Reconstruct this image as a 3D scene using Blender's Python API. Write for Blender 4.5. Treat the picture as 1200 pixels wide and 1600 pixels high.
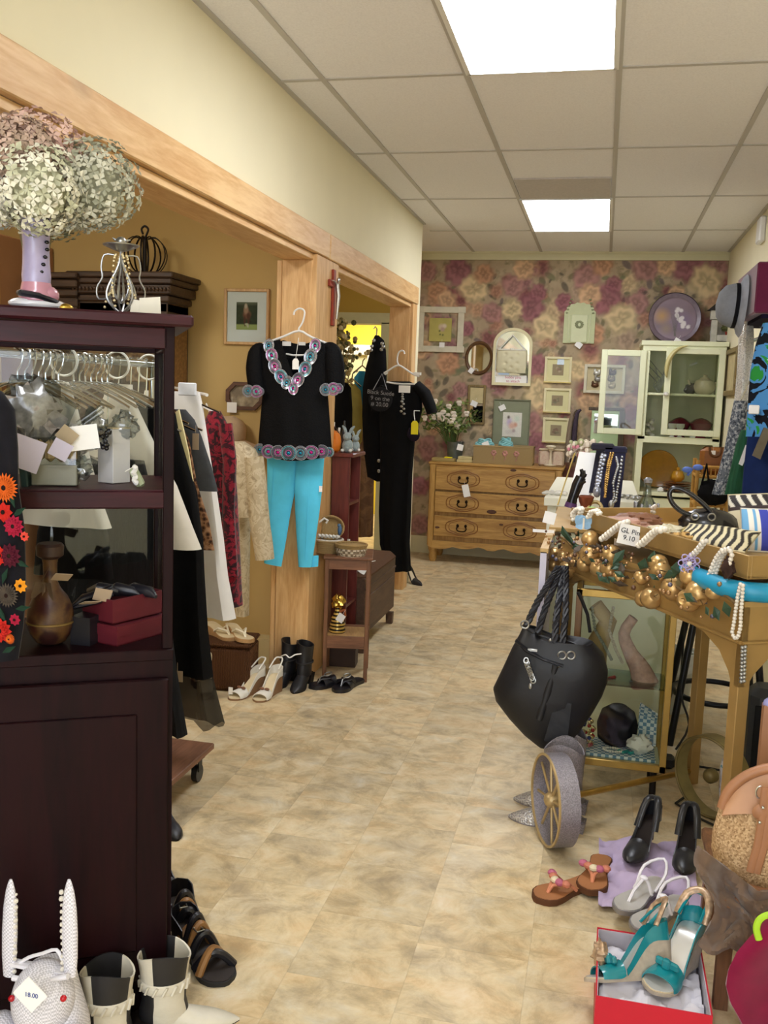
import bpy, bmesh, math, random
import numpy as np
from mathutils import Vector, Matrix, Euler, noise
R = random.Random(7)
PI = math.pi
for o in list(bpy.data.objects):
    bpy.data.objects.remove(o)
SC = bpy.context.scene
COL = SC.collection

# ------------------------------------------------------------------ camera
F = 1464.13                       # focal length in pixels of a 1200 x 1600 frame
EYE = 1.51
yaw, pitch, roll = (math.radians(a) for a in (12.8648, -7.2478, 2.0259))
FW = Vector((-math.sin(yaw)*math.cos(pitch), math.cos(yaw)*math.cos(pitch), math.sin(pitch)))
_r0 = Vector((math.cos(yaw), math.sin(yaw), 0)); _u0 = _r0.cross(FW)
RT = _r0*math.cos(roll)+_u0*math.sin(roll); UP = -_r0*math.sin(roll)+_u0*math.cos(roll)
cam = bpy.data.cameras.new('camera'); co = bpy.data.objects.new('camera', cam); COL.objects.link(co)
cam.sensor_fit = 'AUTO'; cam.sensor_width = 36; cam.lens = F/1600*36; cam.clip_start = .05
m = Matrix((RT, UP, -FW)).transposed().to_4x4(); m.translation = (0, 0, EYE); co.matrix_world = m
SC.camera = co

# ------------------------------------------------------------------ light and exposure
SC.view_settings.view_transform = 'Standard'; SC.view_settings.look = 'None'
SC.view_settings.gamma = 1; SC.view_settings.use_curve_mapping = False
SC.view_settings.exposure = 0.56
PANEL = 11                      # fluorescent diffusers
w = bpy.data.worlds.new('world'); SC.world = w; w.use_nodes = True
w.node_tree.nodes['Background'].inputs[0].default_value = (.75, .85, 1, 1)
w.node_tree.nodes['Background'].inputs[1].default_value = .4
def area(name, loc, rot, sx, sy, power, col):
    l = bpy.data.lights.new(name, 'AREA'); l.shape = 'RECTANGLE'; l.size = sx; l.size_y = sy; l.energy = power; l.color = col
    o = bpy.data.objects.new(name, l); COL.objects.link(o); o.location = loc; o.rotation_euler = rot; return o
area('shopfront_daylight', (-.2, -2.6, 1.4), (math.radians(103), 0, 0), 2.4, 2.2, 62, (.80, .87, 1))
area('yellow_room_lamp', (-2.6, 10.2, 2.6), (0, 0, 0), 1.0, 1.0, 34, (1, .95, .8))
area('fitting_room_lamp', (-2.9, 6.4, 2.75), (0, 0, 0), .6, 1.2, 9, (1, .93, .8))
area('side_room_lamp', (-2.7, 2.4, 2.76), (0, 0, 0), .6, 1.2, 30, (1, .95, .86))

# ------------------------------------------------------------------ helpers: points
def ray(px, py): return FW+RT*((px-600)/F)-UP*((py-800)/F)
def onx(px, py, c): d = ray(px, py); return Vector((0, 0, EYE))+d*(c/d.x)
def ony(px, py, c): d = ray(px, py); return Vector((0, 0, EYE))+d*(c/d.y)
def onz(px, py, c=0): d = ray(px, py); return Vector((0, 0, EYE))+d*((c-EYE)/d.z)
def V(*a): return Vector(a)
def lerp(a, b, t): return a+(b-a)*t

# ------------------------------------------------------------------ helpers: materials
def lin(h):
    if isinstance(h, str):
        h = h.lstrip('#'); c = [int(h[i:i+2], 16)/255 for i in (0, 2, 4)]
    else: c = [v/255 for v in h]
    return tuple((v/12.92 if v <= .04045 else ((v+.055)/1.055)**2.4) for v in c)
MATS = {}
def nd(nt, t, **k):
    n = nt.nodes.new(t)
    for a, v in k.items():
        if a.startswith('i_'): n.inputs[a[2:]].default_value = v
        else: setattr(n, a, v)
    return n
def base_mat(key):
    m = bpy.data.materials.new(key); m.use_nodes = True; nt = m.node_tree
    b = nt.nodes['Principled BSDF']; MATS[key] = m; return m, nt, b
def mat(key, col=None, rough=.6, metal=0, var=.12, scale=18, bump=0, bscale=None, coat=0, sheen=0, trans=0, emit=0, col2=None, stretch=(1,1,1), spec=.5, ior=None, sss=0):
    if key in MATS: return MATS[key]
    m, nt, b = base_mat(key); L = nt.links.new
    c = lin(col); b.inputs['Roughness'].default_value = rough; b.inputs['Metallic'].default_value = metal
    b.inputs['Coat Weight'].default_value = coat; b.inputs['Sheen Weight'].default_value = sheen
    b.inputs['Transmission Weight'].default_value = trans; b.inputs['Specular IOR Level'].default_value = spec if rough < .7 else .15
    if ior: b.inputs['IOR'].default_value = ior
    tc = nd(nt, 'ShaderNodeTexCoord'); mp = nd(nt, 'ShaderNodeMapping'); mp.inputs['Scale'].default_value = stretch
    L(tc.outputs['Object'], mp.inputs[0])
    n = nd(nt, 'ShaderNodeTexNoise', i_Scale=scale, i_Detail=4.0); L(mp.outputs[0], n.inputs['Vector'])
    r = nd(nt, 'ShaderNodeValToRGB'); r.color_ramp.elements[0].position = .3; r.color_ramp.elements[1].position = .7
    if col2: a, z = c, lin(col2)
    else: a, z = tuple(v*(1-var) for v in c), tuple(min(1, v*(1+var)) for v in c)
    r.color_ramp.elements[0].color = (*a, 1); r.color_ramp.elements[1].color = (*z, 1)
    L(n.outputs[0], r.inputs[0]); L(r.outputs[0], b.inputs['Base Color'])
    if emit:
        L(r.outputs[0], b.inputs['Emission Color']); b.inputs['Emission Strength'].default_value = emit
    if bump:
        n2 = nd(nt, 'ShaderNodeTexNoise', i_Scale=bscale or scale*4, i_Detail=3.0); L(mp.outputs[0], n2.inputs['Vector'])
        bp = nd(nt, 'ShaderNodeBump', i_Strength=bump, i_Distance=.01); L(n2.outputs[0], bp.inputs['Height']); L(bp.outputs[0], b.inputs['Normal'])
    return m
def wood(key, ca, cb, scale=6, axis='X', rough=.5, coat=0, knots=0, bump=.05):
    if key in MATS: return MATS[key]
    m, nt, b = base_mat(key); L = nt.links.new
    tc = nd(nt, 'ShaderNodeTexCoord'); mp = nd(nt, 'ShaderNodeMapping')
    s = {'X': (.12, 1, 1), 'Y': (1, .12, 1), 'Z': (1, 1, .12)}[axis]; mp.inputs['Scale'].default_value = s
    L(tc.outputs['Object'], mp.inputs[0])
    n = nd(nt, 'ShaderNodeTexNoise', i_Scale=scale*4, i_Detail=6.0, i_Distortion=1.2); L(mp.outputs[0], n.inputs['Vector'])
    n2 = nd(nt, 'ShaderNodeTexNoise', i_Scale=scale*24, i_Detail=2.0); L(mp.outputs[0], n2.inputs['Vector'])
    mx = nd(nt, 'ShaderNodeMath', operation='MULTIPLY_ADD'); mx.inputs[1].default_value = .35; L(n2.outputs[0], mx.inputs[0]); 
    mm = nd(nt, 'ShaderNodeMath', operation='MULTIPLY'); mm.inputs[1].default_value = .75; L(n.outputs[0], mm.inputs[0]); L(mm.outputs[0], mx.inputs[2])
    r = nd(nt, 'ShaderNodeValToRGB'); r.color_ramp.elements[0].position = .38; r.color_ramp.elements[1].position = .68
    r.color_ramp.elements[0].color = (*lin(cb), 1); r.color_ramp.elements[1].color = (*lin(ca), 1)
    L(mx.outputs[0], r.inputs[0]); out = r.outputs[0]
    if knots:
        vo = nd(nt, 'ShaderNodeTexVoronoi', i_Scale=knots); mp2 = nd(nt, 'ShaderNodeMapping')
        mp2.inputs['Scale'].default_value = tuple(.55 if q < .5 else 1 for q in s); L(tc.outputs['Object'], mp2.inputs[0]); L(mp2.outputs[0], vo.inputs['Vector'])
        kr = nd(nt, 'ShaderNodeValToRGB'); kr.color_ramp.elements[0].position = .04; kr.color_ramp.elements[1].position = .13
        kr.color_ramp.elements[0].color = (.18, .1, .06, 1); kr.color_ramp.elements[1].color = (1, 1, 1, 1); L(vo.outputs['Distance'], kr.inputs[0])
        mu = nd(nt, 'ShaderNodeMix', data_type='RGBA', blend_type='MULTIPLY'); mu.inputs[0].default_value = .8
        L(out, mu.inputs[6]); L(kr.outputs[0], mu.inputs[7]); out = mu.outputs[2]
    L(out, b.inputs['Base Color']); b.inputs['Roughness'].default_value = rough; b.inputs['Coat Weight'].default_value = coat
    if bump:
        bp = nd(nt, 'ShaderNodeBump', i_Strength=bump, i_Distance=.01); L(mx.outputs[0], bp.inputs['Height']); L(bp.outputs[0], b.inputs['Normal'])
    return m
def pattern(key, stops, scale=30, kind='voronoi', rough=.7, bump=0, metal=0, stretch=(1,1,1), distort=0, constant=True, sheen=0, wdir='X'):
    """mottled, spotted or striped pattern: stops = [(position, colour)...]"""
    if key in MATS: return MATS[key]
    m, nt, b = base_mat(key); L = nt.links.new
    tc = nd(nt, 'ShaderNodeTexCoord'); mp = nd(nt, 'ShaderNodeMapping'); mp.inputs['Scale'].default_value = stretch; L(tc.outputs['Object'], mp.inputs[0])
    src = mp.outputs[0]
    if kind == 'voronoi': n = nd(nt, 'ShaderNodeTexVoronoi', i_Scale=scale); o = n.outputs['Distance']
    elif kind == 'cells':
        n = nd(nt, 'ShaderNodeTexVoronoi', i_Scale=scale); s = nd(nt, 'ShaderNodeSeparateColor'); L(n.outputs['Color'], s.inputs[0]); o = s.outputs[0]
    elif kind == 'wave': n = nd(nt, 'ShaderNodeTexWave', i_Scale=scale, i_Distortion=distort, bands_direction=wdir); o = n.outputs['Fac']
    elif kind == 'check': n = nd(nt, 'ShaderNodeTexChecker', i_Scale=scale); o = n.outputs['Fac']
    else: n = nd(nt, 'ShaderNodeTexNoise', i_Scale=scale, i_Detail=4.0, i_Distortion=distort); o = n.outputs[0]
    L(src, n.inputs['Vector'])
    r = nd(nt, 'ShaderNodeValToRGB'); cr = r.color_ramp; cr.interpolation = 'CONSTANT' if constant else 'LINEAR'
    while len(cr.elements) < len(stops): cr.elements.new(.5)
    for e, (p, c) in zip(cr.elements, stops): e.position = p; e.color = (*lin(c), 1)
    L(o, r.inputs[0]); L(r.outputs[0], b.inputs['Base Color']); b.inputs['Roughness'].default_value = rough; b.inputs['Metallic'].default_value = metal
    b.inputs['Sheen Weight'].default_value = sheen; b.inputs['Specular IOR Level'].default_value = .5 if rough < .7 else .15
    if bump:
        bp = nd(nt, 'ShaderNodeBump', i_Strength=bump, i_Distance=.01); L(o, bp.inputs['Height']); L(bp.outputs[0], b.inputs['Normal'])
    return m
def painted(key, rough=.7, spec=.3, metal=0, bump=0):
    """material that reads the printed pattern of a surface from its colour attribute"""
    if key in MATS: return MATS[key]
    m, nt, b = base_mat(key); a = nd(nt, 'ShaderNodeVertexColor', layer_name='print')
    nt.links.new(a.outputs[0], b.inputs['Base Color']); b.inputs['Roughness'].default_value = rough
    b.inputs['Specular IOR Level'].default_value = spec; b.inputs['Metallic'].default_value = metal
    return m
def glass(key, tint='#ffffff', refl=.06, rough=.02):
    """clear pane: see-through with a mirror-like sheen at grazing angles"""
    if key in MATS: return MATS[key]
    m = bpy.data.materials.new(key); m.use_nodes = True; nt = m.node_tree; MATS[key] = m; nt.nodes.clear(); L = nt.links.new
    t = nd(nt, 'ShaderNodeBsdfTransparent'); t.inputs[0].default_value = (*lin(tint), 1)
    g = nd(nt, 'ShaderNodeBsdfGlossy'); g.inputs['Roughness'].default_value = rough
    lw = nd(nt, 'ShaderNodeLayerWeight', i_Blend=.25); mu = nd(nt, 'ShaderNodeMath', operation='MULTIPLY_ADD'); mu.inputs[1].default_value = .4; mu.inputs[2].default_value = refl
    L(lw.outputs['Fresnel'], mu.inputs[0]); mx = nd(nt, 'ShaderNodeMixShader'); o = nd(nt, 'ShaderNodeOutputMaterial')
    L(mu.outputs[0], mx.inputs[0]); L(t.outputs[0], mx.inputs[1]); L(g.outputs[0], mx.inputs[2]); L(mx.outputs[0], o.inputs[0]); return m
def sheer(key, col, alpha=.45, rough=.4):
    if key in MATS: return MATS[key]
    m, nt, b = base_mat(key); b.inputs['Base Color'].default_value = (*lin(col), 1); b.inputs['Alpha'].default_value = alpha; b.inputs['Roughness'].default_value = rough
    return m

# ------------------------------------------------------------------ helpers: meshes
class MB:
    def __init__(s): s.bm = bmesh.new(); s.mi = 0
    def _add(s, vs, fs, M=None):
        if M is not None: vs = [M @ Vector(v) for v in vs]
        bv = [s.bm.verts.new(v) for v in vs]
        for f in fs:
            try: s.bm.faces.new([bv[i] for i in f]).material_index = s.mi
            except ValueError: pass
        return bv
    def box(s, c, d, M=None, bev=0, taper=1):
        x, y, z = (v/2 for v in d); cx, cy, cz = c; b = min(bev, x*.9, y*.9, z*.9)
        if b <= 0:
            t = taper
            vs = [(cx+i*x*(t if k > 0 else 1), cy+j*y*(t if k > 0 else 1), cz+k*z) for k in (-1, 1) for j in (-1, 1) for i in (-1, 1)]
            s._add(vs, [(0, 2, 3, 1), (4, 5, 7, 6), (0, 1, 5, 4), (2, 6, 7, 3), (0, 4, 6, 2), (1, 3, 7, 5)], M); return s
        rings = []
        for zz, ins in ((-z, b), (-z+b, 0), (z-b, 0), (z, b)):
            X, Y = x-ins, y-ins; e = b if ins == 0 else b*.5
            rings.append([(cx+a, cy+q, cz+zz) for a, q in ((-X+e, -Y), (X-e, -Y), (X, -Y+e), (X, Y-e), (X-e, Y), (-X+e, Y), (-X, Y-e), (-X, -Y+e))])
        s.loft(rings, M=M); return s
    def loft(s, rings, M=None, closed=True, caps=True, loop=False):
        n = len(rings[0]); vs = [p for r in rings for p in r]; fs = []
        m = len(rings)
        for a in range(m if loop else m-1):
            for i in range(n if closed else n-1):
                j = (i+1) % n; b = (a+1) % m
                fs.append((a*n+i, a*n+j, b*n+j, b*n+i))
        if caps and closed and not loop:
            fs.append(tuple(range(n-1, -1, -1))); fs.append(tuple((m-1)*n+i for i in range(n)))
        s._add(vs, fs, M); return s
    def cyl(s, p0, p1, r0, r1=None, n=12, M=None, caps=True):
        return s.tube([p0, p1], [r0, r0 if r1 is None else r1], n, M=M, caps=caps)
    def tube(s, pts, r, n=8, closed=False, M=None, caps=True, flat=1, up=None):
        pts = [Vector(p) for p in pts]; k = len(pts)
        rs = [r]*k if not hasattr(r, '__len__') else list(r)
        if 4 < k < 13 and not closed:            # smooth the path
            P2, R2 = [], []
            for i in range(k-1):
                p0, p1, p2, p3 = pts[max(i-1, 0)], pts[i], pts[i+1], pts[min(i+2, k-1)]
                for q in (0, 1/3, 2/3): P2.append(p1+(p2-p0)*.5*q+(p0*2-p1*5+p2*4-p3)*.5*q*q+(p1*3-p0-p2*3+p3)*.5*q**3); R2.append(lerp(rs[i], rs[i+1], q))
            pts, rs = P2+[pts[-1]], R2+[rs[-1]]; k = len(pts)
        rings = []; prev = None
        for i, p in enumerate(pts):
            a = pts[(i-1) % k] if (closed or i) else p; b = pts[(i+1) % k] if (closed or i < k-1) else p
            t = (b-a); t = t.normalized() if t.length > 1e-9 else Vector((0, 0, 1))
            if prev is None:
                u = Vector(up) if up else (Vector((0, 0, 1)) if abs(t.z) < .9 else Vector((0, 1, 0))); u = (u-t*u.dot(t)).normalized()
            else:
                u = prev-t*prev.dot(t); u = u.normalized() if u.length > 1e-6 else prev
            prev = u; v = t.cross(u)
            rings.append([p+(u*math.cos(2*PI*j/n)*flat+v*math.sin(2*PI*j/n))*rs[i] for j in range(n)])
        return s.loft(rings, M=M, caps=caps, loop=closed)
    def lathe(s, prof, c=(0, 0, 0), n=24, M=None, caps=True, arc=None):
        rings = [[(c[0]+max(r, 1e-4)*math.cos(2*PI*i/n), c[1]+max(r, 1e-4)*math.sin(2*PI*i/n), c[2]+z) for i in range(n)] for r, z in prof]
        return s.loft(rings, M=M, caps=caps)
    def ell(s, c, r, n=14, m=9, M=None):
        if not hasattr(r, '__len__'): r = (r, r, r)
        rings = []
        for a in range(m+1):
            t = -PI/2+PI*a/m; q = max(math.cos(t), 1e-3)
            rings.append([(c[0]+r[0]*q*math.cos(2*PI*i/n), c[1]+r[1]*q*math.sin(2*PI*i/n), c[2]+r[2]*math.sin(t)) for i in range(n)])
        return s.loft(rings, M=M)
    def prism(s, poly, d, M=None, z0=0):
        """polygon in local XY pushed along Z by d"""
        n = len(poly); vs = [(x, y, z0) for x, y in poly]+[(x, y, z0+d) for x, y in poly]
        fs = [tuple(range(n-1, -1, -1)), tuple(n+i for i in range(n))]+[(i, (i+1) % n, n+(i+1) % n, n+i) for i in range(n)]
        s._add(vs, fs, M); return s
    def sheet(s, fn, nu, nv, th=.004, M=None):
        """parametric cloth with thickness: fn(u,v) -> point, u,v in 0..1"""
        g = [[Vector(fn(i/nu, j/nv)) for j in range(nv+1)] for i in range(nu+1)]
        N = [[None]*(nv+1) for _ in range(nu+1)]
        for i in range(nu+1):
            for j in range(nv+1):
                a = g[min(i+1, nu)][j]-g[max(i-1, 0)][j]; b = g[i][min(j+1, nv)]-g[i][max(j-1, 0)]
                q = a.cross(b); N[i][j] = q.normalized() if q.length > 1e-12 else Vector((0, 0, 1))
        w = nv+1; vs = [g[i][j]+N[i][j]*th/2 for i in range(nu+1) for j in range(w)]+[g[i][j]-N[i][j]*th/2 for i in range(nu+1) for j in range(w)]
        o = (nu+1)*w; fs = []
        for i in range(nu):
            for j in range(nv):
                a, b, c, d = i*w+j, (i+1)*w+j, (i+1)*w+j+1, i*w+j+1
                fs.append((a, b, c, d)); fs.append((o+d, o+c, o+b, o+a))
        for i in range(nu): fs.append((i*w, o+i*w, o+(i+1)*w, (i+1)*w)); fs.append((i*w+nv, (i+1)*w+nv, o+(i+1)*w+nv, o+i*w+nv))
        for j in range(nv): fs.append((j, j+1, o+j+1, o+j)); q = nu*w; fs.append((q+j, o+q+j, o+q+j+1, q+j+1))
        s._add(vs, fs, M); return s
    def wb(s, name, mt, parent, **k):
        """build from points given in room coordinates, as a part of parent"""
        r = parent
        while r.parent: r = r.parent
        bmesh.ops.transform(s.bm, matrix=Matrix.LocRotScale(r.location, r.rotation_euler, None).inverted(), verts=s.bm.verts[:])
        return s.build(name, mt, parent, **k)
    def solo(s, name, mt, label, cat, group=None, kind=None, **k):
        """a one-mesh thing from points given in room coordinates; origin at its base"""
        vs = [v.co for v in s.bm.verts]; lo = [min(v[i] for v in vs) for i in range(3)]; hi = [max(v[i] for v in vs) for i in range(3)]
        c = Vector(((lo[0]+hi[0])/2, (lo[1]+hi[1])/2, lo[2])); bmesh.ops.translate(s.bm, vec=-c, verts=s.bm.verts[:])
        return tag(s.build(name, mt, loc=c, **k), label, cat, group, kind)
    def build(s, name, mt, parent=None, loc=None, rot=None, smooth=True, sub=0, ang=40):
        me = bpy.data.meshes.new(name); bmesh.ops.recalc_face_normals(s.bm, faces=s.bm.faces[:]); s.bm.to_mesh(me); s.bm.free()
        for q in (mt if isinstance(mt, (list, tuple)) else [mt]): me.materials.append(q)
        o = bpy.data.objects.new(name, me); COL.objects.link(o)
        if smooth:
            me.polygons.foreach_set('use_smooth', [True]*len(me.polygons)); me.set_sharp_from_angle(angle=math.radians(ang))
        if parent is not None: o.parent = parent
        if loc is not None: o.location = loc
        if rot is not None: o.rotation_euler = rot
        if sub:
            md = o.modifiers.new('sub', 'SUBSURF'); md.levels = sub; md.render_levels = sub
        return o
def tag(o, label, cat, group=None, kind=None):
    if label: o['label'] = label
    if cat: o['category'] = cat
    if group: o['group'] = group
    if kind: o['kind'] = kind
    return o
def thing(name, label, cat, loc=(0, 0, 0), rz=0, group=None, rot=None):
    o = bpy.data.objects.new(name, None); COL.objects.link(o); o.empty_display_size = .05
    o.location = loc; o.rotation_euler = rot if rot else (0, 0, rz); return tag(o, label, cat, group)
def struct(name, mb, mt, **k):
    o = mb.build(name, mt, **k); o['kind'] = 'structure'; return o
def dup(root, loc=None, rot=None, label=None, group=None, scale=None):
    r = root.copy(); COL.objects.link(r)
    if loc is not None: r.location = loc
    if rot is not None: r.rotation_euler = rot
    if scale is not None: r.scale = scale
    if label: r['label'] = label
    if group: r['group'] = group
    for ch in list(root.children):
        c = ch.copy(); COL.objects.link(c); c.parent = r
        for g in list(ch.children):
            d = g.copy(); COL.objects.link(d); d.parent = c
    return r
def paint(name, P, colors, mt, parent=None, thick=0, axis=None):
    """grid mesh whose print comes from an array: P (nu,nv,3) points, colors (nu,nv,3) linear"""
    nu, nv = P.shape[:2]; idx = np.arange(nu*nv).reshape(nu, nv)
    f = np.stack([idx[:-1, :-1], idx[1:, :-1], idx[1:, 1:], idx[:-1, 1:]], -1).reshape(-1, 4)
    me = bpy.data.meshes.new(name); me.from_pydata(P.reshape(-1, 3).tolist(), [], f.tolist())
    a = me.color_attributes.new('print', 'FLOAT_COLOR', 'POINT')
    c = np.concatenate([colors.reshape(-1, 3), np.ones((nu*nv, 1))], 1).astype(np.float32); a.data.foreach_set('color', c.ravel())
    me.materials.append(mt); o = bpy.data.objects.new(name, me); COL.objects.link(o)
    if parent is not None: o.parent = parent
    return o
def picture_grid(w, h, nu, nv, y=0):
    u = np.linspace(0, 1, nu)[:, None]*np.ones((1, nv)); v = np.linspace(0, 1, nv)[None, :]*np.ones((nu, 1))
    return u, v, np.stack([(u-.5)*w, np.zeros_like(u)+y, (v-.5)*h], -1)
def L3(h): return np.array(lin(h))
def blob(u, v, cu, cv, ru, rv, soft=.3):
    d = np.sqrt(((u-cu)/ru)**2+((v-cv)/rv)**2); return np.clip((1-d)/soft, 0, 1)[..., None]
def arch(w, h, spring, n=12):
    """outline of an arched panel, base centre at origin"""
    p = [(-w/2, 0), (w/2, 0)]; 
    return p+[(w/2*math.cos(PI*i/n), spring+(h-spring)*math.sin(PI*i/n)) for i in range(n+1)]
TXT = {}
def text(name, body, size, mt, parent=None, M=None, ext=.0005, label=None, align='CENTER'):
    c = bpy.data.curves.new(name, 'FONT'); c.body = body; c.size = size; c.extrude = ext; c.align_x = align; c.align_y = 'CENTER'
    c.materials.append(mt); o = bpy.data.objects.new(name, c); COL.objects.link(o)
    bpy.context.view_layer.update(); me = bpy.data.meshes.new_from_object(o.evaluated_get(bpy.context.evaluated_depsgraph_get())); bpy.data.objects.remove(o); me.name = name
    if M is not None: me.transform(M)
    o = bpy.data.objects.new(name, me); COL.objects.link(o)
    if parent is not None: o.parent = parent
    return o
FRONT = Matrix.Rotation(PI/2, 4, 'X')       # turns an XY drawing to face -Y
def tagcard(parent, at, w=.03, h=.04, rot=(0, 0, 0), mt=None, name='price_tag'):
    b = MB(); b.box((0, 0, 0), (w, .002, h)); b.cyl((0, 0, h/2), (0, 0, h/2+.03), .0008, n=4)
    o = b.build(name, mt or mat('paper_white', '#f4f2ee', .8, var=.02), parent); o.location = at; o.rotation_euler = rot; return o
# ================================================================== the room
H = 2.818; XP = -1.45; XR = .98; YB = 8.77; YM = 4.79
cream = mat('wall_cream_paint', '#ede4c4', .75, var=.02, scale=3, bump=.02, bscale=90)
tan = mat('wall_tan_paint', '#c4a66c', .75, var=.03, scale=3, bump=.02, bscale=90)
olive = mat('wall_olive_paint', '#c2a04c', .75, var=.03, scale=3)
yellow = mat('wall_yellow_paint', '#f1dc55', .7, var=.02, scale=3)
trimc = mat('trim_cream_paint', '#d6cfa8', .55, var=.03, scale=6)
pine = wood('pine_board_long', '#e6c08a', '#cf9f66', 5, 'Y', .5, knots=2.2)
pinev = wood('pine_board_upright', '#e2b981', '#c9985f', 5, 'Z', .5, knots=2.6)
# floor: 12 inch stone-look vinyl tiles in staggered columns
def floor_mat():
    m, nt, b = base_mat('stone_look_vinyl'); L = nt.links.new
    g = nd(nt, 'ShaderNodeNewGeometry'); s = nd(nt, 'ShaderNodeSeparateXYZ'); L(g.outputs['Position'], s.inputs[0])
    def math_(op, a, c=None, v=None):
        n = nd(nt, 'ShaderNodeMath', operation=op); L(a, n.inputs[0])
        if c is not None: L(c, n.inputs[1])
        if v is not None: n.inputs[1].default_value = v
        return n.outputs[0]
    T = .3048
    xs = math_('DIVIDE', math_('ADD', s.outputs['X'], v=.104+T*40), v=T); col = math_('FLOOR', xs); fx = math_('FRACT', xs)
    half = math_('MULTIPLY', math_('MODULO', col, v=3.0), v=.37)
    ys = math_('ADD', math_('DIVIDE', math_('ADD', s.outputs['Y'], v=.04+T*40), v=T), half); row = math_('FLOOR', ys); fy = math_('FRACT', ys)
    cv = nd(nt, 'ShaderNodeCombineXYZ'); L(col, cv.inputs[0]); L(row, cv.inputs[1])
    wn = nd(nt, 'ShaderNodeTexWhiteNoise'); L(cv.outputs[0], wn.inputs['Vector'])
    off = nd(nt, 'ShaderNodeVectorMath', operation='MULTIPLY_ADD'); L(wn.outputs['Color'], off.inputs[0]); off.inputs[1].default_value = (9, 9, 9); L(g.outputs['Position'], off.inputs[2])
    n1 = nd(nt, 'ShaderNodeTexNoise', i_Scale=9.0, i_Detail=9.0, i_Roughness=.68, i_Distortion=.45); L(off.outputs[0], n1.inputs['Vector'])
    mp = nd(nt, 'ShaderNodeMapping'); mp.inputs['Scale'].default_value = (1, 1.7, 1); mp.inputs['Rotation'].default_value = (0, 0, .6); L(off.outputs[0], mp.inputs[0])
    n2 = nd(nt, 'ShaderNodeTexNoise', i_Scale=4.0, i_Detail=7.0, i_Roughness=.66, i_Distortion=.4); L(mp.outputs[0], n2.inputs['Vector'])
    r1 = nd(nt, 'ShaderNodeValToRGB'); cr = r1.color_ramp
    for p in (.45, .55, .66): cr.elements.new(p)
    for e, (p, c) in zip(cr.elements, [(.30, '#8b795a'), (.41, '#b39d76'), (.5, '#d2be96'), (.58, '#dfcfab'), (.70, '#ebe3cf')]): e.position = p; e.color = (*lin(c), 1)
    L(n1.outputs[0], r1.inputs[0])
    r2 = nd(nt, 'ShaderNodeValToRGB'); cr = r2.color_ramp; cr.elements.new(.5)
    for e, (p, c) in zip(cr.elements, [(.36, '#a89c88'), (.5, '#d3bf98'), (.64, '#dbb886')]): e.position = p; e.color = (*lin(c), 1)
    L(n2.outputs[0], r2.inputs[0])
    mx = nd(nt, 'ShaderNodeMix', data_type='RGBA'); mx.inputs[0].default_value = .42; L(r1.outputs[0], mx.inputs[6]); L(r2.outputs[0], mx.inputs[7])
    tv = nd(nt, 'ShaderNodeMapRange'); tv.inputs[3].default_value = .90; tv.inputs[4].default_value = 1.08; L(wn.outputs['Value'], tv.inputs[0])
    ml = nd(nt, 'ShaderNodeVectorMath', operation='SCALE'); L(mx.outputs[2], ml.inputs[0]); L(tv.outputs[0], ml.inputs['Scale'])
    def edge(f): return math_('SUBTRACT', math_('ABSOLUTE', math_('SUBTRACT', f, v=.5)), v=.4945)
    e = math_('GREATER_THAN', math_('MAXIMUM', edge(fx), edge(fy)), v=0)
    mg = nd(nt, 'ShaderNodeMix', data_type='RGBA', blend_type='MULTIPLY'); L(math_('MULTIPLY', e, v=.16), mg.inputs[0]); L(ml.outputs[0], mg.inputs[6]); mg.inputs[7].default_value = (.35, .3, .24, 1)
    L(mg.outputs[2], b.inputs['Base Color']); b.inputs['Roughness'].default_value = .38; b.inputs['Specular IOR Level'].default_value = .45
    bp = nd(nt, 'ShaderNodeBump', i_Strength=.06, i_Distance=.01); L(n1.outputs[0], bp.inputs['Height']); L(bp.outputs[0], b.inputs['Normal'])
    return m
mb = MB(); mb.box((-1.2, 4.2, -.05), (5.2, 14.4, .1)); struct('floor', mb, floor_mat(), smooth=False)
# ceiling and its grid
ceil_m = pattern('ceiling_tile', [(.0, '#dedbdb'), (.42, '#eeecec'), (.7, '#f4f2f2')], 130, 'noise', .9, constant=False)
mb = MB(); mb.box((-1.2, 4.2, H+.05), (5.2, 14.4, .1)); struct('ceiling', mb, ceil_m, smooth=False)
T = .6096; GX = -.022; GY = 3.993
bar = mat('ceiling_grid_paint', '#bdb8b0', .5, var=.01)
mb = MB()
for k in range(-2, 2): mb.box((GX+k*T, 3.4, H-.003), (.024, 10.7, .006))
for k in range(-5, 4):
    mb.box(((XP+XR)/2, GY+k*2*T, H-.002), (XR-XP, .024, .004))
mb.box((XP+.012, 2.7, H-.003), (.024, 9.3, .006)); mb.box((XR-.012, 3.4, H-.003), (.024, 10.7, .006))
struct('trim_1', mb, bar, smooth=False)
white_emit = mat('lit_diffuser', '#f3f7ff', .4, var=.0, emit=PANEL)
frame_w = mat('fixture_white_enamel', '#e8e6e0', .4, var=.01)
for i, (yc, lab) in enumerate(((GY-T, 'nearest lit fluorescent ceiling panel at the top of the picture'), (GY+5*T, 'small-looking lit fluorescent ceiling panel nearer the flowered wall'), (GY-3*2*T-T, 'lit fluorescent ceiling panel above the shop entrance'))):
    t = thing('ceiling_light', lab, 'ceiling light', (GX-T/2, yc, H), group='fluorescent ceiling panels')
    mb = MB(); mb.box((0, 0, -.006), (T-.03, 2*T-.03, .008)); mb.build('diffuser', white_emit, t, smooth=False)
    mb = MB()
    for sx in (-1, 1): mb.box((sx*(T/2-.012), 0, -.007), (.02, 2*T-.02, .012)); mb.box((0, sx*(T-.012), -.007), (T-.02, .02, .012))
    mb.build('frame', frame_w, t, smooth=False)
mb = MB(); mb.box((0, 0, 0), (T-.04, .56, .008))
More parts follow.
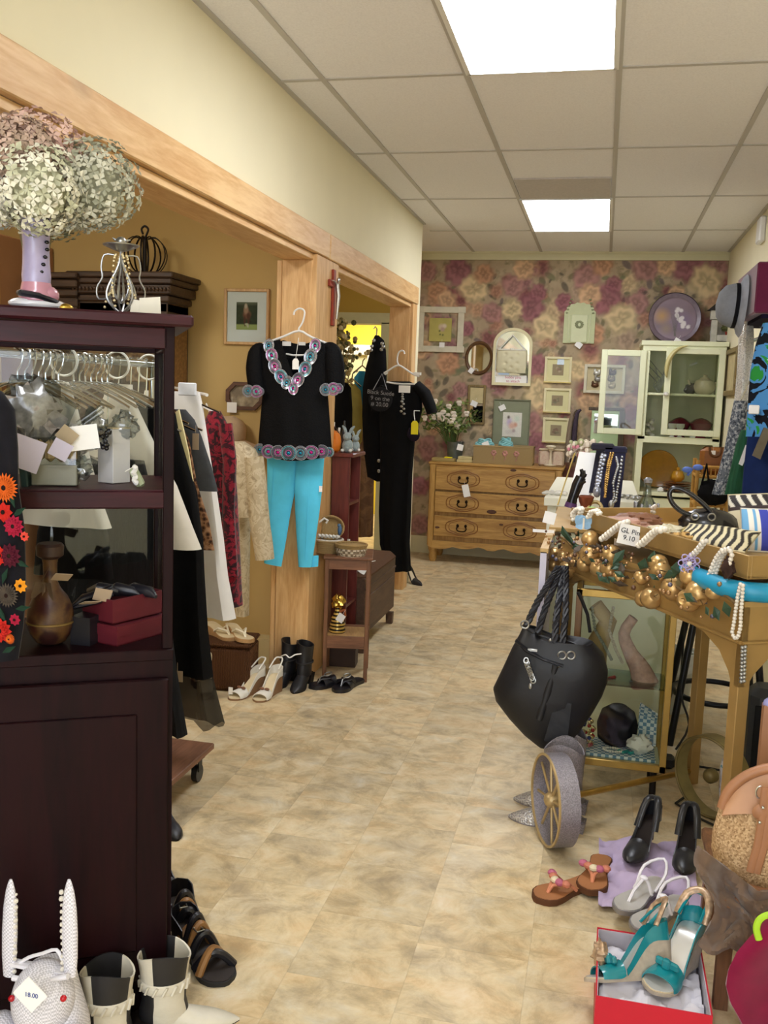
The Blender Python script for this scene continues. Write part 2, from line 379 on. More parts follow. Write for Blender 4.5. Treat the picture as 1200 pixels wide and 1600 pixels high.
o = mb.build('ceiling_vent_panel', mat('grey_ceiling_panel', '#c4bdb7', .8, var=.06, scale=60), loc=(GX-T/2, 6.145, H-.005), smooth=False); tag(o, 'grey panel set in the ceiling beside the far lit light panel', 'ceiling panel')

# walls
def wallbox(name, x0, x1, y0, y1, z0, z1, m): b = MB(); b.box(((x0+x1)/2, (y0+y1)/2, (z0+z1)/2), (x1-x0, y1-y0, z1-z0)); return struct(name, b, m, smooth=False)
mb = MB(); xw = XP-.15
for y0, y1, z0, z1 in ((-3, 7.35, 2.185, H), (-3, 1.3, 0, 2.185), (4.575, 4.92, 0, 2.185), (7.0, 7.35, 0, 2.185)):
    mb.box((XP-.075, (y0+y1)/2, (z0+z1)/2), (.15, y1-y0, z1-z0))
struct('wall_left', mb, cream, smooth=False)
wallbox('wall_right', XR, XR+.1, -3, YB, 0, H, cream)
wallbox('wall_side_room', -3.7, XP-.15, YM, YM+.1, 0, H, tan)
wallbox('wall_far_left', -3.8, -3.7, -3, 11.4, 0, H, tan)
mb = MB()                                     # back wall core with the doorway of the second room
for x0, x1, z0, z1 in ((-2.06, XR+.1, 0, H), (-3.7, -3.0, 0, H), (-3.0, -2.06, 2.16, H)): mb.box(((x0+x1)/2, YB+.07, (z0+z1)/2), (x1-x0, .12, z1-z0))
struct('wall_back', mb, olive, smooth=False)
wallbox('wall_yellow_room', -3.7, -1.0, 11.3, 11.4, 0, H, yellow)
wallbox('wall_yellow_room_side', -1.1, -1.0, YB+.13, 11.3, 0, H, yellow)

# flowered wallpaper
def wallpaper():
    x0, x1, z0, z1 = -1.98, XR-.001, .15, 2.745; st = .0075
    nx, nz = int((x1-x0)/st)+1, int((z1-z0)/st)+1
    xs = np.linspace(x0, x1, nx); zs = np.linspace(z0, z1, nz); X, Zz = np.meshgrid(xs, zs, indexing='ij')
    rng = np.random.RandomState(5)
    def vnoise(sc, seed):
        r = np.random.RandomState(seed); g = r.rand(int((x1-x0)*sc)+4, int((z1-z0)*sc)+4)
        a = (X-x0)*sc; c = (Zz-z0)*sc; i = a.astype(int); j = c.astype(int); fa = a-i; fc = c-j; fa = fa*fa*(3-2*fa); fc = fc*fc*(3-2*fc)
        return g[i, j]*(1-fa)*(1-fc)+g[i+1, j]*fa*(1-fc)+g[i, j+1]*(1-fa)*fc+g[i+1, j+1]*fa*fc
    n = .5*vnoise(7, 1)+.3*vnoise(18, 2)+.2*vnoise(45, 3)
    C = L3('#a38d72')*(1-n[..., None])+L3('#c0ae90')*n[..., None]
    n2 = vnoise(26, 9)*.6+vnoise(60, 10)*.4
    C = np.where((n2 > .62)[..., None], C*.72+L3('#6e6a4f')*.28, C)
    leaf = ['#6b6750', '#7d7555', '#5a5348', '#8c8262', '#665a5e', '#757a5a']
    def petalflower(cx, cz, r, col, petals=6, hard=.35):
        nonlocal C
        i0, i1 = np.searchsorted(xs, [cx-r*1.2, cx+r*1.2]); j0, j1 = np.searchsorted(zs, [cz-r*1.2, cz+r*1.2])
        if i1 <= i0 or j1 <= j0: return
        dx = X[i0:i1, j0:j1]-cx; dz = Zz[i0:i1, j0:j1]-cz; d = np.sqrt(dx*dx+dz*dz)/r; a = np.arctan2(dz, dx); ph = rng.rand()*6.28
        nn = n[i0:i1, j0:j1]-.5
        edge = 1+.05*np.cos(petals*a+ph)+.04*np.cos((petals+4)*a-ph)+.45*nn; q = d/edge
        m = np.clip((1-q)/hard, 0, 1)[..., None]*.92
        sw = q*11+1.4*np.sin(2*a+ph+q*3)+.8*np.sin(petals*a+ph)
        sh = .95+.19*np.cos(sw)+.35*nn
        core = np.clip(1-q/.25, 0, 1)[..., None]
        c = np.array(col)[None, None]*sh[..., None]; c = c*(1-.3*core)
        C[i0:i1, j0:j1] = C[i0:i1, j0:j1]*(1-m)+c*m
    def leafblob(cx, cz, r, col):
        nonlocal C
        i0, i1 = np.searchsorted(xs, [cx-r*1.5, cx+r*1.5]); j0, j1 = np.searchsorted(zs, [cz-r*1.5, cz+r*1.5])
        if i1 <= i0 or j1 <= j0: return
        t = rng.rand()*PI; dx = X[i0:i1, j0:j1]-cx; dz = Zz[i0:i1, j0:j1]-cz; a = dx*math.cos(t)+dz*math.sin(t); b = -dx*math.sin(t)+dz*math.cos(t)
        q = np.sqrt((a/r)**2+(b/(r*.5))**2); m = np.clip((1-q)/.3, 0, 1)[..., None]*.75
        C[i0:i1, j0:j1] = C[i0:i1, j0:j1]*(1-m)+np.array(lin(col))[None, None]*m
    for k in range(520): leafblob(rng.uniform(x0, x1), rng.uniform(z0, z1), rng.uniform(.03, .075), leaf[rng.randint(6)])
    pal = ['#986660', '#8c5858', '#c49a7a', '#c9b08a', '#b4836c', '#a27274', '#b09680']
    for k in range(330): petalflower(rng.uniform(x0, x1), rng.uniform(z0, z1), rng.uniform(.05, .12), lin(pal[rng.randint(7)]), rng.randint(5, 8), .6)
    for k in range(260): leafblob(rng.uniform(x0, x1), rng.uniform(z0, z1), rng.uniform(.02, .045), leaf[rng.randint(6)])
    mv, mv2, cr_, pe, og = '#9c666c', '#ab7e78', '#d6bf94', '#d0ab86', '#c39473'
    A = [(715,422,19,mv),(768,489,14,mv2),(829,481,20,mv),(803,447,14,mv2),(841,458,12,mv),(883,476,10,mv),(838,570,14,mv),(719,609,12,mv2),(766,593,13,mv2),(668,425,14,mv2),(729,514,10,mv),
         (741,451,18,cr_),(682,455,14,og),(801,484,14,cr_),(852,510,18,cr_),(757,428,14,og),(698,469,12,pe),(820,420,14,pe),(843,614,19,cr_),(701,567,16,og),(904,581,12,pe),
         (1075,415,20,mv),(1010,420,17,mv2),(948,467,20,mv),(996,474,14,mv2),(1121,416,14,mv2),(917,432,17,mv2),(959,444,11,mv),(880,470,11,mv),
         (1104,440,20,cr_),(970,498,20,cr_),(942,414,14,og),(1041,415,12,pe),(922,461,14,pe),(928,523,14,og),(1056,458,10,pe),(902,577,14,cr_),(920,630,15,pe),(982,630,12,og),(962,690,14,mv2),(985,645,12,mv),
         (660,545,14,pe),(655,620,13,mv2),(668,700,16,mv2),(655,760,14,mv),(700,650,12,pe),(655,820,14,mv2),(830,660,14,mv2),(838,690,13,mv)]
    for px, py, r, c in A:
        p = ony(px, py, YB); petalflower(p.x, p.z, r*1.3*8.9/F, lin(c), rng.randint(5, 8), .28)
    C = np.clip(C*.97, 0, 1)
    P = np.stack([X, np.full_like(X, YB), Zz], -1)
    o = paint('trim_wallpaper', P, C, painted('flowered_wallpaper', .8, .2)); o['kind'] = 'structure'
wallpaper()
mb = MB(); mb.box((-.5, YB-.012, H-.036), (2.98, .03, .072)); mb.box((-.5, YB-.02, H-.008), (2.98, .05, .016)); struct('trim_2', mb, trimc, smooth=False)
mb = MB(); mb.box((-.5, YB-.01, .075), (2.98, .022, .15)); mb.box((-.5, YB-.006, .155), (2.98, .012, .014)); struct('baseboard_back', mb, trimc, smooth=False)
mb = MB(); mb.box((-2.65, YM-.01, .07), (2.1, .02, .14)); mb.box((-2.65, YM-.006, .15), (2.1, .012, .02)); struct('baseboard_side_room', mb, mat('baseboard_tan', '#c8b483', .5, var=.02), smooth=False)
mb = MB(); mb.box((XR-.01, 3, .07), (.02, 11.5, .14)); struct('baseboard_right', mb, trimc, smooth=False)
# pine beams and posts around the two openings
def beamset(n, y0, y1):
    b = MB(); b.box((XP+.014, (y0+y1)/2, 2.2475), (.03, y1-y0, .127), bev=.004); struct('beam_%d' % n, b, pine)
    b = MB(); b.box((XP-.074, (y0+y1)/2, 2.167), (.158, y1-y0-.1, .032), bev=.003); struct('trim_%d' % (n+2), b, pine)
beamset(1, -1.0, 4.762); beamset(2, 4.775, 7.15)
b = MB(); b.box((XP-.076, 4.562, 1.076), (.156, .026, 2.15), bev=.003); struct('trim_5', b, pinev)
b = MB(); b.box((XP+.012, 4.75, 1.09), (.026, .39, 2.18), bev=.003); struct('trim_6', b, pinev)
b = MB(); b.box((XP-.076, 6.992, 1.076), (.156, .026, 2.15), bev=.003); struct('trim_7', b, pinev)
b = MB(); b.box((XP+.012, 7.06, 1.09), (.026, .15, 2.18), bev=.003); struct('trim_8', b, pinev)
b = MB(); b.box((XP-.172, 4.66, 1.076), (.028, .2, 2.15), bev=.003); struct('trim_9', b, pinev)
# doorway into the yellow room
jam = mat('door_frame_green', '#c3bd92', .5, var=.03)
b = MB(); b.box((-2.03, YB+.02, 1.08), (.09, .2, 2.16)); b.box((-2.53, YB+.02, 2.2), (1.1, .2, .1)); b.box((-3.03, YB+.02, 1.08), (.09, .2, 2.16)); struct('door_1', b, jam, smooth=False)
b = MB(); wf = mat('door_frame_white', '#f0eee2', .4, var=.01)
for x in (-2.78, -3.5): b.box((x, 11.25, 1.0), (.11, .09, 2.0))
b.box((-3.14, 11.25, 2.02), (.83, .09, .12)); struct('door_2', b, wf, smooth=False)
b = MB(); b.box((-3.14, 11.28, 1.0), (.62, .03, 1.96)); struct('door_3', b, mat('door_leaf_cream', '#d8d9b4', .5, var=.02), smooth=False)
# ================================================================== dark cherry display cabinet at the left
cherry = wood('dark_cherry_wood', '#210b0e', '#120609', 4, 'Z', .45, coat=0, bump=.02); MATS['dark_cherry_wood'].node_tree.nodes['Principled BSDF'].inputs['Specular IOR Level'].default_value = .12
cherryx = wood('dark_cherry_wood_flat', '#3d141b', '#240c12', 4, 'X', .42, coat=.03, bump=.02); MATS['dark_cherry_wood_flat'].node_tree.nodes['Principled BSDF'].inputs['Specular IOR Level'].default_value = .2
paper = mat('paper_white', '#f4f2ee', .8, var=.02)
CX, CY, CR = -.935, 1.95, math.radians(30)
def cab(lx, ly, z): return Vector((CX+lx*math.cos(CR)-ly*math.sin(CR), CY+lx*math.sin(CR)+ly*math.cos(CR), z))
W_, D_ = .95, .36
t = thing('display_cabinet', 'dark cherry display cabinet with glass upper half, tall at the left edge', 'cabinet', (CX, CY, 0), CR)
b = MB(); b.box((-W_/2, D_/2, .48), (W_, D_, .80)); b.box((-W_/2, D_/2, .04), (W_-.03, D_-.03, .08)); b.box((-W_/2, D_/2-.004, .893), (W_+.002, D_+.004, .026), bev=.002); b.build('base', cherry, t)
for x in (-.70, -.235):
    d = MB(); d.box((x, -.009, .47), (.45, .018, .74), bev=.003); d.box((x, -.02, .47), (.31, .006, .58), bev=.003); dd = d.build('door', cherry, t)
    k = MB(); k.lathe([(0, 0), (.006, .001), (.005, .012), (.011, .018), (.009, .026), (0, .028)], n=12, M=Matrix.Translation((x+(.19 if x < -.5 else -.19), -.018, .62)) @ Matrix.Rotation(PI/2, 4, 'X')); k.build('knob', mat('dark_bronze', '#2b2119', .4, 1), dd)
for x in (-.012, -W_+.012):
    for y in (.012, D_-.012):
        b = MB(); b.box((x, y, 1.272), (.024, .024, .732), bev=.002); b.build('post', cherry, t)
b = MB()
for y in (.010, D_-.010): b.box((-W_/2, y, 1.612), (W_-.03, .02, .046), bev=.002)
for x in (-.012, -W_+.012): b.box((x, D_/2, 1.612), (.02, D_-.03, .046), bev=.002)
b.build('top_rail', cherryx, t)
b = MB(); b.box((-W_/2, D_/2-.005, 1.650), (W_+.075, D_+.07, .026), bev=.005); b.build('top', cherryx, t)
b = MB(); b.box((-W_/2, D_/2, 1.268), (W_-.02, D_-.01, .014)); b.box((-W_/2, .010, 1.252), (W_-.04, .02, .040), bev=.003); b.box((-W_/2, D_-.010, 1.262), (W_-.04, .02, .02), bev=.003); b.build('shelf', cherryx, t)
pane = glass('cabinet_glass', '#f4f7f6', .02)
b = MB(); b.box((-.012, D_/2, 1.25), (.004, D_-.05, .68)); b.build('side_pane', pane, t, smooth=False)
b = MB(); b.box((-W_/2, D_-.010, 1.25), (W_-.05, .004, .68)); b.build('back_pane', pane, t, smooth=False)

# --- boot shaped vase with dried hydrangeas on top of the cabinet
TOPZ = 1.663
def on_cab_top(px, py, ly):
    """point on the cabinet top seen at column px, ly behind its front edge"""
    best = None
    for i in range(400):
        lx = -1.0+i*.0025; p = cab(lx, ly, TOPZ); d = p-Vector((0, 0, EYE)); x = 600+F*d.dot(RT)/d.dot(FW)
        if best is None or abs(x-px) < best[0]: best = (abs(x-px), p)
    return best[1]
vp = on_cab_top(57, 460, .09)
t = thing('boot_vase', 'lavender boot shaped vase with black lacing on the dark cabinet top', 'vase', vp, CR+.15)
b = MB(); pr = [(.030, .058), (.031, .075), (.029, .10), (.028, .14), (.031, .18), (.034, .205), (.031, .207), (.027, .17), (.024, .08)]
b.lathe(pr, n=24); b.build('shaft', mat('glazed_lavender', '#a99fc0', .3, var=.1, scale=30, coat=.5), t)
b = MB(); b.lathe([(.036, .020), (.038, .03), (.034, .045), (.031, .060)], n=24); b.ell((.018, -.004, .035), (.030, .026, .022)); b.build('ankle', mat('glazed_pink', '#c48a9a', .25, var=.1, coat=.6), t)
b = MB(); b.tube([(-.034, -.03, .034), (0, -.036, .030), (.035, -.024, .020), (.05, 0, .016)], .007, 8); b.tube([(-.036, .0, .036), (-.034, -.03, .034)], .007, 8); b.build('strap', mat('black_leather', '#15141a', .4, var=.1), t)
b = MB(); b.ell((.002, 0, .014), (.062, .036, .016), 20); b.ell((.05, -.002, .010), (.024, .022, .011)); b.build('foot', mat('glazed_white', '#e3e4ea', .25, var=.03, coat=.5), t)
b = MB(); b.ell((.058, -.014, .009), (.018, .014, .010)); b.build('toe_cap', mat('gilt', '#c9a548', .3, .9), t)
b = MB()
for k in range(9): b.ell((.020-(k < 4)*(.016-.004*k), -.026-.001*k*(k < 5), .066+.016*k), (.005, .004, .004), 8, 5)
b.build('lacing', mat('black_bead', '#131216', .25), t)
t = thing('hydrangea_bouquet', 'big dried hydrangea bunch standing in the lavender boot vase', 'flowers', vp+V(-.01, .01, .075), 0)
HS = 1.36
stem = MB()
heads = [((.00, .02, .225), .080, '#dfbcae', '#b9958a'), ((-.075, -.02, .205), .066, '#efece2', '#d3d2c2'), ((-.045, -.055, .160), .066, '#edeae0', '#d0d0c0'), ((.045, -.06, .150), .072, '#e2dfcb', '#c3c3a6'),
         ((.088, .03, .180), .075, '#c6c4b0', '#a3a38c'), ((.010, -.05, .215), .06, '#c9ad9c', '#ab9482'), ((-.10, .03, .235), .075, '#dcc6b4', '#c0a896'), ((-.02, .08, .18), .08, '#a5a58a', '#808468')]
for hi, (c, r, ca, cb) in enumerate(heads):
    b = MB(); c = Vector((c[0]*HS, c[1]*HS, c[2]*1.12)); r = r*HS
    b.mi = 1; b.ell(c, r*.62, 10, 6); b.mi = 0
    for k in range(230):
        z = 1-2*(k+.5)/230; a = k*2.39996+hi; q = math.sqrt(max(0, 1-z*z)); n = Vector((q*math.cos(a), q*math.sin(a), z)); p = c+n*r*R.uniform(.82, 1.04)
        u = n.orthogonal().normalized(); u.rotate(Matrix.Rotation(R.uniform(0, 6.28), 3, n)); v = n.cross(u); s = R.uniform(.009, .0145); b.mi = R.choice((0, 0, 2))
        for j in range(4):
            e = (u*math.cos(j*PI/2)+v*math.sin(j*PI/2)); f = n.cross(e)
            b._add([p, p+e*s*.7+f*s*.45+n*R.uniform(-.002, .005), p+e*s*1.25+n*R.uniform(-.004, .005), p+e*s*.7-f*s*.45+n*R.uniform(-.002, .004)], [(0, 1, 2, 3)])
    b.build('flower_head', [mat('petal_%d' % hi, ca, .8, var=.14, scale=40), mat('petal_core_%d' % hi, cb, .9, var=.2, scale=60), mat('petal_dark_%d' % hi, cb, .8, var=.2, scale=50)], t, smooth=False)
    stem.tube([(c.x*.15, c.y*.15, 0), (c.x*.3, c.y*.3, .1), tuple(c)], .0025, 6)
stem.build('stem', mat('dry_stem', '#7d7250', .8), t)
# --- silver wire angel and folded card
ap = on_cab_top(190, 460, .10)
t = thing('wire_angel', 'silver wire angel figurine with a dish collar on the cabinet top', 'figurine', ap, CR); t.scale = (1.2, 1.2, 1.2)
silver = mat('brushed_silver', '#a9aaa8', .35, .9, var=.1)
b = MB(); b.ell((0, 0, .137), (.010, .010, .009)); b.tube([(-.010, 0, .139), (-.016, 0, .143)], [.003, .0005], 6); b.tube([(.008, 0, .139), (.017, 0, .141)], [.003, .001], 6); b.build('head', silver, t)
b = MB(); b.lathe([(.004, .118), (.014, .121), (.033, .129), (.034, .131), (.013, .126), (.004, .128)], n=24); b.build('collar', silver, t)
b = MB()
for k in range(3):
    a = k*PI/3+.3; e = Vector((math.cos(a), math.sin(a), 0)); pts = []
    for i in range(13): q = i/12; pts.append(e*(.034*math.sin(PI*q**1.7)*(.45+.55*q))+V(0, 0, .118*(1-q)+.003))
    pts += [V(-p.x, -p.y, p.z) for p in pts[::-1]]; b.tube(pts, .0021, 6)
    pts = [e*(.018*math.sin(PI*(i/10)**1.8))+V(0, 0, .118-.095*i/10) for i in range(11)]; pts += [V(-p.x, -p.y, p.z) for p in pts[::-1]]; b.tube(pts, .0014, 6)
b.tube([(.034*math.cos(2*PI*i/24), .034*math.sin(2*PI*i/24), .003) for i in range(24)], .002, 6, closed=True); b.build('wire_gown', silver, t)
b = MB()
for k in range(4):
    a = k*PI/2+.2
    for i in range(16):
        q = i/15; b.ell(((.010+.022*q)*math.cos(a+q), (.010+.022*q)*math.sin(a+q), .112-.10*q+.008*math.sin(q*9)), .0026, 6, 4)
b.build('bead_string', mat('clear_bead', '#d8c9a0', .1, .3), t)
b = MB()
for s in (-1, 1): b.tube([(s*.010, .006, .112), (s*.030, .010, .112), (s*.036, .012, .09), (s*.034, .012, .07), (s*.044, .012, .05), (s*.040, .012, .03), (s*.016, .010, .035)], .0016, 6)
b.build('wing', silver, t)
cp = on_cab_top(236, 460, .075)
b = MB(); b.prism([(-.026, 0), (.022, 0), (.020, .045), (-.026, .040)], .0012, M=Matrix.Translation(cp) @ Matrix.Rotation(CR-.05, 4, 'Z') @ FRONT); b.prism([(-.046, .002), (-.02, .0), (-.018, .034), (-.042, .037)], .0012, M=Matrix.Translation(cp-V(0, .006, 0)) @ Matrix.Rotation(CR-.35, 4, 'Z') @ FRONT)
b.solo('price_card', mat('card_cream', '#ece6d4', .7, var=.02), 'cream folded price card leaning by the wire angel', 'card', smooth=False)

# --- things on the cabinet's glass-sided shelf
SH = 1.276
def shelf_pt(px, ly, z):
    best = None
    for i in range(400):
        lx = -1.0+i*.0025; p = cab(lx, ly, z); d = p-Vector((0, 0, EYE)); x = 600+F*d.dot(RT)/d.dot(FW)
        if best is None or abs(x-px) < best[0]: best = (abs(x-px), p)
    return best[1]
p = shelf_pt(178, .16, SH)
b = MB(); b.box((0, 0, .064), (.055, .05, .128), bev=.001, M=Matrix.Translation(p) @ Matrix.Rotation(CR+.75, 4, 'Z'))
t = b.solo('gift_box', mat('white_box_card', '#cfccc9', .6, var=.03), 'plain white upright box standing on the glass cabinet shelf', 'box', smooth=False)
b = MB(); b.box((0, 0, .1295), (.057, .052, .003)); b.build('lid', mat('box_lid_gold_edge', '#c7b68e', .5), t, rot=(0, 0, CR+.75), smooth=False)
# sachet
p = shelf_pt(222, .06, SH)
t = thing('ribbon_sachet', 'small green sachet with a frilled ribbon at the shelf corner', 'sachet', p, CR+.4)
b = MB(); b.box((0, 0, .025), (.022, .014, .05), bev=.006, M=Matrix.Rotation(-.5, 4, 'Y')); b.build('pouch', mat('sage_paper', '#b5bd98', .6, var=.1), t)
b = MB(); b.tube([(-.022+.004*math.sin(i*2.2), -.010, .006+.0055*i) for i in range(9)], [.004+.003*(i % 2) for i in range(9)], 6); b.build('ribbon', mat('white_lace', '#e7e4dd', .7), t)
b = MB(); b.tube([(-.02, -.01, .05), (-.05, -.02, .038)], .0008, 4); b.build('tie_string', paper, t)
# clear pack of soaps / tan pieces with a green spine
p = shelf_pt(86, .07, SH)
t = thing('soap_set', 'clear boxed set of tan pieces with a dark green edge on the shelf', 'boxed set', p, CR-.12)
clear = glass('clear_plastic', '#e9ece8', .07, .08)
b = MB(); b.box((0, .02, .055), (.10, .05, .105), bev=.003); b.build('clear_box', clear, t)
b = MB()
for i in range(4): b.box((-.036+.024*i, .02, .078), (.021, .03, .05), bev=.008)
b.build('soap_row', mat('tan_soap', '#c8ac7c', .6, var=.1), t)
b = MB(); b.box((0, .012, .023), (.098, .040, .044), bev=.002); b.box((0, -.009, .045), (.098, .002, .005)); b.build('tray', mat('grey_card_tray', '#8e8d7e', .5, var=.1), t)
b = MB(); b.box((-.060, .0, .055), (.016, .05, .112), bev=.003, M=Matrix.Rotation(-.10, 4, 'Y')); sp = b.build('spine', mat('bottle_green_card', '#1f3a3a', .5, var=.1), t)
# pile of clear plastic bags holding lace and jewellery, with cards
def crumple(c, r, seed, n=18, m=12, k=.35):
    b = MB(); rings = []
    for a in range(m+1):
        q = -PI/2+PI*a/m; cc = max(math.cos(q), .02); ring = []
        for i in range(n):
            d = Vector((cc*math.cos(2*PI*i/n), cc*math.sin(2*PI*i/n), math.sin(q))); s = 1+k*noise.noise(d*2.3+Vector((seed, 0, 0)))+k*.5*noise.noise(d*6+Vector((0, seed, 0)))
            ring.append((c[0]+d.x*r[0]*s, c[1]+d.y*r[1]*s, c[2]+d.z*r[2]*s))
        rings.append(ring)
    return b.loft(rings)
t = thing('plastic_bag', 'clear plastic bag of grey lace slumped on the cabinet shelf', 'bag', shelf_pt(52, .12, SH+.09), CR)
b = crumple((0, 0, .06), (.075, .035, .085), 3, k=.5); b.build('bag_skin', glass('bag_plastic', '#dfe4e6', .10, .12), t)
b = crumple((-.002, 0, .06), (.062, .026, .072), 8, k=.6); b.build('lace_inside', mat('grey_lace', '#a79e96', .7, var=.35, scale=60), t)
for i, (px, ly, dz, rr, sd, lab) in enumerate(((118, .14, .10, (.045, .03, .032), 21, 'clear plastic bag of white lace in the middle of the shelf pile'), (150, .10, .125, (.03, .025, .028), 33, 'small crumpled clear bag beside the black beads on the shelf'), (195, .16, .135, (.03, .03, .03), 41, 'crumpled clear bag over the white box on the shelf'), (125, .08, .04, (.028, .02, .022), 55, 'crumpled clear bag just right of the tan boxed set'))):
    b = crumple((0, 0, 0), rr, sd, k=.6); b.bm.transform(Matrix.Translation(shelf_pt(px, ly, SH+dz)))
    b.solo('plastic_bag', [glass('bag_plastic', '#dfe4e6', .10, .12), mat('white_lace', '#e7e4dd', .7)][i in (0,)], lab, 'bag', 'clear bags in the glass cabinet')
for px, ly, dz, w, h, a, tl, mm, lab in ((95, .02, .085, .042, .042, .5, .3, 'lavender_card', 'lavender price card lying over the tan boxed set'), (128, .06, .11, .07, .055, -.15, -.1, 'paper_white', 'wide white card in the middle of the shelf pile'), (40, .03, .075, .07, .075, .35, .25, 'lavender_card', 'large pale card behind the black garment shoulder'), (104, .05, .115, .04, .035, .7, .2, 'kraft_card', 'tan card square in the shelf pile')):
    q = shelf_pt(px, ly, SH+dz); b = MB(); b.box((0, 0, 0), (w, .0015, h), M=Matrix.Translation(q) @ Matrix.Rotation(CR, 4, 'Z') @ Matrix.Rotation(a, 4, 'Y') @ Matrix.Rotation(tl, 4, 'X'))
    b.solo('price_card', mat(mm, {'lavender_card': '#cdc6d8', 'paper_white': '#f4f2ee', 'kraft_card': '#b3a184'}[mm], .7, var=.02), lab, 'card', 'cards in the glass cabinet', smooth=False)
p = shelf_pt(140, .08, SH+.14); b = MB()
for k in range(2): b.cyl(p+V(-.03, 0, -.012+.012*k), p+V(.022, .02, .03+.012*k), .0055, n=10)
b.solo('acrylic_tube', clear, 'two clear acrylic tubes slanting up from the shelf pile', 'tubes')
b = MB()
for k in range(26):
    q = shelf_pt(160, .09, SH+.105); b.ell(q+V(R.uniform(-.016, .016), R.uniform(-.01, .01), R.uniform(-.022, .022)), R.uniform(.004, .007), 8, 5)
b.solo('black_necklace', mat('jet_bead', '#16151a', .15, coat=.5), 'bunch of jet black beads on the shelf pile', 'necklace')

# --- lower level of the cabinet
LZ = .906
p = shelf_pt(80, .09, LZ)
t = thing('gourd_vase', 'painted brown gourd shaped vase with a collar, behind the flowered garment', 'vase', p, 0)
prf = [(.02, 0), (.034, .008), (.047, .03), (.053, .055), (.050, .085), (.038, .112), (.024, .13), (.017, .145), (.0155, .165), (.016, .19), (.019, .205)]
b = MB(); b.lathe(prf, n=28); b.build('body', pattern('gourd_paint', [(0, '#241010'), (.4, '#3c1916'), (.52, '#5e4224'), (.6, '#331a18')], 14, 'noise', .4, constant=False), t)
b = MB(); b.lathe([(.019, .2), (.030, .208), (.031, .23), (.026, .236), (.018, .236)], n=20); b.build('neck_bulb', mat('gourd_dark', '#38231a', .5, var=.2), t)
b = MB(); b.lathe([(.0505, .05), (.0545, .052), (.0545, .056), (.0505, .058)], n=28); b.build('band', mat('gilt_dull', '#7a6234', .5, .4), t)
b = MB()
for k in range(3): b._add([V(0, -.02, .148), V(-.02+.02*k, -.030, .150), V(-.03+.03*k, -.034, .11), V(-.005+.01*k, -.028, .118)], [(0, 1, 2, 3)])
b.cyl((-.01, -.02, .15), (.02, -.03, .19), .0007, n=4); b.build('paper_collar', mat('brown_paper', '#6c5a48', .8), t, smooth=False)
mar = mat('maroon_card', '#5c1420', .55, var=.06)
def boxobj(name, c, dims, rz, m, lab, cat, lid=None, group=None):
    t = thing(name, lab, cat, c, rz, group); x, y, z = dims; th = .003; b = MB()
    b.box((0, 0, th/2), (x, y, th))
    for s in (-1, 1): b.box((s*(x/2-th/2), 0, z/2), (th, y, z)); b.box((0, s*(y/2-th/2), z/2), (x-2*th, th, z))
    b.build('box_body', m, t, smooth=False)
    if lid:
        b = MB(); b.box((0, 0, z+.002), (x+.004, y+.004, .006)); b.box((0, 0, z-.010), (x+.005, y+.005, .020)); b.build('lid', lid, t, smooth=False)
    return t
p = shelf_pt(196, .13, LZ); boxobj('gift_box', p, (.16, .11, .042), CR+.75, mar, 'closed maroon flat box, lower of the two in the cabinet', 'box', mar)
boxobj('gift_box', p+V(-.008, .004, .051), (.155, .105, .056), CR+.70, mar, 'open maroon box of dark things, upper of the two in the cabinet', 'box')
q = p+V(-.008, .004, .052)
b = MB()
for k in range(3):
    a = -.04+.038*k; b.tube([q+V(a-.05, .01*k, .05), q+V(a-.01, .015*k-.02, .062), q+V(a+.03, .01*k-.01, .058), q+V(a+.05, 0, .05)], [.008, .017, .014, .005], 10)
b.solo('evening_glove', mat('black_satin', '#1c1b20', .35, var=.2), 'dark satin gloves heaped in the open maroon box', 'gloves')
q2 = shelf_pt(132, .08, LZ); b = MB()
for k in range(2): b.tube([q2+V(-.05+.02*k, 0, .075+.012*k), q2+V(-.01, .01, .09+.015*k), q2+V(.03, .02, .10+.02*k), q2+V(.055, .03, .115+.02*k)], [.006, .014, .012, .008], 10, flat=.6)
b.box(tuple(q2+V(.0, .01, .033)), (.05, .06, .066), M=None); b.solo('dress_shoe', mat('black_leather', '#15141a', .4, var=.1), 'black dress shoes on a small black block beside the gourd vase', 'shoes')
for px, ly, dz, a, lab in ((140, .05, .103, 1.2, 'tan tag lying on the black shoes in the cabinet'), (160, .06, .118, .2, 'tan tag standing on the maroon box'), (96, .02, .17, .9, 'tan tag sticking out behind the gourd vase neck')):
    q = shelf_pt(px, ly, LZ+dz); b = MB(); b.box((0, 0, 0), (.04, .0015, .03), M=Matrix.Translation(q) @ Matrix.Rotation(CR+.2, 4, 'Z') @ Matrix.Rotation(a, 4, 'X') @ Matrix.Rotation(.25, 4, 'Y'))
    b.solo('price_tag', mat('kraft_tag', '#a8947c', .8, var=.03), lab, 'tag', 'tags inside the dark cabinet', smooth=False)

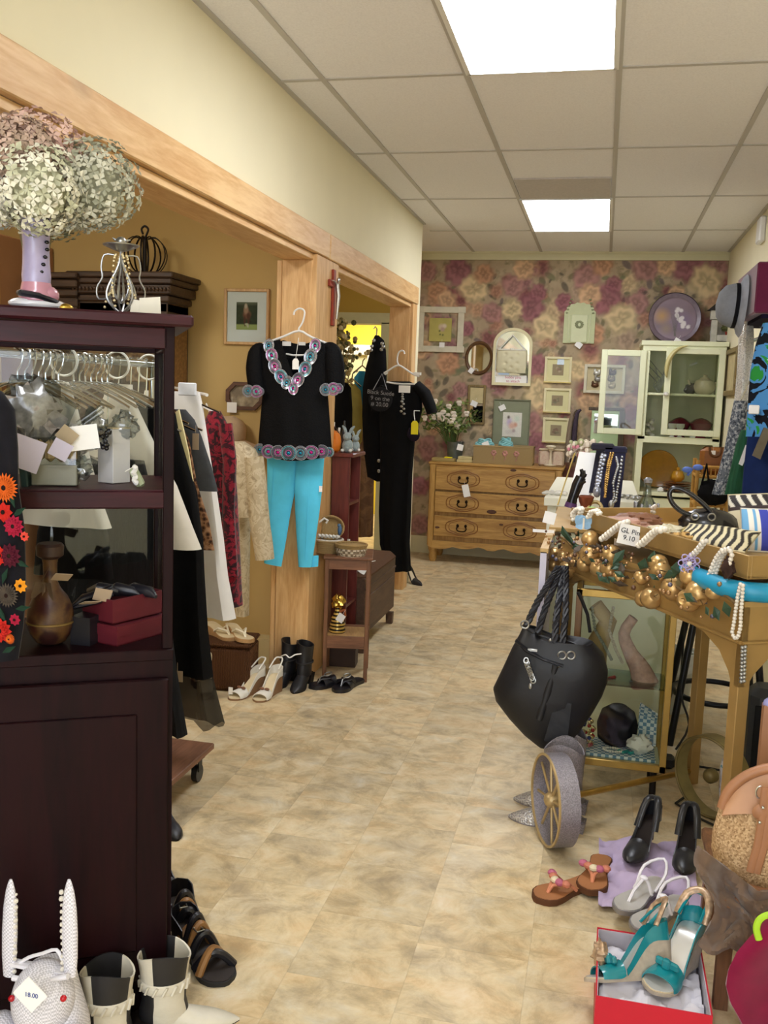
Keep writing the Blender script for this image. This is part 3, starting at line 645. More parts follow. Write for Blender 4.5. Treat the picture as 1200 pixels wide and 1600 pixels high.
# --- black garment with embroidered flowers hanging in front of the cabinet, cut by the frame edge
GY_ = 1.62
t = thing('embroidered_jacket', 'black jacket with orange and red embroidered flowers at the left frame edge', 'jacket', ony(-60, 1000, GY_), 0)
blk = mat('black_wool', '#121117', .85, var=.2, scale=60, sheen=.1)
def outline_garment(b, pts, y, dep, n=20, fold=0, nf=5, ph=0):
    """pts: (px_left, px_right, py) rows top to bottom at distance y"""
    rings = []
    for k, (xl, xr, py) in enumerate(pts):
        a = ony(xl, py, y); c = ony(xr, py, y); m_ = (a+c)/2; hw = (c.x-a.x)/2; d = dep[k] if hasattr(dep, '__len__') else dep; fo = fold*(k/(len(pts)-1))
        rings.append([(m_.x+hw*math.copysign(abs(math.cos(2*PI*i/n))**.8, math.cos(2*PI*i/n)), y+d*math.sin(2*PI*i/n)*(1+.0)+fo*math.sin(nf*2*PI*i/n+ph+.4*k), m_.z+(a.z-c.z)*-.5*math.cos(2*PI*i/n)) for i in range(n)])
    return b.loft(rings)
b = MB(); outline_garment(b, [(-90, -30, 598), (-110, 2, 612), (-120, 22, 640), (-120, 27, 700), (-122, 28, 760), (-124, 38, 830), (-126, 40, 920), (-126, 36, 980), (-126, 28, 1030)], GY_, .03, 24); b.wb('body', blk, t)
fl = [(8, 762, 26, 'orange', 0), (6, 800, 18, 'red', 1), (22, 822, 20, 'crimson', 2), (39, 838, 9, 'coral', 1), (16, 868, 22, 'darkred', 2), (0, 868, 18, 'red', 1), (12, 930, 22, 'grey', 0), (33, 915, 13, 'amber', 1), (2, 985, 22, 'red', 2), (24, 968, 11, 'crimson', 1), (16, 998, 10, 'orange', 0), (-30, 780, 26, 'red', 2), (-34, 850, 26, 'orange', 0), (-40, 930, 26, 'crimson', 2)]
cols = dict(orange='#c75a1c', red='#b3231b', crimson='#9a1a35', coral='#d4493a', darkred='#4a1322', grey='#4a4138', amber='#d68a1e')
for px, py, r, c, kind in fl:
    b = MB(); P0 = ony(px, py, GY_-.031); rr = r*GY_*1.03/F; n = (22, 8, 12)[kind]
    for lay in range(2 if kind != 1 else 1):
        for k in range(n):
            a = 2*PI*(k+.5*lay)/n; e = V(math.cos(a), 0, math.sin(a)); f = V(-math.sin(a), 0, math.cos(a)); R1 = rr*(1-.28*lay); ww = R1*(.16 if kind == 0 else .42 if kind == 1 else .32); y0 = V(0, -.002-.003*lay, 0)
            b._add([P0+y0, P0+e*R1*.55+f*ww+y0*1.4, P0+e*R1+y0*.7, P0+e*R1*.55-f*ww+y0*1.4], [(0, 1, 2, 3)])
    b.mi = 1; b.ell(P0+V(0, -.004, 0), (rr*.22, .003, rr*.22), 8, 5)
    b.wb('flower', [mat('thread_'+c, cols[c], .8, var=.15, scale=80), mat('thread_dark', '#241410', .8)], t, smooth=False)
b = MB()
for px, py, a in ((30, 800, .6), (34, 880, -.4), (8, 900, 1.2), (36, 950, .2), (4, 960, 2.0), (20, 780, 1.8), (14, 1015, .5)):
    P0 = ony(px, py, GY_-.031); e = V(math.cos(a), 0, math.sin(a))*.018; f = V(-math.sin(a), 0, math.cos(a))*.006; b._add([P0-e, P0+f+V(0, -.003, 0), P0+e, P0-f+V(0, -.003, 0)], [(0, 1, 2, 3)])
b.wb('leaves', mat('thread_green', '#1c3527', .8), t, smooth=False)
# ================================================================== side room: armoire, wall pictures, clothes rack
dk = wood('dark_carved_oak', '#4a3526', '#2a1c14', 7, 'X', .5, bump=.2)
t = thing('armoire', 'dark carved armoire with a stepped cornice against the tan wall', 'armoire', (-2.5, 4.575, 0))
b = MB(); b.box((.06, .03, 1.0), (.50, .25, 2.0), bev=.004); b.box((-.29, .02, 1.0), (.20, .27, 2.0), bev=.004); b.box((-.02, .02, .05), (.78, .30, .1), bev=.01); b.build('body', dk, t)
b = MB()
for z, o, h in ((1.90, .0, .05), (1.945, .015, .035), (1.99, .03, .05), (2.03, .04, .03), (2.06, .05, .03)): b.box((.06, .03, z), (.50+2*o, .25+2*o, h), bev=.006)
for z, o, h in ((1.92, .0, .05), (1.965, .02, .035), (2.01, .04, .04), (2.05, .055, .03)): b.box((-.29, .015, z), (.21+o, .27+2*o, h), bev=.006)
for k in range(27): b.ell((-.20+k*.0205, -.135, 1.99), (.008, .006, .012), 6, 4)
b.build('cornice', dk, t)
car = pattern('carved_panel', [(0, '#3a281c'), (.4, '#6a5138'), (.7, '#8a6f4c')], 40, 'voronoi', .6, .5, constant=False)
for x in (-.06, .18):
    b = MB(); b.box((x, -.105, .92), (.235, .03, 1.62), bev=.004); d = b.build('door', dk, t)
    for z in (.45, 1.1, 1.62): b = MB(); b.box((x, -.123, z), (.17, .012, .34 if z < 1.5 else .2), bev=.005); b.build('carved_panel', car, d)
    b = MB(); b.ell((x-.09*(1 if x > 0 else -1), -.13, 1.0), .012); b.build('knob', mat('dark_bronze', '#2b2119', .4, 1), d)
b = MB(); b.box((.311, .03, 1.2), (.006, .20, 1.3)); b.build('side_panel', pattern('burl_side', [(0, '#4e3519'), (.5, '#7a5629'), (.8, '#9a7440')], 60, 'noise', .6, constant=False), t)
# wrought iron ornament standing on the armoire
q = ony(226, 404, 4.6); t = thing('iron_pumpkin', 'black wrought iron pumpkin of curled bands on top of the armoire', 'ornament', (q.x, 4.6, 2.075))
iron = mat('black_iron', '#241d19', .5, .6); b = MB()
for k in range(10):
    a = 2*PI*k/10; e = V(math.cos(a), math.sin(a), 0); b.tube([e*.02+V(0, 0, .185), e*.06+V(0, 0, .192), e*.105+V(0, 0, .15), e*.115+V(0, 0, .09), e*.085+V(0, 0, .03), e*.04+V(0, 0, .004)], .0055, 6, flat=.5)
b.build('band', iron, t); b = MB(); b.cyl((0, 0, 0), (0, 0, .19), .012, n=8); b.build('stem', iron, t)
b = MB(); b.tube([(0, 0, .185), (.012, 0, .21), (.02, 0, .235), (0, 0, .25), (-.018, 0, .235), (-.01, 0, .21)], .006, 6); b.build('curl', iron, t)
# tall pinkish brown wardrobe at the far left
b = MB(); b.box((0, 0, 1.12), (.55, .5, 2.24), bev=.006); tt = thing('wardrobe', 'plain pinkish brown wardrobe behind the boot vase', 'wardrobe', (-3.3, 4.53, 0)); b.build('body', mat('brown_laminate', '#a87a56', .6, var=.06, scale=8), tt)
b = MB(); b.box((.268, -.246, 1.12), (.02, .02, 2.22)); b.build('edge_strip', mat('pale_edge', '#d9b36c', .5), tt)
b = MB(); b.box((-.01, -.255, 1.12), (.50, .02, 2.16), bev=.003); d = b.build('door', mat('brown_laminate', '#a87a56'), tt); b = MB(); b.ell((-.2, -.275, 1.1), .014); b.build('knob', mat('dark_bronze', '#2b2119', .4, 1), d)

# pictures on the tan wall
def framed(name, label, cat, px0, py0, px1, py1, y, fw, fm, depth=.018, mats_=None, bevel=.003, group=None, z_off=0):
    """rectangular picture on a wall at distance y, facing -Y; returns thing and its opening"""
    a = ony(px0, py0, y); c = ony(px1, py1, y); w, h = abs(c.x-a.x), abs(a.z-c.z); cx, cz = (a.x+c.x)/2, (a.z+c.z)/2
    t = thing(name, label, cat, (cx, y, cz), 0, group); b = MB()
    for s in (-1, 1): b.box((s*(w/2-fw/2), -depth/2, 0), (fw, depth, h), bev=bevel); b.box((0, -depth/2, s*(h/2-fw/2)), (w-2*fw+.002, depth, fw), bev=bevel)
    b.build('frame', fm, t); return t, w-2*fw, h-2*fw
def matboard(t, w, h, m, y=-.004): b = MB(); b.box((0, y, 0), (w, .004, h)); return b.build('mat_board', m, t, smooth=False)
def print_(t, w, h, fn, n=(70, 90), y=-.0075, at=(0, 0), name='print', rough=.6):
    u, v, P = picture_grid(w, h, n[0], n[1], y); P[..., 0] += at[0]; P[..., 2] += at[1]
    return paint(name, P, fn(u, v), painted('printed_paper', .6, .3), t)
def nz(u, v, f, seed=0):
    r = np.random.RandomState(seed); s = np.zeros_like(u)
    for k in range(6):
        a = r.uniform(-f, f, 2); s += np.sin(a[0]*u*6.28+a[1]*v*6.28+r.uniform(0, 6.28))/6
    return s[..., None]
def horse(u, v):
    C = L3('#2d3a26')*(1+.5*nz(u, v, 7, 1)); C = C*np.ones(u.shape+(3,)); m = np.clip((.22-v)/.05, 0, 1)[..., None]; C = C*(1-m)+L3('#a6b06a')*m
    m = np.clip((v-.86)/.1, 0, 1)[..., None]; C = C*(1-m)+L3('#6b6f58')*m
    br = L3('#8d5a45'); dkb = L3('#5d3427')
    for cu, cv, ru, rv, col in ((.5, .55, .24, .2, br), (.46, .72, .15, .2, L3('#b98f73')), (.45, .86, .09, .12, L3('#d3bda6')), (.4, .34, .07, .22, dkb), (.58, .33, .07, .24, dkb), (.56, .14, .05, .08, L3('#d3c7b0')), (.42, .18, .045, .08, dkb), (.58, .5, .12, .15, dkb), (.5, .2, .12, .05, L3('#c9c2a0'))):
        m = blob(u, v, cu, cv, ru, rv, .5); C = C*(1-m)+col*m
    return np.clip(C, 0, 1)
t, w, h = framed('framed_picture', 'light wood framed horse photograph with a wide white mat on the tan wall', 'picture', 352, 451, 421, 540, YM, .016, wood('blond_frame', '#d6b07a', '#b98d56', 8, 'Z', .45))
matboard(t, w, h, paper); print_(t, w*.53, h*.55, horse, at=(0, .005)); b = MB(); b.box((0, -.012, 0), (w, .0015, h)); b.build('glass_pane', pane, t, smooth=False)
a, c = ony(355, 596, YM), ony(412, 642, YM); cx, cz, w, h = (a.x+c.x)/2, (a.z+c.z)/2, c.x-a.x, a.z-c.z
t = thing('octagonal_plaque', 'dark octagonal framed sepia scene on the tan wall left of the black top', 'picture', (cx, YM, cz))
def octa(w, h, k): return [(-w/2+k, -h/2), (w/2-k, -h/2), (w/2, -h/2+k), (w/2, h/2-k), (w/2-k, h/2), (-w/2+k, h/2), (-w/2, h/2-k), (-w/2, -h/2+k)]
b = MB(); o1, o2 = octa(w, h, .045), octa(w-.04, h-.04, .035); n = 8; vs = []
for y_, pl in ((0, o1), (-.02, o1), (-.02, o2), (-.004, o2)): vs.append([(x, y_, z) for x, z in pl])
b.loft(vs, caps=False); b.build('frame', wood('plaque_brown', '#6b4630', '#452c1e', 8, 'X', .5), t)
b = MB(); b.prism(o2, .004, M=FRONT); b.build('scene', pattern('sepia_scene', [(0, '#55493a'), (.45, '#7f7059'), (.6, '#a8987b'), (.8, '#cbbb9b')], 16, 'noise', .6, constant=False), t, smooth=False)
tagcard(t, (-w*.32, -.022, -h*.42), .055, .055)
# clothes rack
RX = -1.65
t = thing('clothes_rack', 'rolling clothes rack with a brown board base behind the dark cabinet', 'clothes rack', (RX, 2.75, 0))
zr = onx(100, 558, RX).z; chrome = mat('chrome', '#c4c6c8', .12, 1, var=.02)
b = MB(); b.box((0, 0, .125), (.52, 1.04, .024), bev=.003); b.build('base_board', wood('rack_board', '#8a5f48', '#65422f', 5, 'Y', .5), t)
b = MB(); b.cyl((0, -.56, zr), (0, .56, zr), .0145, n=14); b.build('rail', chrome, t)
for y in (-.5, .5): b = MB(); b.cyl((0, y, .13), (0, y, zr), .012, n=12); b.build('upright', chrome, t)
for sx in (-1, 1):
    for y in (-.45, .45):
        b = MB(); b.box((sx*.215, y, .102), (.05, .06, .022), bev=.003); b.box((sx*.215-.014, y+.008, .07), (.004, .03, .05)); b.box((sx*.215+.014, y+.008, .07), (.004, .03, .05)); c_ = b.build('caster', mat('black_caster', '#17161a', .45), t)
        b = MB(); b.cyl((sx*.215-.011, y+.012, .034), (sx*.215+.011, y+.012, .034), .033, n=20); b.build('wheel', mat('caster_wheel', '#25262a', .4), c_)
for k, (px, py) in enumerate(((100, 556), (183, 560), (233, 576))):
    q = onx(px, py, RX); t2 = thing('size_divider', ('white round size divider nearest the left end of the rack rail', 'white round size divider in the middle of the rack rail', 'white round size divider at the far end of the rack rail')[k], 'rack divider', (RX, min(q.y, 3.27), zr), 0, 'size dividers on the rack rail')
    b = MB(); b.tube([(.0455*math.cos(2*PI*i/28), 0, .0455*math.sin(2*PI*i/28)-.012) for i in range(28)], .004, 6, closed=True); b.build('rim', mat('white_plastic', '#e9e8e4', .35, var=.02), t2)
    b = MB(); prf = [(.016, .042), ]; b.loft([[(rr*math.cos(2*PI*i/28), yy, rr*math.sin(2*PI*i/28)-(.012 if rr > .02 else 0)) for i in range(28)] for rr, yy in ((.0165, -.001), (.0455, -.001), (.0455, .001), (.0165, .001))], caps=False, loop=True); b.build('disc', glass('divider_plastic', '#e6e6e0', .12, .2), t2)
white_pl = mat('white_plastic', '#e9e8e4', .35, var=.02)
def hanger_parts(t, w, m, zhook, rw=.004, M=None, bar=True, drop=.11, part='hanger'):
    """hanger in the thing's local XZ plane; the hook's top at zhook"""
    z0 = zhook-.05; b = MB(); hk = [(.022*math.sin(a), 0, zhook-.022+.022*math.cos(a)) for a in [(-2.2+4.4*i/12) for i in range(13)]]
    hk = hk[::-1]; hk = hk[:10]; hk = [(x, y, z) for x, y, z in hk]
    pts = [(-.020, 0, zhook-.03), (-.022, 0, zhook-.018), (-.014, 0, zhook-.004), (0, 0, zhook), (.014, 0, zhook-.004), (.022, 0, zhook-.02), (.020, 0, zhook-.042), (.004, 0, zhook-.07), (0, 0, zhook-.095)]
    b.tube(pts, rw, 8, M=M); zs = zhook-.095
    b.tube([(-w/2, 0, zs-drop), (-w/4, 0, zs-drop*.45), (0, 0, zs), (w/4, 0, zs-drop*.45), (w/2, 0, zs-drop)], rw*1.2, 8, M=M)
    if bar: b.tube([(-w/2, 0, zs-drop), (-w/2+.01, 0, zs-drop-.012), (w/2-.01, 0, zs-drop-.012), (w/2, 0, zs-drop)], rw*1.1, 8, M=M)
    return b.build(part, m, t)
def rack_garment(name, lab, cat, y, rows, m, dep=.035, fold=0, nf=6, cx=RX, hook=None, group='clothes on the rolling rack', minw=.05, cut=None):
    """rows: right edge (px, py) from collar to hem at distance y; left side mirrors it"""
    pts = [ony(px, py, y) for px, py in rows]; t = thing(name, lab, cat, (cx, y, 0), 0, group); b = MB(); rings = []; n = 36; K = len(pts)
    for k, p in enumerate(pts):
        hw = max(minw, p.x-cx); d = dep*(.75+.25*k/(K-1)) if not hasattr(dep, '__len__') else dep[k]; fo = fold*(k/(K-1))**1.2
        ring = []
        for i in range(n):
            a = 2*PI*i/n; ca, sa = math.cos(a), math.sin(a); x = hw*math.copysign(abs(ca)**.85, ca)
            zz = p.z+(0 if k else 0)-(.25*(1-abs(ca))*-.0)
            ring.append((x, d*math.copysign(abs(sa)**.8, sa)+fo*math.sin(nf*a+k*.25), zz))
        rings.append(ring)
    b.loft(rings); o = b.build('body', m, t); zt = pts[0].z
    hk = MB(); zz = hook or zr; hk.tube([(0, -.012, zz-.005), (0, -.016, zz+.006), (0, 0, zz+.019), (0, .016, zz+.006), (0, .012, zz-.02), (0, 0, zt-.0)], .0025, 6); hk.tube([(-.2, 0, zt-.075), (0, 0, zt), (.2, 0, zt-.075)], .004, 6); hk.build('hanger', chrome, t)
    return t
h0_ = thing('wire_hanger', 'chrome hanger on the rolling rack rail between the white dividers', 'hanger', (RX, 2.42, zr), 0, 'chrome hangers on the rack rail')
b = MB(); b.tube([(-.014, 0, -.012), (-.017, 0, .004), (-.010, 0, .016), (0, 0, .018), (.010, 0, .016), (.018, 0, 0), (.012, 0, -.03), (0, 0, -.05), (0, 0, -.075)], .003, 8); b.build('hook', chrome, h0_)
b = MB(); b.tube([(-.19, 0, -.15), (-.1, 0, -.105), (0, 0, -.075), (.1, 0, -.105), (.19, 0, -.15)], .004, 8); b.build('shoulder_wire', chrome, h0_)
for k in range(13):
    dup(h0_, (RX, 2.455+.035*k+(.05 if k > 5 else 0), zr), (0, 0, R.uniform(-.25, .25)))
linen = mat('white_linen', '#d6d0c4', .85, var=.05, scale=14, bump=.1, bscale=30)
satin_w = mat('white_satin', '#e6e4e2', .45, var=.04, scale=12, bump=.12, bscale=14)
black_f = mat('black_cloth', '#09090b', .8, var=.2, scale=30, bump=.1)
rg = rack_garment
rg('skirt', 'short black skirt hanging below the cream jacket in the rack', 'skirt', 2.70, [(120, 700), (150, 780), (168, 838), (175, 905)], black_f, fold=.006)
t = rg('jacket', 'cream white jacket with slanted hem, nearest on the rack', 'jacket', 2.60, [(80, 596), (120, 640), (135, 700), (152, 770), (172, 826)], linen, fold=.008)
t = rg('coat', 'long white linen coat flaring past the cabinet post', 'coat', 3.0, [(180, 600), (199, 620), (240, 693), (275, 760), (300, 826), (313, 859)], linen, dep=.04, fold=.012, nf=5)
b = MB(); b.tube([V(p.x-RX, -.045, p.z) for p in (ony(px, py, 3.0) for px, py in ((170, 640), (178, 700), (182, 800), (186, 880)))], .004, 6); b.build('placket', linen, t)
t = rg('dress', 'long black dress with sheer hem reaching near the rack board', 'dress', 3.08, [(270, 640), (283, 690), (303, 760), (316, 840), (318, 900), (322, 980), (330, 1060)], black_f, fold=.02, nf=7)
rows = [(329, 1058), (336, 1092), (346, 1134)]; b = MB(); rings = []
for k, (px, py) in enumerate(rows):
    p = ony(px, py, 3.08); hw = p.x-RX; rings.append([(hw*math.cos(2*PI*i/48), .04*math.sin(2*PI*i/48)+(.02+.006*k)*math.sin(7*2*PI*i/48+1.5), p.z-.012*math.sin(9*2*PI*i/48)) for i in range(48)])
b.loft(rings, caps=False); b.build('sheer_hem', sheer('black_chiffon', '#0c0c0e', .78), t)
tagcard(t, (ony(283, 1053, 3.04).x-RX, -.07, ony(283, 1053, 3.04).z), .04, .04, mt=mat('kraft_tag', '#a8947c', .8, var=.03))
rg('skirt', 'long black crinkled skirt almost touching the rack board', 'skirt', 2.92, [(225, 720), (250, 830), (262, 950), (274, 1050), (290, 1150)], mat('black_crinkle', '#17181b', .8, var=.3, scale=10, stretch=(8, 8, 1), bump=.4), fold=.02, nf=8)
t = rg('jacket', 'black jacket showing a cream lining edge, on the rack', 'jacket', 3.14, [(262, 628), (276, 650), (292, 720), (308, 770), (318, 862)], black_f)
b = MB(); A = [ony(*q, 3.10) for q in ((276, 644), (281, 640), (296, 706), (303, 752), (297, 748), (284, 690))]; b._add([V(p.x-RX, -.05, p.z) for p in A]+[V(p.x-RX, -.042, p.z) for p in A], [(0, 1, 2, 3, 4, 5), (6, 7, 8, 9, 10, 11)]+[(i, (i+1) % 6, 6+(i+1) % 6, 6+i) for i in range(6)]); b.build('lining', mat('cream_lining', '#dccf9c', .6, var=.04), t, smooth=False)
rg('blouse', 'brown leopard print blouse squeezed between dark jackets', 'blouse', 3.20, [(275, 640), (296, 690), (308, 756), (326, 812), (335, 860)], pattern('leopard_print', [(0, '#2a1c14'), (.3, '#5b3c28'), (.5, '#8b6546'), (.7, '#a07a5c')], 60, 'voronoi', .7), dep=.02)
t = rg('jacket', 'charcoal grey jacket with three-quarter sleeves, on the rack', 'jacket', 3.26, [(290, 640), (304, 656), (315, 682), (331, 730), (341, 768)], mat('charcoal_wool', '#45474a', .85, var=.12, scale=40), dep=.03)
tagcard(t, (ony(300, 690, 3.2).x-RX+.01, -.05, ony(300, 690, 3.2).z), .025, .06, mt=mat('kraft_tag', '#a8947c'))
t = rg('skirt', 'long white lacy skirt with a waistband, right of the charcoal jacket', 'skirt', 3.42, [(312, 613), (316, 632), (330, 728), (338, 772), (348, 842), (354, 900), (366, 968)], satin_w, dep=.03, fold=.02, nf=6)
b = MB(); q = ony(290, 608, 3.36); b.box((q.x-RX, -.045, q.z), (.075, .012, .05), bev=.004); b.build('clip_hanger', mat('pale_blue_clip', '#dfe4ee', .4, var=.06), t)
crim = pattern('crimson_floral_velvet', [(0, '#240a10'), (.42, '#3c0d18'), (.5, '#7c1526'), (.62, '#8d1a2c'), (.72, '#3a0f1a')], 26, 'noise', .8, distort=1.5, sheen=.3)
t = thing('dress', 'crimson dress with dark floral velvet pattern hanging past the rack end', 'dress', (-1.60, 3.72, 0), 0, 'clothes on the rolling rack'); b = MB(); outline_garment(b, [(328, 344, 642), (320, 352, 657), (318, 363, 688), (322, 366, 728), (326, 370, 780), (334, 374, 860), (344, 377, 920), (350, 379, 946)], 3.72, [.02, .035, .05, .05, .05, .05, .05, .05], 28, .01, 4); b.wb('body', crim, t)
b = MB(); pts = [ony(px, py, 3.72) for px, py in ((300, 622), (316, 634), (336, 645), (341, 652))]; b.tube(pts, .006, 6); pts = [ony(px, py, 3.74) for px, py in ((300, 622), (304, 608), (298, 600))]; b.tube(pts, .003, 6); b.wb('hanger', white_pl, t)
b = MB(); pts = [ony(px, py, 3.68) for px, py in ((352, 662), (359, 720), (357, 800), (362, 900))]; b.tube(pts, [.03, .03, .028, .03], 10, flat=.8); b.wb('sleeve', crim, t)
broc = pattern('tan_brocade', [(0, '#9a886a'), (.35, '#b3a283'), (.5, '#c4b597'), (.66, '#a89676')], 18, 'noise', .55, distort=2.2, bump=.15)
t = thing('jacket', 'tan flowered brocade jacket with long sleeve beside the turquoise trousers', 'jacket', (-1.85, 4.2, 0), 0, 'clothes on the rolling rack'); b = MB()
outline_garment(b, [(360, 382, 690), (352, 398, 702), (350, 406, 722), (350, 406, 770), (352, 405, 806)], 4.2, [.03, .06, .075, .075, .075], 24, .008, 4); b.wb('body', broc, t)
b = MB(); pts = [ony(px, py, 4.15) for px, py in ((397, 714), (401, 760), (405, 810), (411, 850), (414, 874))]; b.tube(pts, [.045, .05, .05, .048, .046], 14, flat=.8); b.wb('sleeve', broc, t)
b = MB(); pts = [ony(px, py, 4.3) for px, py in ((352, 700), (330, 650), (322, 630))]; b.tube(pts, .004, 6); b.wb('hanger', white_pl, t)
t = thing('trousers', 'matching tan brocade trousers hanging below the jacket', 'trousers', (-1.9, 4.32, 0), 0, 'clothes on the rolling rack'); b = MB(); outline_garment(b, [(355, 392, 790), (360, 390, 850), (366, 389, 900), (370, 388, 962)], 4.32, .035, 20, .006, 3); b.wb('legs', broc, t)
# rod that carries the two
b = MB(); b.cyl((-1.60, 3.64, 1.475), (-2.18, 4.52, 1.50), .007, n=10); b.solo('clothes_rod', white_pl, 'white rod from the armoire side that carries the crimson dress', 'rod')
# cream cap on the tan wall
q = ony(360, 672, YM-.08); t = thing('cap', 'cream cap hanging on the tan wall above the brocade jacket', 'cap', q)
cm = mat('cream_canvas', '#cdb394', .8, var=.06, scale=40); b = MB(); b.lathe([(.088, -.05), (.09, -.02), (.082, .03), (.055, .062), (.01, .075), (0, .076)], n=24, M=Matrix.Rotation(.25, 4, 'Y')); b.build('crown', cm, t)
b = MB(); b.sheet(lambda u, v: V(.07+.09*u*math.cos((v-.5)*1.2), .085*(v-.5)*2*(1-.25*u), -.05-.03*u-.018*(2*v-1)**2), 6, 10, .005); b.build('brim', cm, t)
# ================================================================== around the two pine posts
# --- beaded black top on a white hanger
SY = 4.43
t = thing('beaded_top', 'black beaded short-sleeved top on a white hanger in front of the pine post', 'top', ony(458, 720, SY))
seq = pattern('black_sequin_knit', [(0, '#2c211a'), (.10, '#0f0e11'), (.3, '#070709')], 130, 'voronoi', .75, .2, constant=False)
NL, NR = 441, 492
def topline(u):       # px row of the front's upper edge at column u (0 left .. 1 right)
    x = 399+u*(522-399)
    sh = 541-abs(1)*0
    if x < NL: return lerp(543, 531, (x-399)/(NL-399))
    if x > NR: return lerp(531, 541, (x-NR)/(522-NR))
    m_ = 467; return 531+(600-531)*(1-abs(x-m_)/((NR-NL)/2))**.9
def colx(u, py):      # px column of body at row py
    q = (py-531)/(718-531); l = lerp(lerp(399, 411, min(1, q*2.2)), 402, max(0, (q-.45)/.55)); r = lerp(lerp(522, 512, min(1, q*2.2)), 519, max(0, (q-.45)/.55)); return l+(r-l)*u
def torso(front):
    def fn(u, v):
        u2 = u; hem = 712+10*math.sin(PI*u2)-6*(1-u2)
        top = topline(u2) if front else (lerp(543, 531, min(1, u2/.34)) if u2 < .5 else lerp(531, 541, max(0, (u2-.76)/.24)))+(6*math.sin(PI*max(0, min(1, (u2-.34)/.42))))
        py = lerp(hem, top, v); px = colx(u2, py); p = ony(px, py, SY)
        d = .055*math.sin(PI*u2)**.6*(1-.3*v)+.004*math.sin(u2*17+v*3)*(1-v); return V(p.x, SY-d if front else SY+.7*d, p.z)
    return fn
b = MB(); b.sheet(torso(True), 44, 30, .004); b.sheet(torso(False), 30, 16, .004); b.wb('body', seq, t)
for side in (-1, 1):
    b = MB(); P = [(401, 553), (399, 575), (401, 597), (402, 610)] if side < 0 else [(520, 551), (523, 570), (524, 588), (524, 604)]
    Q = [(413, 541), (406, 544)] if side < 0 else [(507, 540), (515, 543)]
    b.tube([ony(x, y, SY) for x, y in Q+P], [.012, .030, .042, .047, .046, .045], 18); o = b.wb('sleeve', seq, t)
bead_c = [mat('bead_silver', '#b9bcc4', .25, .6), mat('bead_pink', '#d07ab4', .25, .35), mat('bead_turquoise', '#6fb7c2', .25, .35), mat('bead_pewter', '#7b7c88', .3, .5), mat('gem_blue', '#1d86a8', .1, .3), mat('gem_magenta', '#c21d84', .1, .3)]
def medallion(b, c, e1, e2, out, ra, rb, cols):
    for k, (q, mi) in enumerate(zip((1.08, .9, .72, .54, .38), (0,)+cols[:1]+(3,)+cols[1:])):
        b.mi = mi; b.tube([c+e1*ra*q*math.cos(2*PI*i/18)+e2*rb*q*math.sin(2*PI*i/18)+out*(.004+.001*k) for i in range(18)], ra*.075, 5, closed=True)
    b.mi = 4 if cols[1] in (2, 3) else 5
    b.ell(c+out*.004, (ra*.30, .004, rb*.26), 8, 5)
PXM = SY*1.045/F
def trimline(name, pts, ra, rb, off):
    b = MB()
    for k, (px, py, rot, rs) in enumerate(pts):
        c = ony(px, py, SY); q = (px-399)/(522-399); c.y = SY-off(px, py); a = math.radians(rot); e1 = V(math.cos(a), 0, math.sin(a)); e2 = V(-math.sin(a), 0, math.cos(a))
        medallion(b, c, e1, e2, V(0, -1, 0), ra*rs*PXM, rb*rs*PXM, ((0, 2, 3), (1, 0, 2), (3, 1, 0), (2, 3, 1))[k % 4])
    return b.wb(name, bead_c, t)
boff = lambda px, py: .055*max(.05, math.sin(PI*min(1, max(0, (px-399)/(522-399)))))**.6*.95+.001
trimline('neckline_beading', [(424, 541, 80, .8), (429, 556, 110, .9), (434, 573, 115, .95), (444, 589, 125, .95), (453, 598, 60, .8), (463, 607, 90, .75), (470, 594, 60, .9), (481, 577, 65, .95), (489, 558, 70, .95), (496, 541, 80, .85)], 12, 9.5, lambda px, py: boff(px, py)*.78+.002)
trimline('hem_beading', [(409, 702, 0, .85), (424, 705, 0, 1), (440, 706, 0, 1), (457, 707, 0, 1.12), (475, 707, 0, 1), (491, 706, 0, 1), (506, 705, 0, .95), (516, 706, 0, .7)], 10.5, 10, boff)
trimline('cuff_beading', [(394, 611, 15, .9), (407, 612, -10, .95), (413, 612, 0, .6)], 9.5, 9.5, lambda px, py: .052)
trimline('cuff_beading', [(514, 609, 0, .9), (526, 608, 10, .95), (534, 607, 5, .7)], 9.5, 9.5, lambda px, py: .052)
b = MB(); c = ony(468, 483, SY); hanger_w = .20
hk = [ony(px, py, SY+.02) for px, py in ((459, 492), (460, 487), (463, 484), (468, 482), (474, 484), (476, 489), (474, 500), (471, 507), (467, 513), (467, 517))]
b.tube(hk, .0045, 8); b.tube([ony(px, py, SY) for px, py in ((400, 541), (440, 527), (467, 517), (487, 527), (520, 540))], .0055, 8); b.tube([ony(px, py, SY) for px, py in ((447, 553), (458, 555), (470, 555), (488, 554))], .0045, 8); b.wb('hanger', white_pl, t)
q = ony(462, 568, SY-.05); b = MB(); b.prism([(-.016, -.028), (.016, -.028), (.016, .012), (.008, .024), (-.008, .024), (-.016, .012)], .002, M=Matrix.Translation(q) @ FRONT); b.cyl(q+V(0, 0, .024), q+V(.002, .03, .125), .0012, n=4); b.wb('price_tag', paper, t, smooth=False)
b = MB()
for px, py, w, h in ((448, 537, .045, .022), (472, 537, .035, .016)): q = ony(px, py, SY+.02); b.box(tuple(q), (w, .002, h))
b.wb('label', mat('garment_label', '#d8d5cf', .7), t, smooth=False)
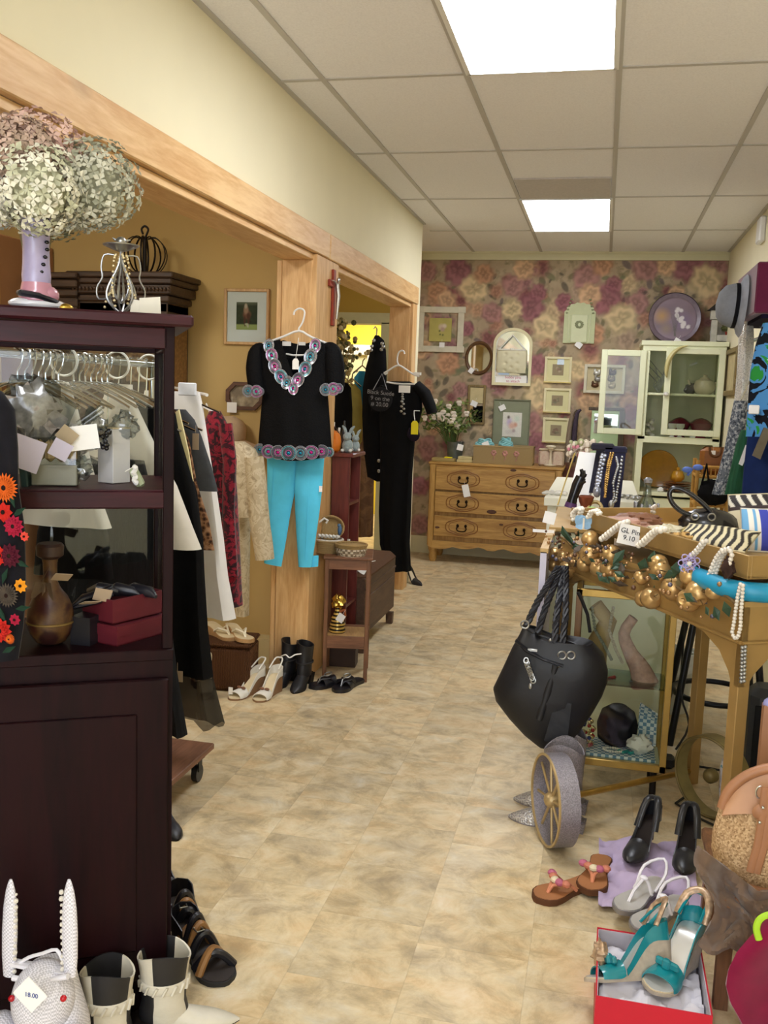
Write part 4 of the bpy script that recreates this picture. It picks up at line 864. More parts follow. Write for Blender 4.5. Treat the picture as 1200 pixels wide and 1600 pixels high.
# --- turquoise trousers under it
turq = mat('turquoise_twill', '#5fd2f8', .8, var=.04, scale=20, bump=.08, bscale=50)
TY = 4.50; t = thing('trousers', 'bright turquoise trousers hanging below the beaded black top', 'trousers', ony(458, 884, TY))
def leg(rows, y, dep):
    b = MB(); rings = []; n = 24
    for k, (xl, yl, xr, yr) in enumerate(rows):
        a, c = ony(xl, yl, y), ony(xr, yr, y); m_ = (a+c)/2; h = (c-a)/2
        rings.append([m_+h*math.cos(2*PI*i/n)+V(0, dep*math.sin(2*PI*i/n)+.004*math.sin(4*PI*i/n+k*.8), 0) for i in range(n)])
    return b.loft(rings)
b = leg([(417, 700, 466, 700), (417, 722, 464, 722), (417, 760, 461, 765), (416, 800, 454, 800), (415, 845, 447, 845), (413, 879, 440, 885)], TY, .022); b.wb('leg', turq, t)
b = leg([(462, 700, 508, 700), (462, 722, 506, 722), (460, 765, 503, 765), (461, 800, 499, 800), (464, 845, 493, 845), (467, 885, 487, 886)], TY-.012, .022); b.wb('leg', turq, t)
b = leg([(470, 870, 498, 868), (472, 886, 497, 885)], TY+.03, .012); b.wb('back_cuff', turq, t)
b = MB(); b.tube([ony(px, py, TY-.024) for px, py in ((427, 730), (424, 790), (422, 870))], .0015, 4); b.tube([ony(px, py, TY-.036) for px, py in ((484, 730), (480, 800), (477, 875))], .0015, 4); b.wb('seam', turq, t)
q = ony(501, 764, TY-.03); b = MB(); b.box(tuple(q), (.016, .002, .03)); b.wb('price_tag', paper, t, smooth=False)
# --- wooden crucifix on the post's aisle face
CXX = XP+.033
t = thing('crucifix', 'reddish wooden crucifix with silver figure on the pine post', 'crucifix', (CXX, 4.83, 2.0))
cw = mat('cross_mahogany', '#8e3018', .45, var=.15, scale=30); top_, bot_ = onx(515, 418, CXX), onx(511, 507, CXX); yc = 4.83; zt, zb = top_.z-.0, bot_.z
b = MB(); b.box((0, 0, (zt+zb)/2-2.0), (.014, .042, zt-zb), bev=.003); b.box((0, 0, zt-.075-2.0), (.015, .17, .036), bev=.003); b.build('cross', cw, t)
b = MB(); z = zt-.075-2.0
b.tube([(.02, 0, z+.0), (.026, .004, z-.06), (.024, 0, z-.12), (.02, 0, z-.18)], [.010, .012, .009, .005], 8); b.ell((.026, .0, z+.022), (.010, .010, .013), 10, 7)
for s in (-1, 1): b.tube([(.02, 0, z-.005), (.018, s*.035, z+.010), (.016, s*.068, z+.012)], [.006, .005, .004], 6)
b.build('figure', mat('polished_silver', '#c9cacb', .25, .9), t)
# --- black dresses by the far post
bd = mat('black_crepe', '#08080a', .8, var=.25, scale=20, bump=.1)
DY = 6.80; t = thing('dress', 'long black short-sleeved dress on a white hanger at the far pine post', 'dress', ony(618, 890, DY)); b = MB()
outline_garment(b, [(608, 640, 596), (598, 658, 604), (592, 660, 640), (594, 648, 690), (594, 644, 740), (592, 642, 800), (594, 640, 850), (606, 642, 892)], DY, [.02, .05, .06, .06, .06, .06, .06, .05], 30, .02, 6); b.wb('body', bd, t)
b = MB(); b.tube([ony(px, py, DY) for px, py in ((650, 602), (664, 615), (672, 634), (675, 646))], [.07, .075, .07, .065], 16, flat=.6); b.wb('sleeve', bd, t)
b = MB(); b.tube([ony(px, py, DY) for px, py in ((604, 606), (596, 622), (590, 645))], [.05, .06, .05], 16, flat=.6); b.wb('sleeve', bd, t)
b = MB(); b.tube([ony(px, py, DY-.07) for px, py in ((632, 553), (631, 549), (627, 548), (623, 551), (621, 558), (621, 566), (624, 572))], .006, 8)
b.tube([ony(px, py, DY-.07) for px, py in ((600, 583), (607, 579), (616, 573), (624, 571), (634, 577), (646, 585), (655, 588))], .0065, 8); b.tube([ony(px, py, DY-.075) for px, py in ((604, 597), (616, 599), (630, 600), (648, 600))], .006, 8)
b.tube([ony(px, py, DY-.07) for px, py in ((600, 583), (602, 585), (606, 582))], .006, 8); b.wb('hanger', white_pl, t)
q = ony(632, 608, DY-.09); b = MB(); b.box(tuple(q), (.085, .003, .052)); b.wb('price_tag', paper, t, smooth=False); b = MB(); q = ony(652, 584, DY-.08); b.box(tuple(q), (.055, .02, .02)); b.wb('hanger_clip', paper, t, smooth=False)
b = MB()
for i in range(9): b.ell(ony(629+.1*i*(-1)**i*3, 616+3.8*i, DY-.085), (.010 if i < 2 else .012, .006, .009), 8, 5)
b.wb('pendant', silver, t)
t = thing('dress', 'black beaded gown hanging at the left edge of the far pine post', 'dress', ony(585, 750, 6.925)); b = MB()
outline_garment(b, [(586, 592, 524), (582, 600, 532), (579, 603, 548), (572, 604, 574), (567, 604, 605), (566, 603, 650), (568, 603, 700), (574, 604, 745), (588, 606, 752)], 6.925, [.015, .03, .04, .045, .045, .045, .045, .045, .04], 26, .006, 5); b.wb('body', bd, t)
b = MB()
for px, py in ((584, 532), (581, 541), (580, 547), (597, 537), (599, 542), (596, 546), (592, 720), (598, 733), (592, 736), (598, 720)): b.ell(ony(px, py, 6.872), (.014, .006, .014), 8, 5)
b.wb('beading', silver, t); b = MB(); b.tube([ony(px, py, 6.93) for px, py in ((588, 526), (589, 514), (586, 510), (584, 514))], .005, 6); b.wb('hanger', silver, t)
q = ony(594, 624, DY-.14); rr = 18.5*DY*1.03/F
t = thing('round_sign', 'round black hanging sign with white handwriting on the hanger', 'sign', q); b = MB(); b.lathe([(rr, 0), (rr, .010), (rr-.004, .012)], n=36, M=Matrix.Translation((0, .012, 0)) @ FRONT); b.build('disc', mat('chalkboard', '#1d1d20', .8, var=.2), t)
b = MB(); b.tube([V(-rr*.62, 0, rr*.75), (ony(597, 584, DY-.1)-q), V(rr*.55, 0, rr*.8)], .0035, 6); b.build('cord', mat('grey_cord', '#8d8d90', .7), t)
text('handwriting', 'Black Suede\n9 on the\n# 20.00', .042, mat('chalk_white', '#8f8f92', .9), t, M=Matrix.Translation((0, -.003, .005)) @ Matrix.Rotation(.06, 4, 'Y') @ FRONT)
q = ony(648, 668, DY-.13); t = thing('hang_tag', 'bright yellow tag on a white string by the black dress sleeve', 'tag', q); b = MB(); w = .026; b.prism([(-w, -.05), (w, -.05), (w, .03), (w*.5, .048), (-w*.5, .048), (-w, .03)], .003, M=FRONT); b.build('card', mat('yellow_card', '#f0df14', .6, var=.02), t, smooth=False)
b = MB(); b.tube([(0, 0, .045), (-.01, .01, .09), (-.015, .03, .12), (.02, .06, .12)], .003, 5); b.build('string', paper, t)
q = ony(646, 678, DY-.10); b = crumple((q.x, q.y, q.z), (.045, .02, .055), 5, k=.2); b.solo('pouch', mat('purple_black_velvet', '#1f1826', .9), 'small dark velvet pouch behind the yellow tag', 'pouch')

# --- shoe kit: soles run along +Y (toe), X across
WPROF = [(0, .14), (.03, .27), (.1, .35), (.3, .30), (.5, .33), (.7, .46), (.82, .48), (.92, .38), (.98, .2), (1, .06)]
def wprof(u, pointed=0):
    for (a, x), (c, y) in zip(WPROF, WPROF[1:]):
        if u <= c:
            w = lerp(x, y, (u-a)/(c-a)); return w*(1-pointed*max(0, (u-.62)/.38)**1.2*.75)
    return .05
def hflat(u): return 0
def hheel(hh):
    return lambda u: hh*(1 if u < .18 else max(0, .5+.5*math.cos(PI*min(1, (u-.18)/.5))))
def sole(b, L, W, h, th, base=None, pt=0, n=22, M=None):
    rings = []
    for i in range(n+1):
        u = i/n; w = wprof(u, pt)*W; y = (u-.5)*L; zt = h(u)+th; zb = base(u) if base else h(u)
        rings.append([(-w, y, zb), (w, y, zb), (w*1.02, y, (zt+zb)/2), (w, y, zt), (-w, y, zt), (-w*1.02, y, (zt+zb)/2)])
    return b.loft(rings, M=M)
def vamp(b, L, W, h, th, u0, u1, H0, H1, pt=0, open_toe=False, M=None, n=8, thick=.003):
    def fn(s, v):
        u = lerp(u0, u1, s); w = wprof(u, pt)*W*1.03; a = PI*v; Hh = lerp(H0, H1, s)*(1 if open_toe else math.sqrt(max(0.02, 1-max(0, (s-.3)/.7)**2.5)))
        return V(-w*math.cos(a), (u-.5)*L, h(u)+th*.6+Hh*math.sin(a)**.8)
    return b.sheet(fn, n, 12, thick, M=M)
def counter(b, L, W, h, th, u1, Hb, Hs, pt=0, M=None, thick=.003):
    def fn(s, v):
        k = abs(2*s-1); u = u1*k**1.3; w = wprof(max(u, .004), pt)*W*1.03*(1 if k > .12 else k/.12); x = -w if s < .5 else w
        return V(x, (u-.5)*L, h(u)+th*.5+lerp(Hb, Hs, k)*v)
    return b.sheet(fn, 24, 4, thick, M=M)
def strap(b, L, W, h, th, ua, ub, H, r=.004, flat=2.2, M=None):
    wa, wb_ = wprof(ua)*W, wprof(ub)*W
    pts = [V(lerp(-wa, wb_, i/8), (lerp(ua, ub, i/8)-.5)*L, lerp(h(ua), h(ub), i/8)+th+H*math.sin(PI*i/8)) for i in range(9)]
    return b.tube(pts, r, 8, M=M)
def stiletto(b, L, hh, r0, r1, M=None, y=.06): return b.loft([[(r*math.cos(2*PI*i/10), (y-.5)*L+dy+r*1.1*math.sin(2*PI*i/10), z) for i in range(10)] for r, z, dy in ((r1, 0, .004), (r1*1.05, hh*.4, .002), (r0*.7, hh*.8, .006), (r0, hh, .012))], M=M)
def shoe(name, lab, loc, rz, group=None, rot=None, cat='shoe'): return thing(name, lab, cat, loc, rz, group, rot)

# --- small stand with baskets, chest, bookcase
tb = wood('stand_brown', '#7d5232', '#5a3822', 6, 'Z', .5, bump=.03); tbx = wood('stand_brown_flat', '#85583a', '#5f3c24', 6, 'X', .5, bump=.03)
TBX, TBY, TBR = -1.262, 4.735, .22
ztop = ony(530, 868, 4.62).z
t = thing('plant_stand', 'narrow brown two-tier wooden stand holding the wicker baskets', 'stand', (TBX, TBY, 0), TBR); w, d = .235, .27
for sx in (-1, 1):
    for sy in (-1, 1): b = MB(); b.box((sx*(w/2-.01), sy*(d/2-.01), ztop/2-.005), (.021, .021, ztop-.01), bev=.002); b.build('leg', tb, t)
b = MB(); b.box((0, 0, ztop-.008), (w+.02, d+.02, .014), bev=.003); b.build('top', tbx, t)
zs = ony(530, 996, 4.62).z
def apron(z, h):
    b = MB()
    for sy in (-1, 1): b.box((0, sy*(d/2-.008), z-h/2), (w-.02, .012, h), bev=.002)
    for sx in (-1, 1): b.box((sx*(w/2-.008), 0, z-h/2), (.012, d-.03, h), bev=.002)
    return b
apron(ztop-.014, .055).build('apron', tbx, t); o = apron(zs+.012, .065).build('shelf_rail', tbx, t)
b = MB(); b.box((0, 0, zs-.004), (w-.02, d-.02, .012)); b.build('shelf', wood('stand_tan', '#b8935e', '#9a7446', 6, 'Y', .5), t)
wick = pattern('woven_wicker', [(0, '#6d4f2a'), (.4, '#b08a52'), (.7, '#d8b981')], 90, 'wave', .7, .6, stretch=(1, 1, 2.2), distort=6, constant=False)
def basket(b, c, rx, ry, h, n=36, rows=7):
    for k in range(rows):
        z = h*k/(rows-1); q = .88+.12*k/(rows-1); b.tube([(c[0]+rx*q*(1+.02*math.sin(n/2*2*PI*i/n*1.0+PI*k))*math.cos(2*PI*i/n), c[1]+ry*q*(1+.02*math.sin(PI*i+PI*k))*math.sin(2*PI*i/n), c[2]+z) for i in range(n)], h/(rows-1)*.62, 6, closed=True)
    b.lathe([(rx*.86, 0), (rx*.86, .004)], (0, 0, 0), 24, M=Matrix.Translation(c) @ Matrix.Diagonal((1, ry/rx, 1, 1)))
q = ony(511, 848, 4.68); t = thing('sewing_basket', 'round wicker basket with its lid propped open on the stand', 'basket', (q.x, 4.72, ztop), 0)
b = MB(); basket(b, (0, 0, 0), .075, .07, .06); b.build('basket_body', wick, t); b = MB(); basket(b, (0, 0, 0), .073, .068, .03, rows=4); b.build('liner', mat('check_lining', '#c9bfb0', .8, var=.2, scale=90), t, loc=(0, 0, .035))
b = MB(); basket(b, (0, 0, 0), .072, .062, .028, rows=4); b.build('lid', wick, t, loc=(-.005, .05, .115), rot=(1.25, 0, .1)); b = MB()
for k in range(6): b.tube([(-.05+.02*k, -.03, .08), (-.045+.02*k, -.04, .092), (-.04+.02*k, -.03, .086)], .008, 6)
b.build('lace_trim', mat('white_lace', '#e7e4dd'), t); b = MB(); b.ell((.062, -.02, .12), (.012, .01, .028)); b.ell((.058, -.02, .145), .010); b.build('blue_figure', mat('blue_ribbon', '#3e5f80', .5, var=.3, scale=60), t)
b = MB(); b.tube([(-.06, 0, .15), (-.03, 0, .175), (-.01, 0, .165), (-.02, 0, .15)], .006, 6); b.build('bow', mat('white_lace', '#e7e4dd'), t)
q = ony(549, 848, 4.66); t = thing('wicker_basket', 'low lidded wicker basket at the front right of the stand', 'basket', (q.x, 4.66, ztop), 0); b = MB(); basket(b, (0, 0, 0), .077, .065, .032, rows=4); b.build('basket_body', pattern('checked_wicker', [(0, '#7c6a55'), (.5, '#c9baa2')], 70, 'check', .8), t)
b = MB(); basket(b, (0, 0, .034), .084, .07, .024, rows=4); b.lathe([(.075, .052), (.04, .058), (0, .058)], n=24); b.build('lid', wick, t)
q = ony(544, 825, 4.78); b = MB(); b.lathe([(.022, 0), (.024, .03), (.018, .04), (.008, .05), (.008, .06), (0, .06)], n=16, M=Matrix.Translation((q.x, 4.80, ztop))); b.solo('glass_jar', mat('white_porcelain', '#dedbd2', .25, coat=.4), 'small white jar behind the wicker baskets', 'jar')
# gold wrapped bottle on the stand's shelf
q = ony(527, 985, 4.72); t = thing('gold_wrapped_gift', 'gold foil gift with black bands and a white tag on the stand shelf', 'gift', (q.x, 4.72, zs+.002))
b = MB(); b.lathe([(.042, 0), (.046, .012), (.038, .03), (.042, .045), (.034, .062), (.036, .075), (.026, .092), (.016, .115), (.012, .135)], n=20); b.build('body', pattern('gold_black_bands', [(0, '#1c150c'), (.42, '#1c150c'), (.5, '#c9a24a'), (.8, '#e0bf6a')], 17, 'wave', .3, metal=.5, wdir='Z', distort=.4, constant=False), t)
b = crumple((0, 0, .165), (.034, .028, .036), 4, k=.5); b.build('foil_top', mat('gold_foil', '#c9a24a', .22, .9, var=.2, scale=50), t); tagcard(t, (.03, -.05, .09), .04, .045, rot=(0, .5, 0)); b = MB(); b.tube([(.02, -.03, .12), (.045, -.03, .13), (.05, -.03, .10), (.03, -.035, .09)], .008, 6); b.build('ribbon', mat('orange_ribbon', '#a3562c', .5), t)
# chest bench with cushion
t = thing('storage_bench', 'brown panelled storage bench with a padded brown seat by the opening', 'bench', (-1.37, 5.55, 0)); cbr = wood('bench_brown', '#5d4330', '#432e20', 5, 'Y', .55, bump=.04)
zc = onx(596, 890, -1.267).z-.02
b = MB(); b.box((0, 0, (zc+.07)/2+.035), (.20, .80, zc-.07), bev=.004); b.build('body', cbr, t); b = MB(); b.box((.102, 0, zc*.55), (.006, .62, zc*.5), bev=.002); b.box((.101, 0, zc-.03), (.008, .80, .012)); b.build('front_panel', cbr, t)
for sx in (-1, 1):
    for sy in (-1, 1): b = MB(); b.box((sx*.08, sy*.375, .0375), (.04, .045, .075), taper=1.1); b.build('leg', cbr, t)
b = MB(); b.box((0, 0, zc+.038), (.215, .80, .07), bev=.03); b.build('cushion', mat('brown_upholstery', '#5c4231', .85, var=.08, scale=30, bump=.15), t)
tagcard(t, (.07, -.37, zc+.085), .055, .055, rot=(-.5, .6, .3)); b = MB(); b.tube([(.07, -.36, zc+.09), (.10, -.33, zc+.12), (.13, -.30, zc+.125)], .002, 5); b.build('tag_string', paper, t)
# bookcase
bk = wood('maroon_bookcase_wood', '#6f2f26', '#4f1d19', 4, 'Z', .4, coat=.2); bx0, bx1, by0, by1 = -1.417, ony(545, 780, 4.89).x, 4.895, 5.13; bz = ony(530, 714, 4.89).z
t = thing('bookcase', 'narrow maroon wood bookcase end standing behind the plant stand', 'bookcase', ((bx0+bx1)/2, (by0+by1)/2, 0)); hw, hd = (bx1-bx0)/2, (by1-by0)/2
b = MB(); b.box((0, -hd+.008, bz/2), (2*hw, .016, bz), bev=.002); b.build('side_panel', bk, t); b = MB(); b.box((0, hd-.008, bz/2), (2*hw, .016, bz)); b.build('side_panel', bk, t); b = MB(); b.box((-hw+.005, 0, bz/2), (.01, 2*hd-.03, bz)); b.build('back_panel', bk, t)
b = MB(); b.box((.006, 0, bz+.010), (2*hw+.03, 2*hd+.03, .022), bev=.004); b.build('top', bk, t)
for z in (.06, .33, .62, .90): b = MB(); b.box((0, 0, z), (2*hw-.004, 2*hd-.03, .016)); b.build('shelf', bk, t)
b = MB(); b.box((.03, 0, .93), (.08, .12, .02)); b.solo('paper_stack', mat('cream_sheet', '#d9d1bb', .8), 'stack of pale papers on a bookcase shelf', 'papers', smooth=False) if False else b.bm.free()
zb_ = bz+.022
def on_bk(px, y): return V(ony(px, 700, y).x, y, zb_)
q = on_bk(524, 4.96); t = thing('orange_bag', 'orange bag standing on the bookcase beside the plush animals', 'bag', q); b = crumple((0, 0, .055), (.032, .025, .06), 6, k=.2); b.build('body', mat('orange_fabric', '#e07c1a', .6, var=.08), t)
b = MB(); b.tube([(-.02, 0, .10), (0, -.02, .14), (.02, 0, .10)], .004, 6); b.build('strap', mat('dark_strap', '#3a2b24', .7), t)
grey_pl = mat('grey_plush', '#93a0a0', .95, var=.12, scale=60, bump=.5, bscale=120, sheen=.4)
for k, (px, y, s, lab) in enumerate(((543, 4.95, 1, 'grey plush rabbit beside the orange bag on the bookcase'), (555, 5.05, .85, 'second grey plush rabbit, at the bookcase top\'s right edge'))):
    t = thing('plush_rabbit', lab, 'plush toy', on_bk(px, y), .3*k, 'plush rabbits on the bookcase'); b = MB(); b.ell((0, 0, .038*s), (.03*s, .03*s, .038*s)); b.ell((0, -.012*s, .088*s), (.024*s, .024*s, .023*s)); b.ell((0, -.034*s, .082*s), (.010*s, .008*s, .008*s)); b.build('body', grey_pl, t)
    for e in (-1, 1): b = MB(); b.tube([(e*.010*s, 0, .105*s), (e*.020*s, .004, .13*s), (e*.034*s, .008, .145*s)], [.008*s, .009*s, .004*s], 8); b.build('ear', grey_pl, t); b = MB(); b.ell((e*.022*s, -.022*s, .012), (.010*s, .018*s, .010)); b.build('foot', mat('white_plush', '#d9d7d0', .95), t)
b = MB(); q = on_bk(537, 5.07); b.lathe([(.022, 0), (.022, .05), (.016, .10), (.006, .15), (.005, .17), (0, .17)], n=16, M=Matrix.Translation(q)); b.solo('dark_bottle', mat('dark_glass', '#23262b', .2, coat=.5), 'dark tapered bottle behind the plush rabbits', 'bottle')
for k, (px, hgt, c_, lab) in enumerate(((513, .24, '#c98a4a', 'tallest tan pencil in the bunch behind the orange bag'), (519, .16, '#c4662e', 'orange pencil in the bunch behind the orange bag'), (528, .13, '#dfb995', 'short pale pencil behind the orange bag'))):
    q = on_bk(px, 5.02+.012*k); t = thing('giant_pencil', lab, 'pencil', q, 0, 'pencils on the bookcase'); b = MB(); b.cyl((0, 0, 0), (.004, 0, hgt*.86), .007, n=6); b.build('shaft', mat('pencil_%d' % k, c_, .5), t); b = MB(); b.cyl((.004, 0, hgt*.86), (.005, 0, hgt), .0075, n=8); b.build('cap', mat('white_plastic', '#e9e8e4'), t)
# ================================================================== shoes on the floor by the near post
lth = mat('black_leather', '#0c0c0f', .4, var=.1)
beige = mat('beige_leather', '#d8c7a2', .5, var=.06); whitel = mat('white_leather', '#e4e0d6', .45, var=.05); brn = mat('brown_leather', '#7c5238', .5, var=.12); cork = mat('cork_wedge', '#b58f63', .8, var=.15, scale=60)
q = onz(367, 1064); a = onz(390, 1046)
t = thing('woven_box', 'dark brown woven box under the cream thong sandals', 'box', (-1.80, 4.36, 0), .15)
b = MB(); b.box((0, 0, .115), (.30, .24, .23), bev=.02); b.build('box_body', pattern('dark_weave', [(0, '#2e1c12'), (.5, '#5a3a26'), (.8, '#6e4a30')], 60, 'wave', .7, .6, distort=4, constant=False), t); b = MB(); b.box((0, 0, .238), (.31, .25, .02), bev=.008); b.build('lid', pattern('dark_weave', [(0, '#2e1c12')]), t)
def thong(nm, lab, loc, rz, grp, topm, solem, L=.25, W=.095, wedge=.0, rot=None, dressing=None, th=.018):
    t = shoe(nm, lab, loc, rz, grp, rot); h = hheel(wedge) if wedge else hflat
    b = MB(); sole(b, L, W, lambda u: 0, 0, n=22) if 0 else sole(b, L, W, h, th, base=(lambda u: 0) if wedge else None); b.build('sole', solem, t)
    b = MB(); sole(b, L*.96, W*.92, lambda u: h(u)+th, .002); b.build('footbed', topm, t)
    b = MB()
    P = V(0, (.80-.5)*L, h(.8)+th)
    for s in (-1, 1): b.tube([V(s*wprof(.45)*W, (.45-.5)*L, h(.45)+th), V(s*wprof(.55)*W*.8, (.58-.5)*L, h(.58)+th+.03), V(s*.004, (.74-.5)*L, h(.74)+th+.022), P], .0055, 8)
    b.build('strap', dressing or topm, t); return t
cs = mat('cream_strap', '#e9e0c8', .5, var=.04)
q = onz(362, 1000, .25); thong('thong_sandal', 'cream wedge thong sandal on the woven box, left one of its pair', (-1.83, 4.37, .25), -2.2, 'cream thong sandals', beige, cork, wedge=.03, dressing=cs, rot=(0, .1, -2.1))
thong('thong_sandal', 'cream wedge thong sandal on the woven box, right one of its pair', (-1.73, 4.36, .252), -2.5, 'cream thong sandals', beige, cork, wedge=.03, dressing=cs, rot=(0, -.06, -2.3))
def wedge_pump(lab, loc, rz, grp, upm, wm, hh=.075, L=.235, W=.085, open_toe=True, bow=True, nm='peep_toe_wedge', rot=None):
    t = shoe(nm, lab, loc, rz, grp, rot); h = hheel(hh); b = MB(); sole(b, L, W, h, .008, base=lambda u: 0 if u < .5 else max(0, 0)); b.build('wedge_sole', wm, t)
    b = MB(); sole(b, L*.97, W*.95, lambda u: h(u)+.008, .002); b.build('footbed', beige, t)
    b = MB(); vamp(b, L, W, h, .012, .60, .86, .034, .026, open_toe=True); b.build('vamp', upm, t)
    b = MB(); counter(b, L, W, h, .01, .58, .052, .014); b.build('heel_counter', upm, t)
    b = MB(); b.tube([V(-wprof(.25)*W, (.25-.5)*L, h(.25)+.05), V(-wprof(.05)*W*.8, (.03-.5)*L, h(0)+.085), V(0, (-.01-.5)*L, h(0)+.09), V(wprof(.05)*W*.8, (.03-.5)*L, h(0)+.085), V(wprof(.25)*W, (.25-.5)*L, h(.25)+.05)], .004, 6); b.build('slingback', upm, t)
    if bow:
        b = MB()
        for s in (-1, 1): b.ell((s*.014, (.66-.5)*L, h(.66)+.046), (.014, .008, .007), 10, 6)
        b.build('bow', brn, t)
    return t
wedge_pump('white and brown peep-toe wedge tagged at its toe, nearer the clothes rack', (-1.635, 4.24, 0), 2.75, 'white peep-toe wedges', whitel, mat('wedge_brown', '#8a6748', .6, var=.1))
tagt = wedge_pump('white and brown peep-toe wedge beside the black ankle boots', (-1.53, 4.26, 0), 3.0, 'white peep-toe wedges', whitel, mat('wedge_brown', '#8a6748'))
q = onz(364, 1078, .03); b = MB(); b.box((q.x, q.y-.03, .035), (.022, .003, .035)); b.solo('price_tag', paper, 'white tag at the toe of the white peep-toe wedge', 'tag', smooth=False)
wedge_pump('beige slingback standing upright on its toe beside the black sheer hem', (-1.80, 4.13, .115), .3, None, beige, beige, bow=False, nm='slingback_shoe', rot=(-1.35, .15, 2.9))
def ankle_boot(lab, loc, rz, m, grp, hs=.17, L=.23, W=.085, heel=.05, nm='ankle_boot', open_=True):
    t = shoe(nm, lab, loc, rz, grp, cat='boot'); h = hheel(heel); b = MB(); sole(b, L, W, h, .008, pt=.6); b.build('sole', mat('dark_sole', '#211a17', .7), t)
    b = MB(); b.box((0, -.40*L, heel*.5), (W*.55, .05, heel), taper=1.25); b.build('heel', mat('dark_sole', '#211a17'), t)
    b = MB(); vamp(b, L, W, h, .008, .33, 1.0, .085, .02, pt=.6, n=12); b.build('foot', m, t)
    b = MB(); rings = []
    for z, ry, rx, dy in ((heel+.006, .058, .034, -.035), (heel+.03, .058, .036, -.036), (heel+.06, .056, .036, -.038), (heel+.10, .050, .038, -.046), (heel+.15, .052, .041, -.048), (heel+hs, .054, .043, -.048), (heel+hs, .049, .038, -.048), (heel+.08, .046, .034, -.046)): rings.append([(rx*math.cos(2*PI*i/20), dy+ry*math.sin(2*PI*i/20), z+(.012*math.sin(2*PI*i/20+1.5) if z > heel+.14 else 0)) for i in range(20)])
    b.loft(rings); b.build('shaft', m, t)
    b = MB(); b.tube([(.039*math.cos(2*PI*i/18), -.042+.055*math.sin(2*PI*i/18), heel+.075) for i in range(18)], .006, 6, closed=True); b.build('strap', m, t); return t
soft = mat('black_soft_leather', '#17161a', .45, var=.15, scale=20, bump=.3, bscale=18)
ankle_boot('black ankle boot tied with white string, left of the pair at the post', (-1.515, 4.46, 0), 2.9, soft, 'black ankle boots at the post'); ankle_boot('black ankle boot tied with white string, right of the pair at the post', (-1.415, 4.44, 0), 3.1, soft, 'black ankle boots at the post')
b = MB(); b.tube([V(-1.53, 4.44, .15), V(-1.49, 4.40, .175), V(-1.465, 4.39, .165), V(-1.44, 4.40, .18), V(-1.41, 4.41, .185)], .0035, 6); b.solo('white_string', paper, 'white string tying the two black ankle boots', 'string')
for k, (px, py, rz, lab) in enumerate(((515, 1073, 2.35, 'black leather thong sandal with silver ring, left of the pair by the stand'), (543, 1075, 2.85, 'black leather thong sandal with silver ring, right of the pair by the stand'))):
    q = onz(px, py); t = thong('ring_sandal', lab, (q.x, q.y+.02, 0), rz, 'black ring sandals', lth, lth, L=.25, W=.095)
    b = MB(); h = hflat; vamp(b, .25, .095, h, .018, .42, .72, .045, .032, open_toe=True); b.build('wide_strap', lth, t)
    b = MB(); b.tube([(.018*math.cos(2*PI*i/16), .018+.018*math.sin(2*PI*i/16), .064-.006*math.sin(2*PI*i/16)) for i in range(16)], .0035, 6, closed=True); b.build('ring', silver, t); b = MB(); b.tube([V(-.004, .03, .06), V(0, .06, .055), V(0, .075, .022)], .003, 6); b.build('toe_chain', silver, t)
boxobj('storage_box', (-1.325, 4.97-.06, 0), (.15, .11, .12), .12, mat('dark_box', '#3a271d', .6), 'small dark brown box on the floor behind the plant stand', 'box', mat('dark_box_lid', '#4a3326', .6))
b = MB(); b.box((-1.29, 4.90, .138), (.05, .04, .014), bev=.004); b.solo('tan_soap', mat('tan_soap', '#c8ac7c'), 'tan block on the small dark box behind the stand', 'block')
# black heels under the long dress
def pump(lab, loc, rz, grp, m, hh=.085, L=.235, W=.08, inner=None, bow=None, rot=None, nm='high_heel', pt=.9):
    t = shoe(nm, lab, loc, rz, grp, rot); h = hheel(hh); b = MB(); sole(b, L, W, h, .006, pt=pt); b.build('sole', mat('dark_sole', '#211a17'), t)
    b = MB(); vamp(b, L, W, h, .006, .60, 1.0, .040, .022, pt=pt, n=12); b.build('vamp', m, t); b = MB(); counter(b, L, W, h, .006, .66, .055, .016, pt=pt); b.build('heel_counter', m, t)
    b = MB(); stiletto(b, L, hh, .022, .007); b.build('heel', m, t)
    if inner: b = MB(); sole(b, L*.9, W*.85, lambda u: h(u)+.006, .002, pt=pt); b.build('insole', inner, t)
    return t
q = onz(638, 908); pump('black high heel with strap under the long black dress, right of the pair', (-1.40, 7.27, 0), -2.3, 'black heels under the dress', lth, inner=beige)
pump('black high heel under the long black dress, left of the pair', (-1.56, 7.22, 0), -2.9, 'black heels under the dress', lth)
# ------------------------------------------------------------------ what shows through the second opening
t = thing('clothes_rail', 'chrome clothes rail with hangers in the second room', 'clothes rack', (-2.22, 7.4, 0)); b = MB(); z = 1.60; b.cyl((0, -.6, z), (0, .7, z), .014, n=10); b.build('rail', chrome, t)
for y in (-.58, .68): b = MB(); b.cyl((0, y, .02), (0, y, z), .013, n=10); b.box((0, y, .01), (.4, .03, .02)); b.build('upright', chrome, t)
def far_garment(nm, lab, cat, rows, y, m, dep=.06, fold=.015):
    t = thing(nm, lab, cat, ony((rows[-1][0]+rows[-1][1])/2, rows[-1][2], y), 0, 'clothes in the second room'); b = MB(); outline_garment(b, rows, y, dep, 22, fold, 5); b.wb('body', m, t)
    x0, x1, yy = rows[0]; xm = (x0+x1)/2; b = MB(); b.tube([ony(px, py, y) for px, py in ((xm-14, yy+3), (xm, yy-9), (xm+14, yy+4))], .007, 6); b.tube([ony(px, py, y) for px, py in ((xm, yy-9), (xm+1, yy-16), (xm+4, yy-20))], .005, 6); b.wb('hanger', chrome, t); return t
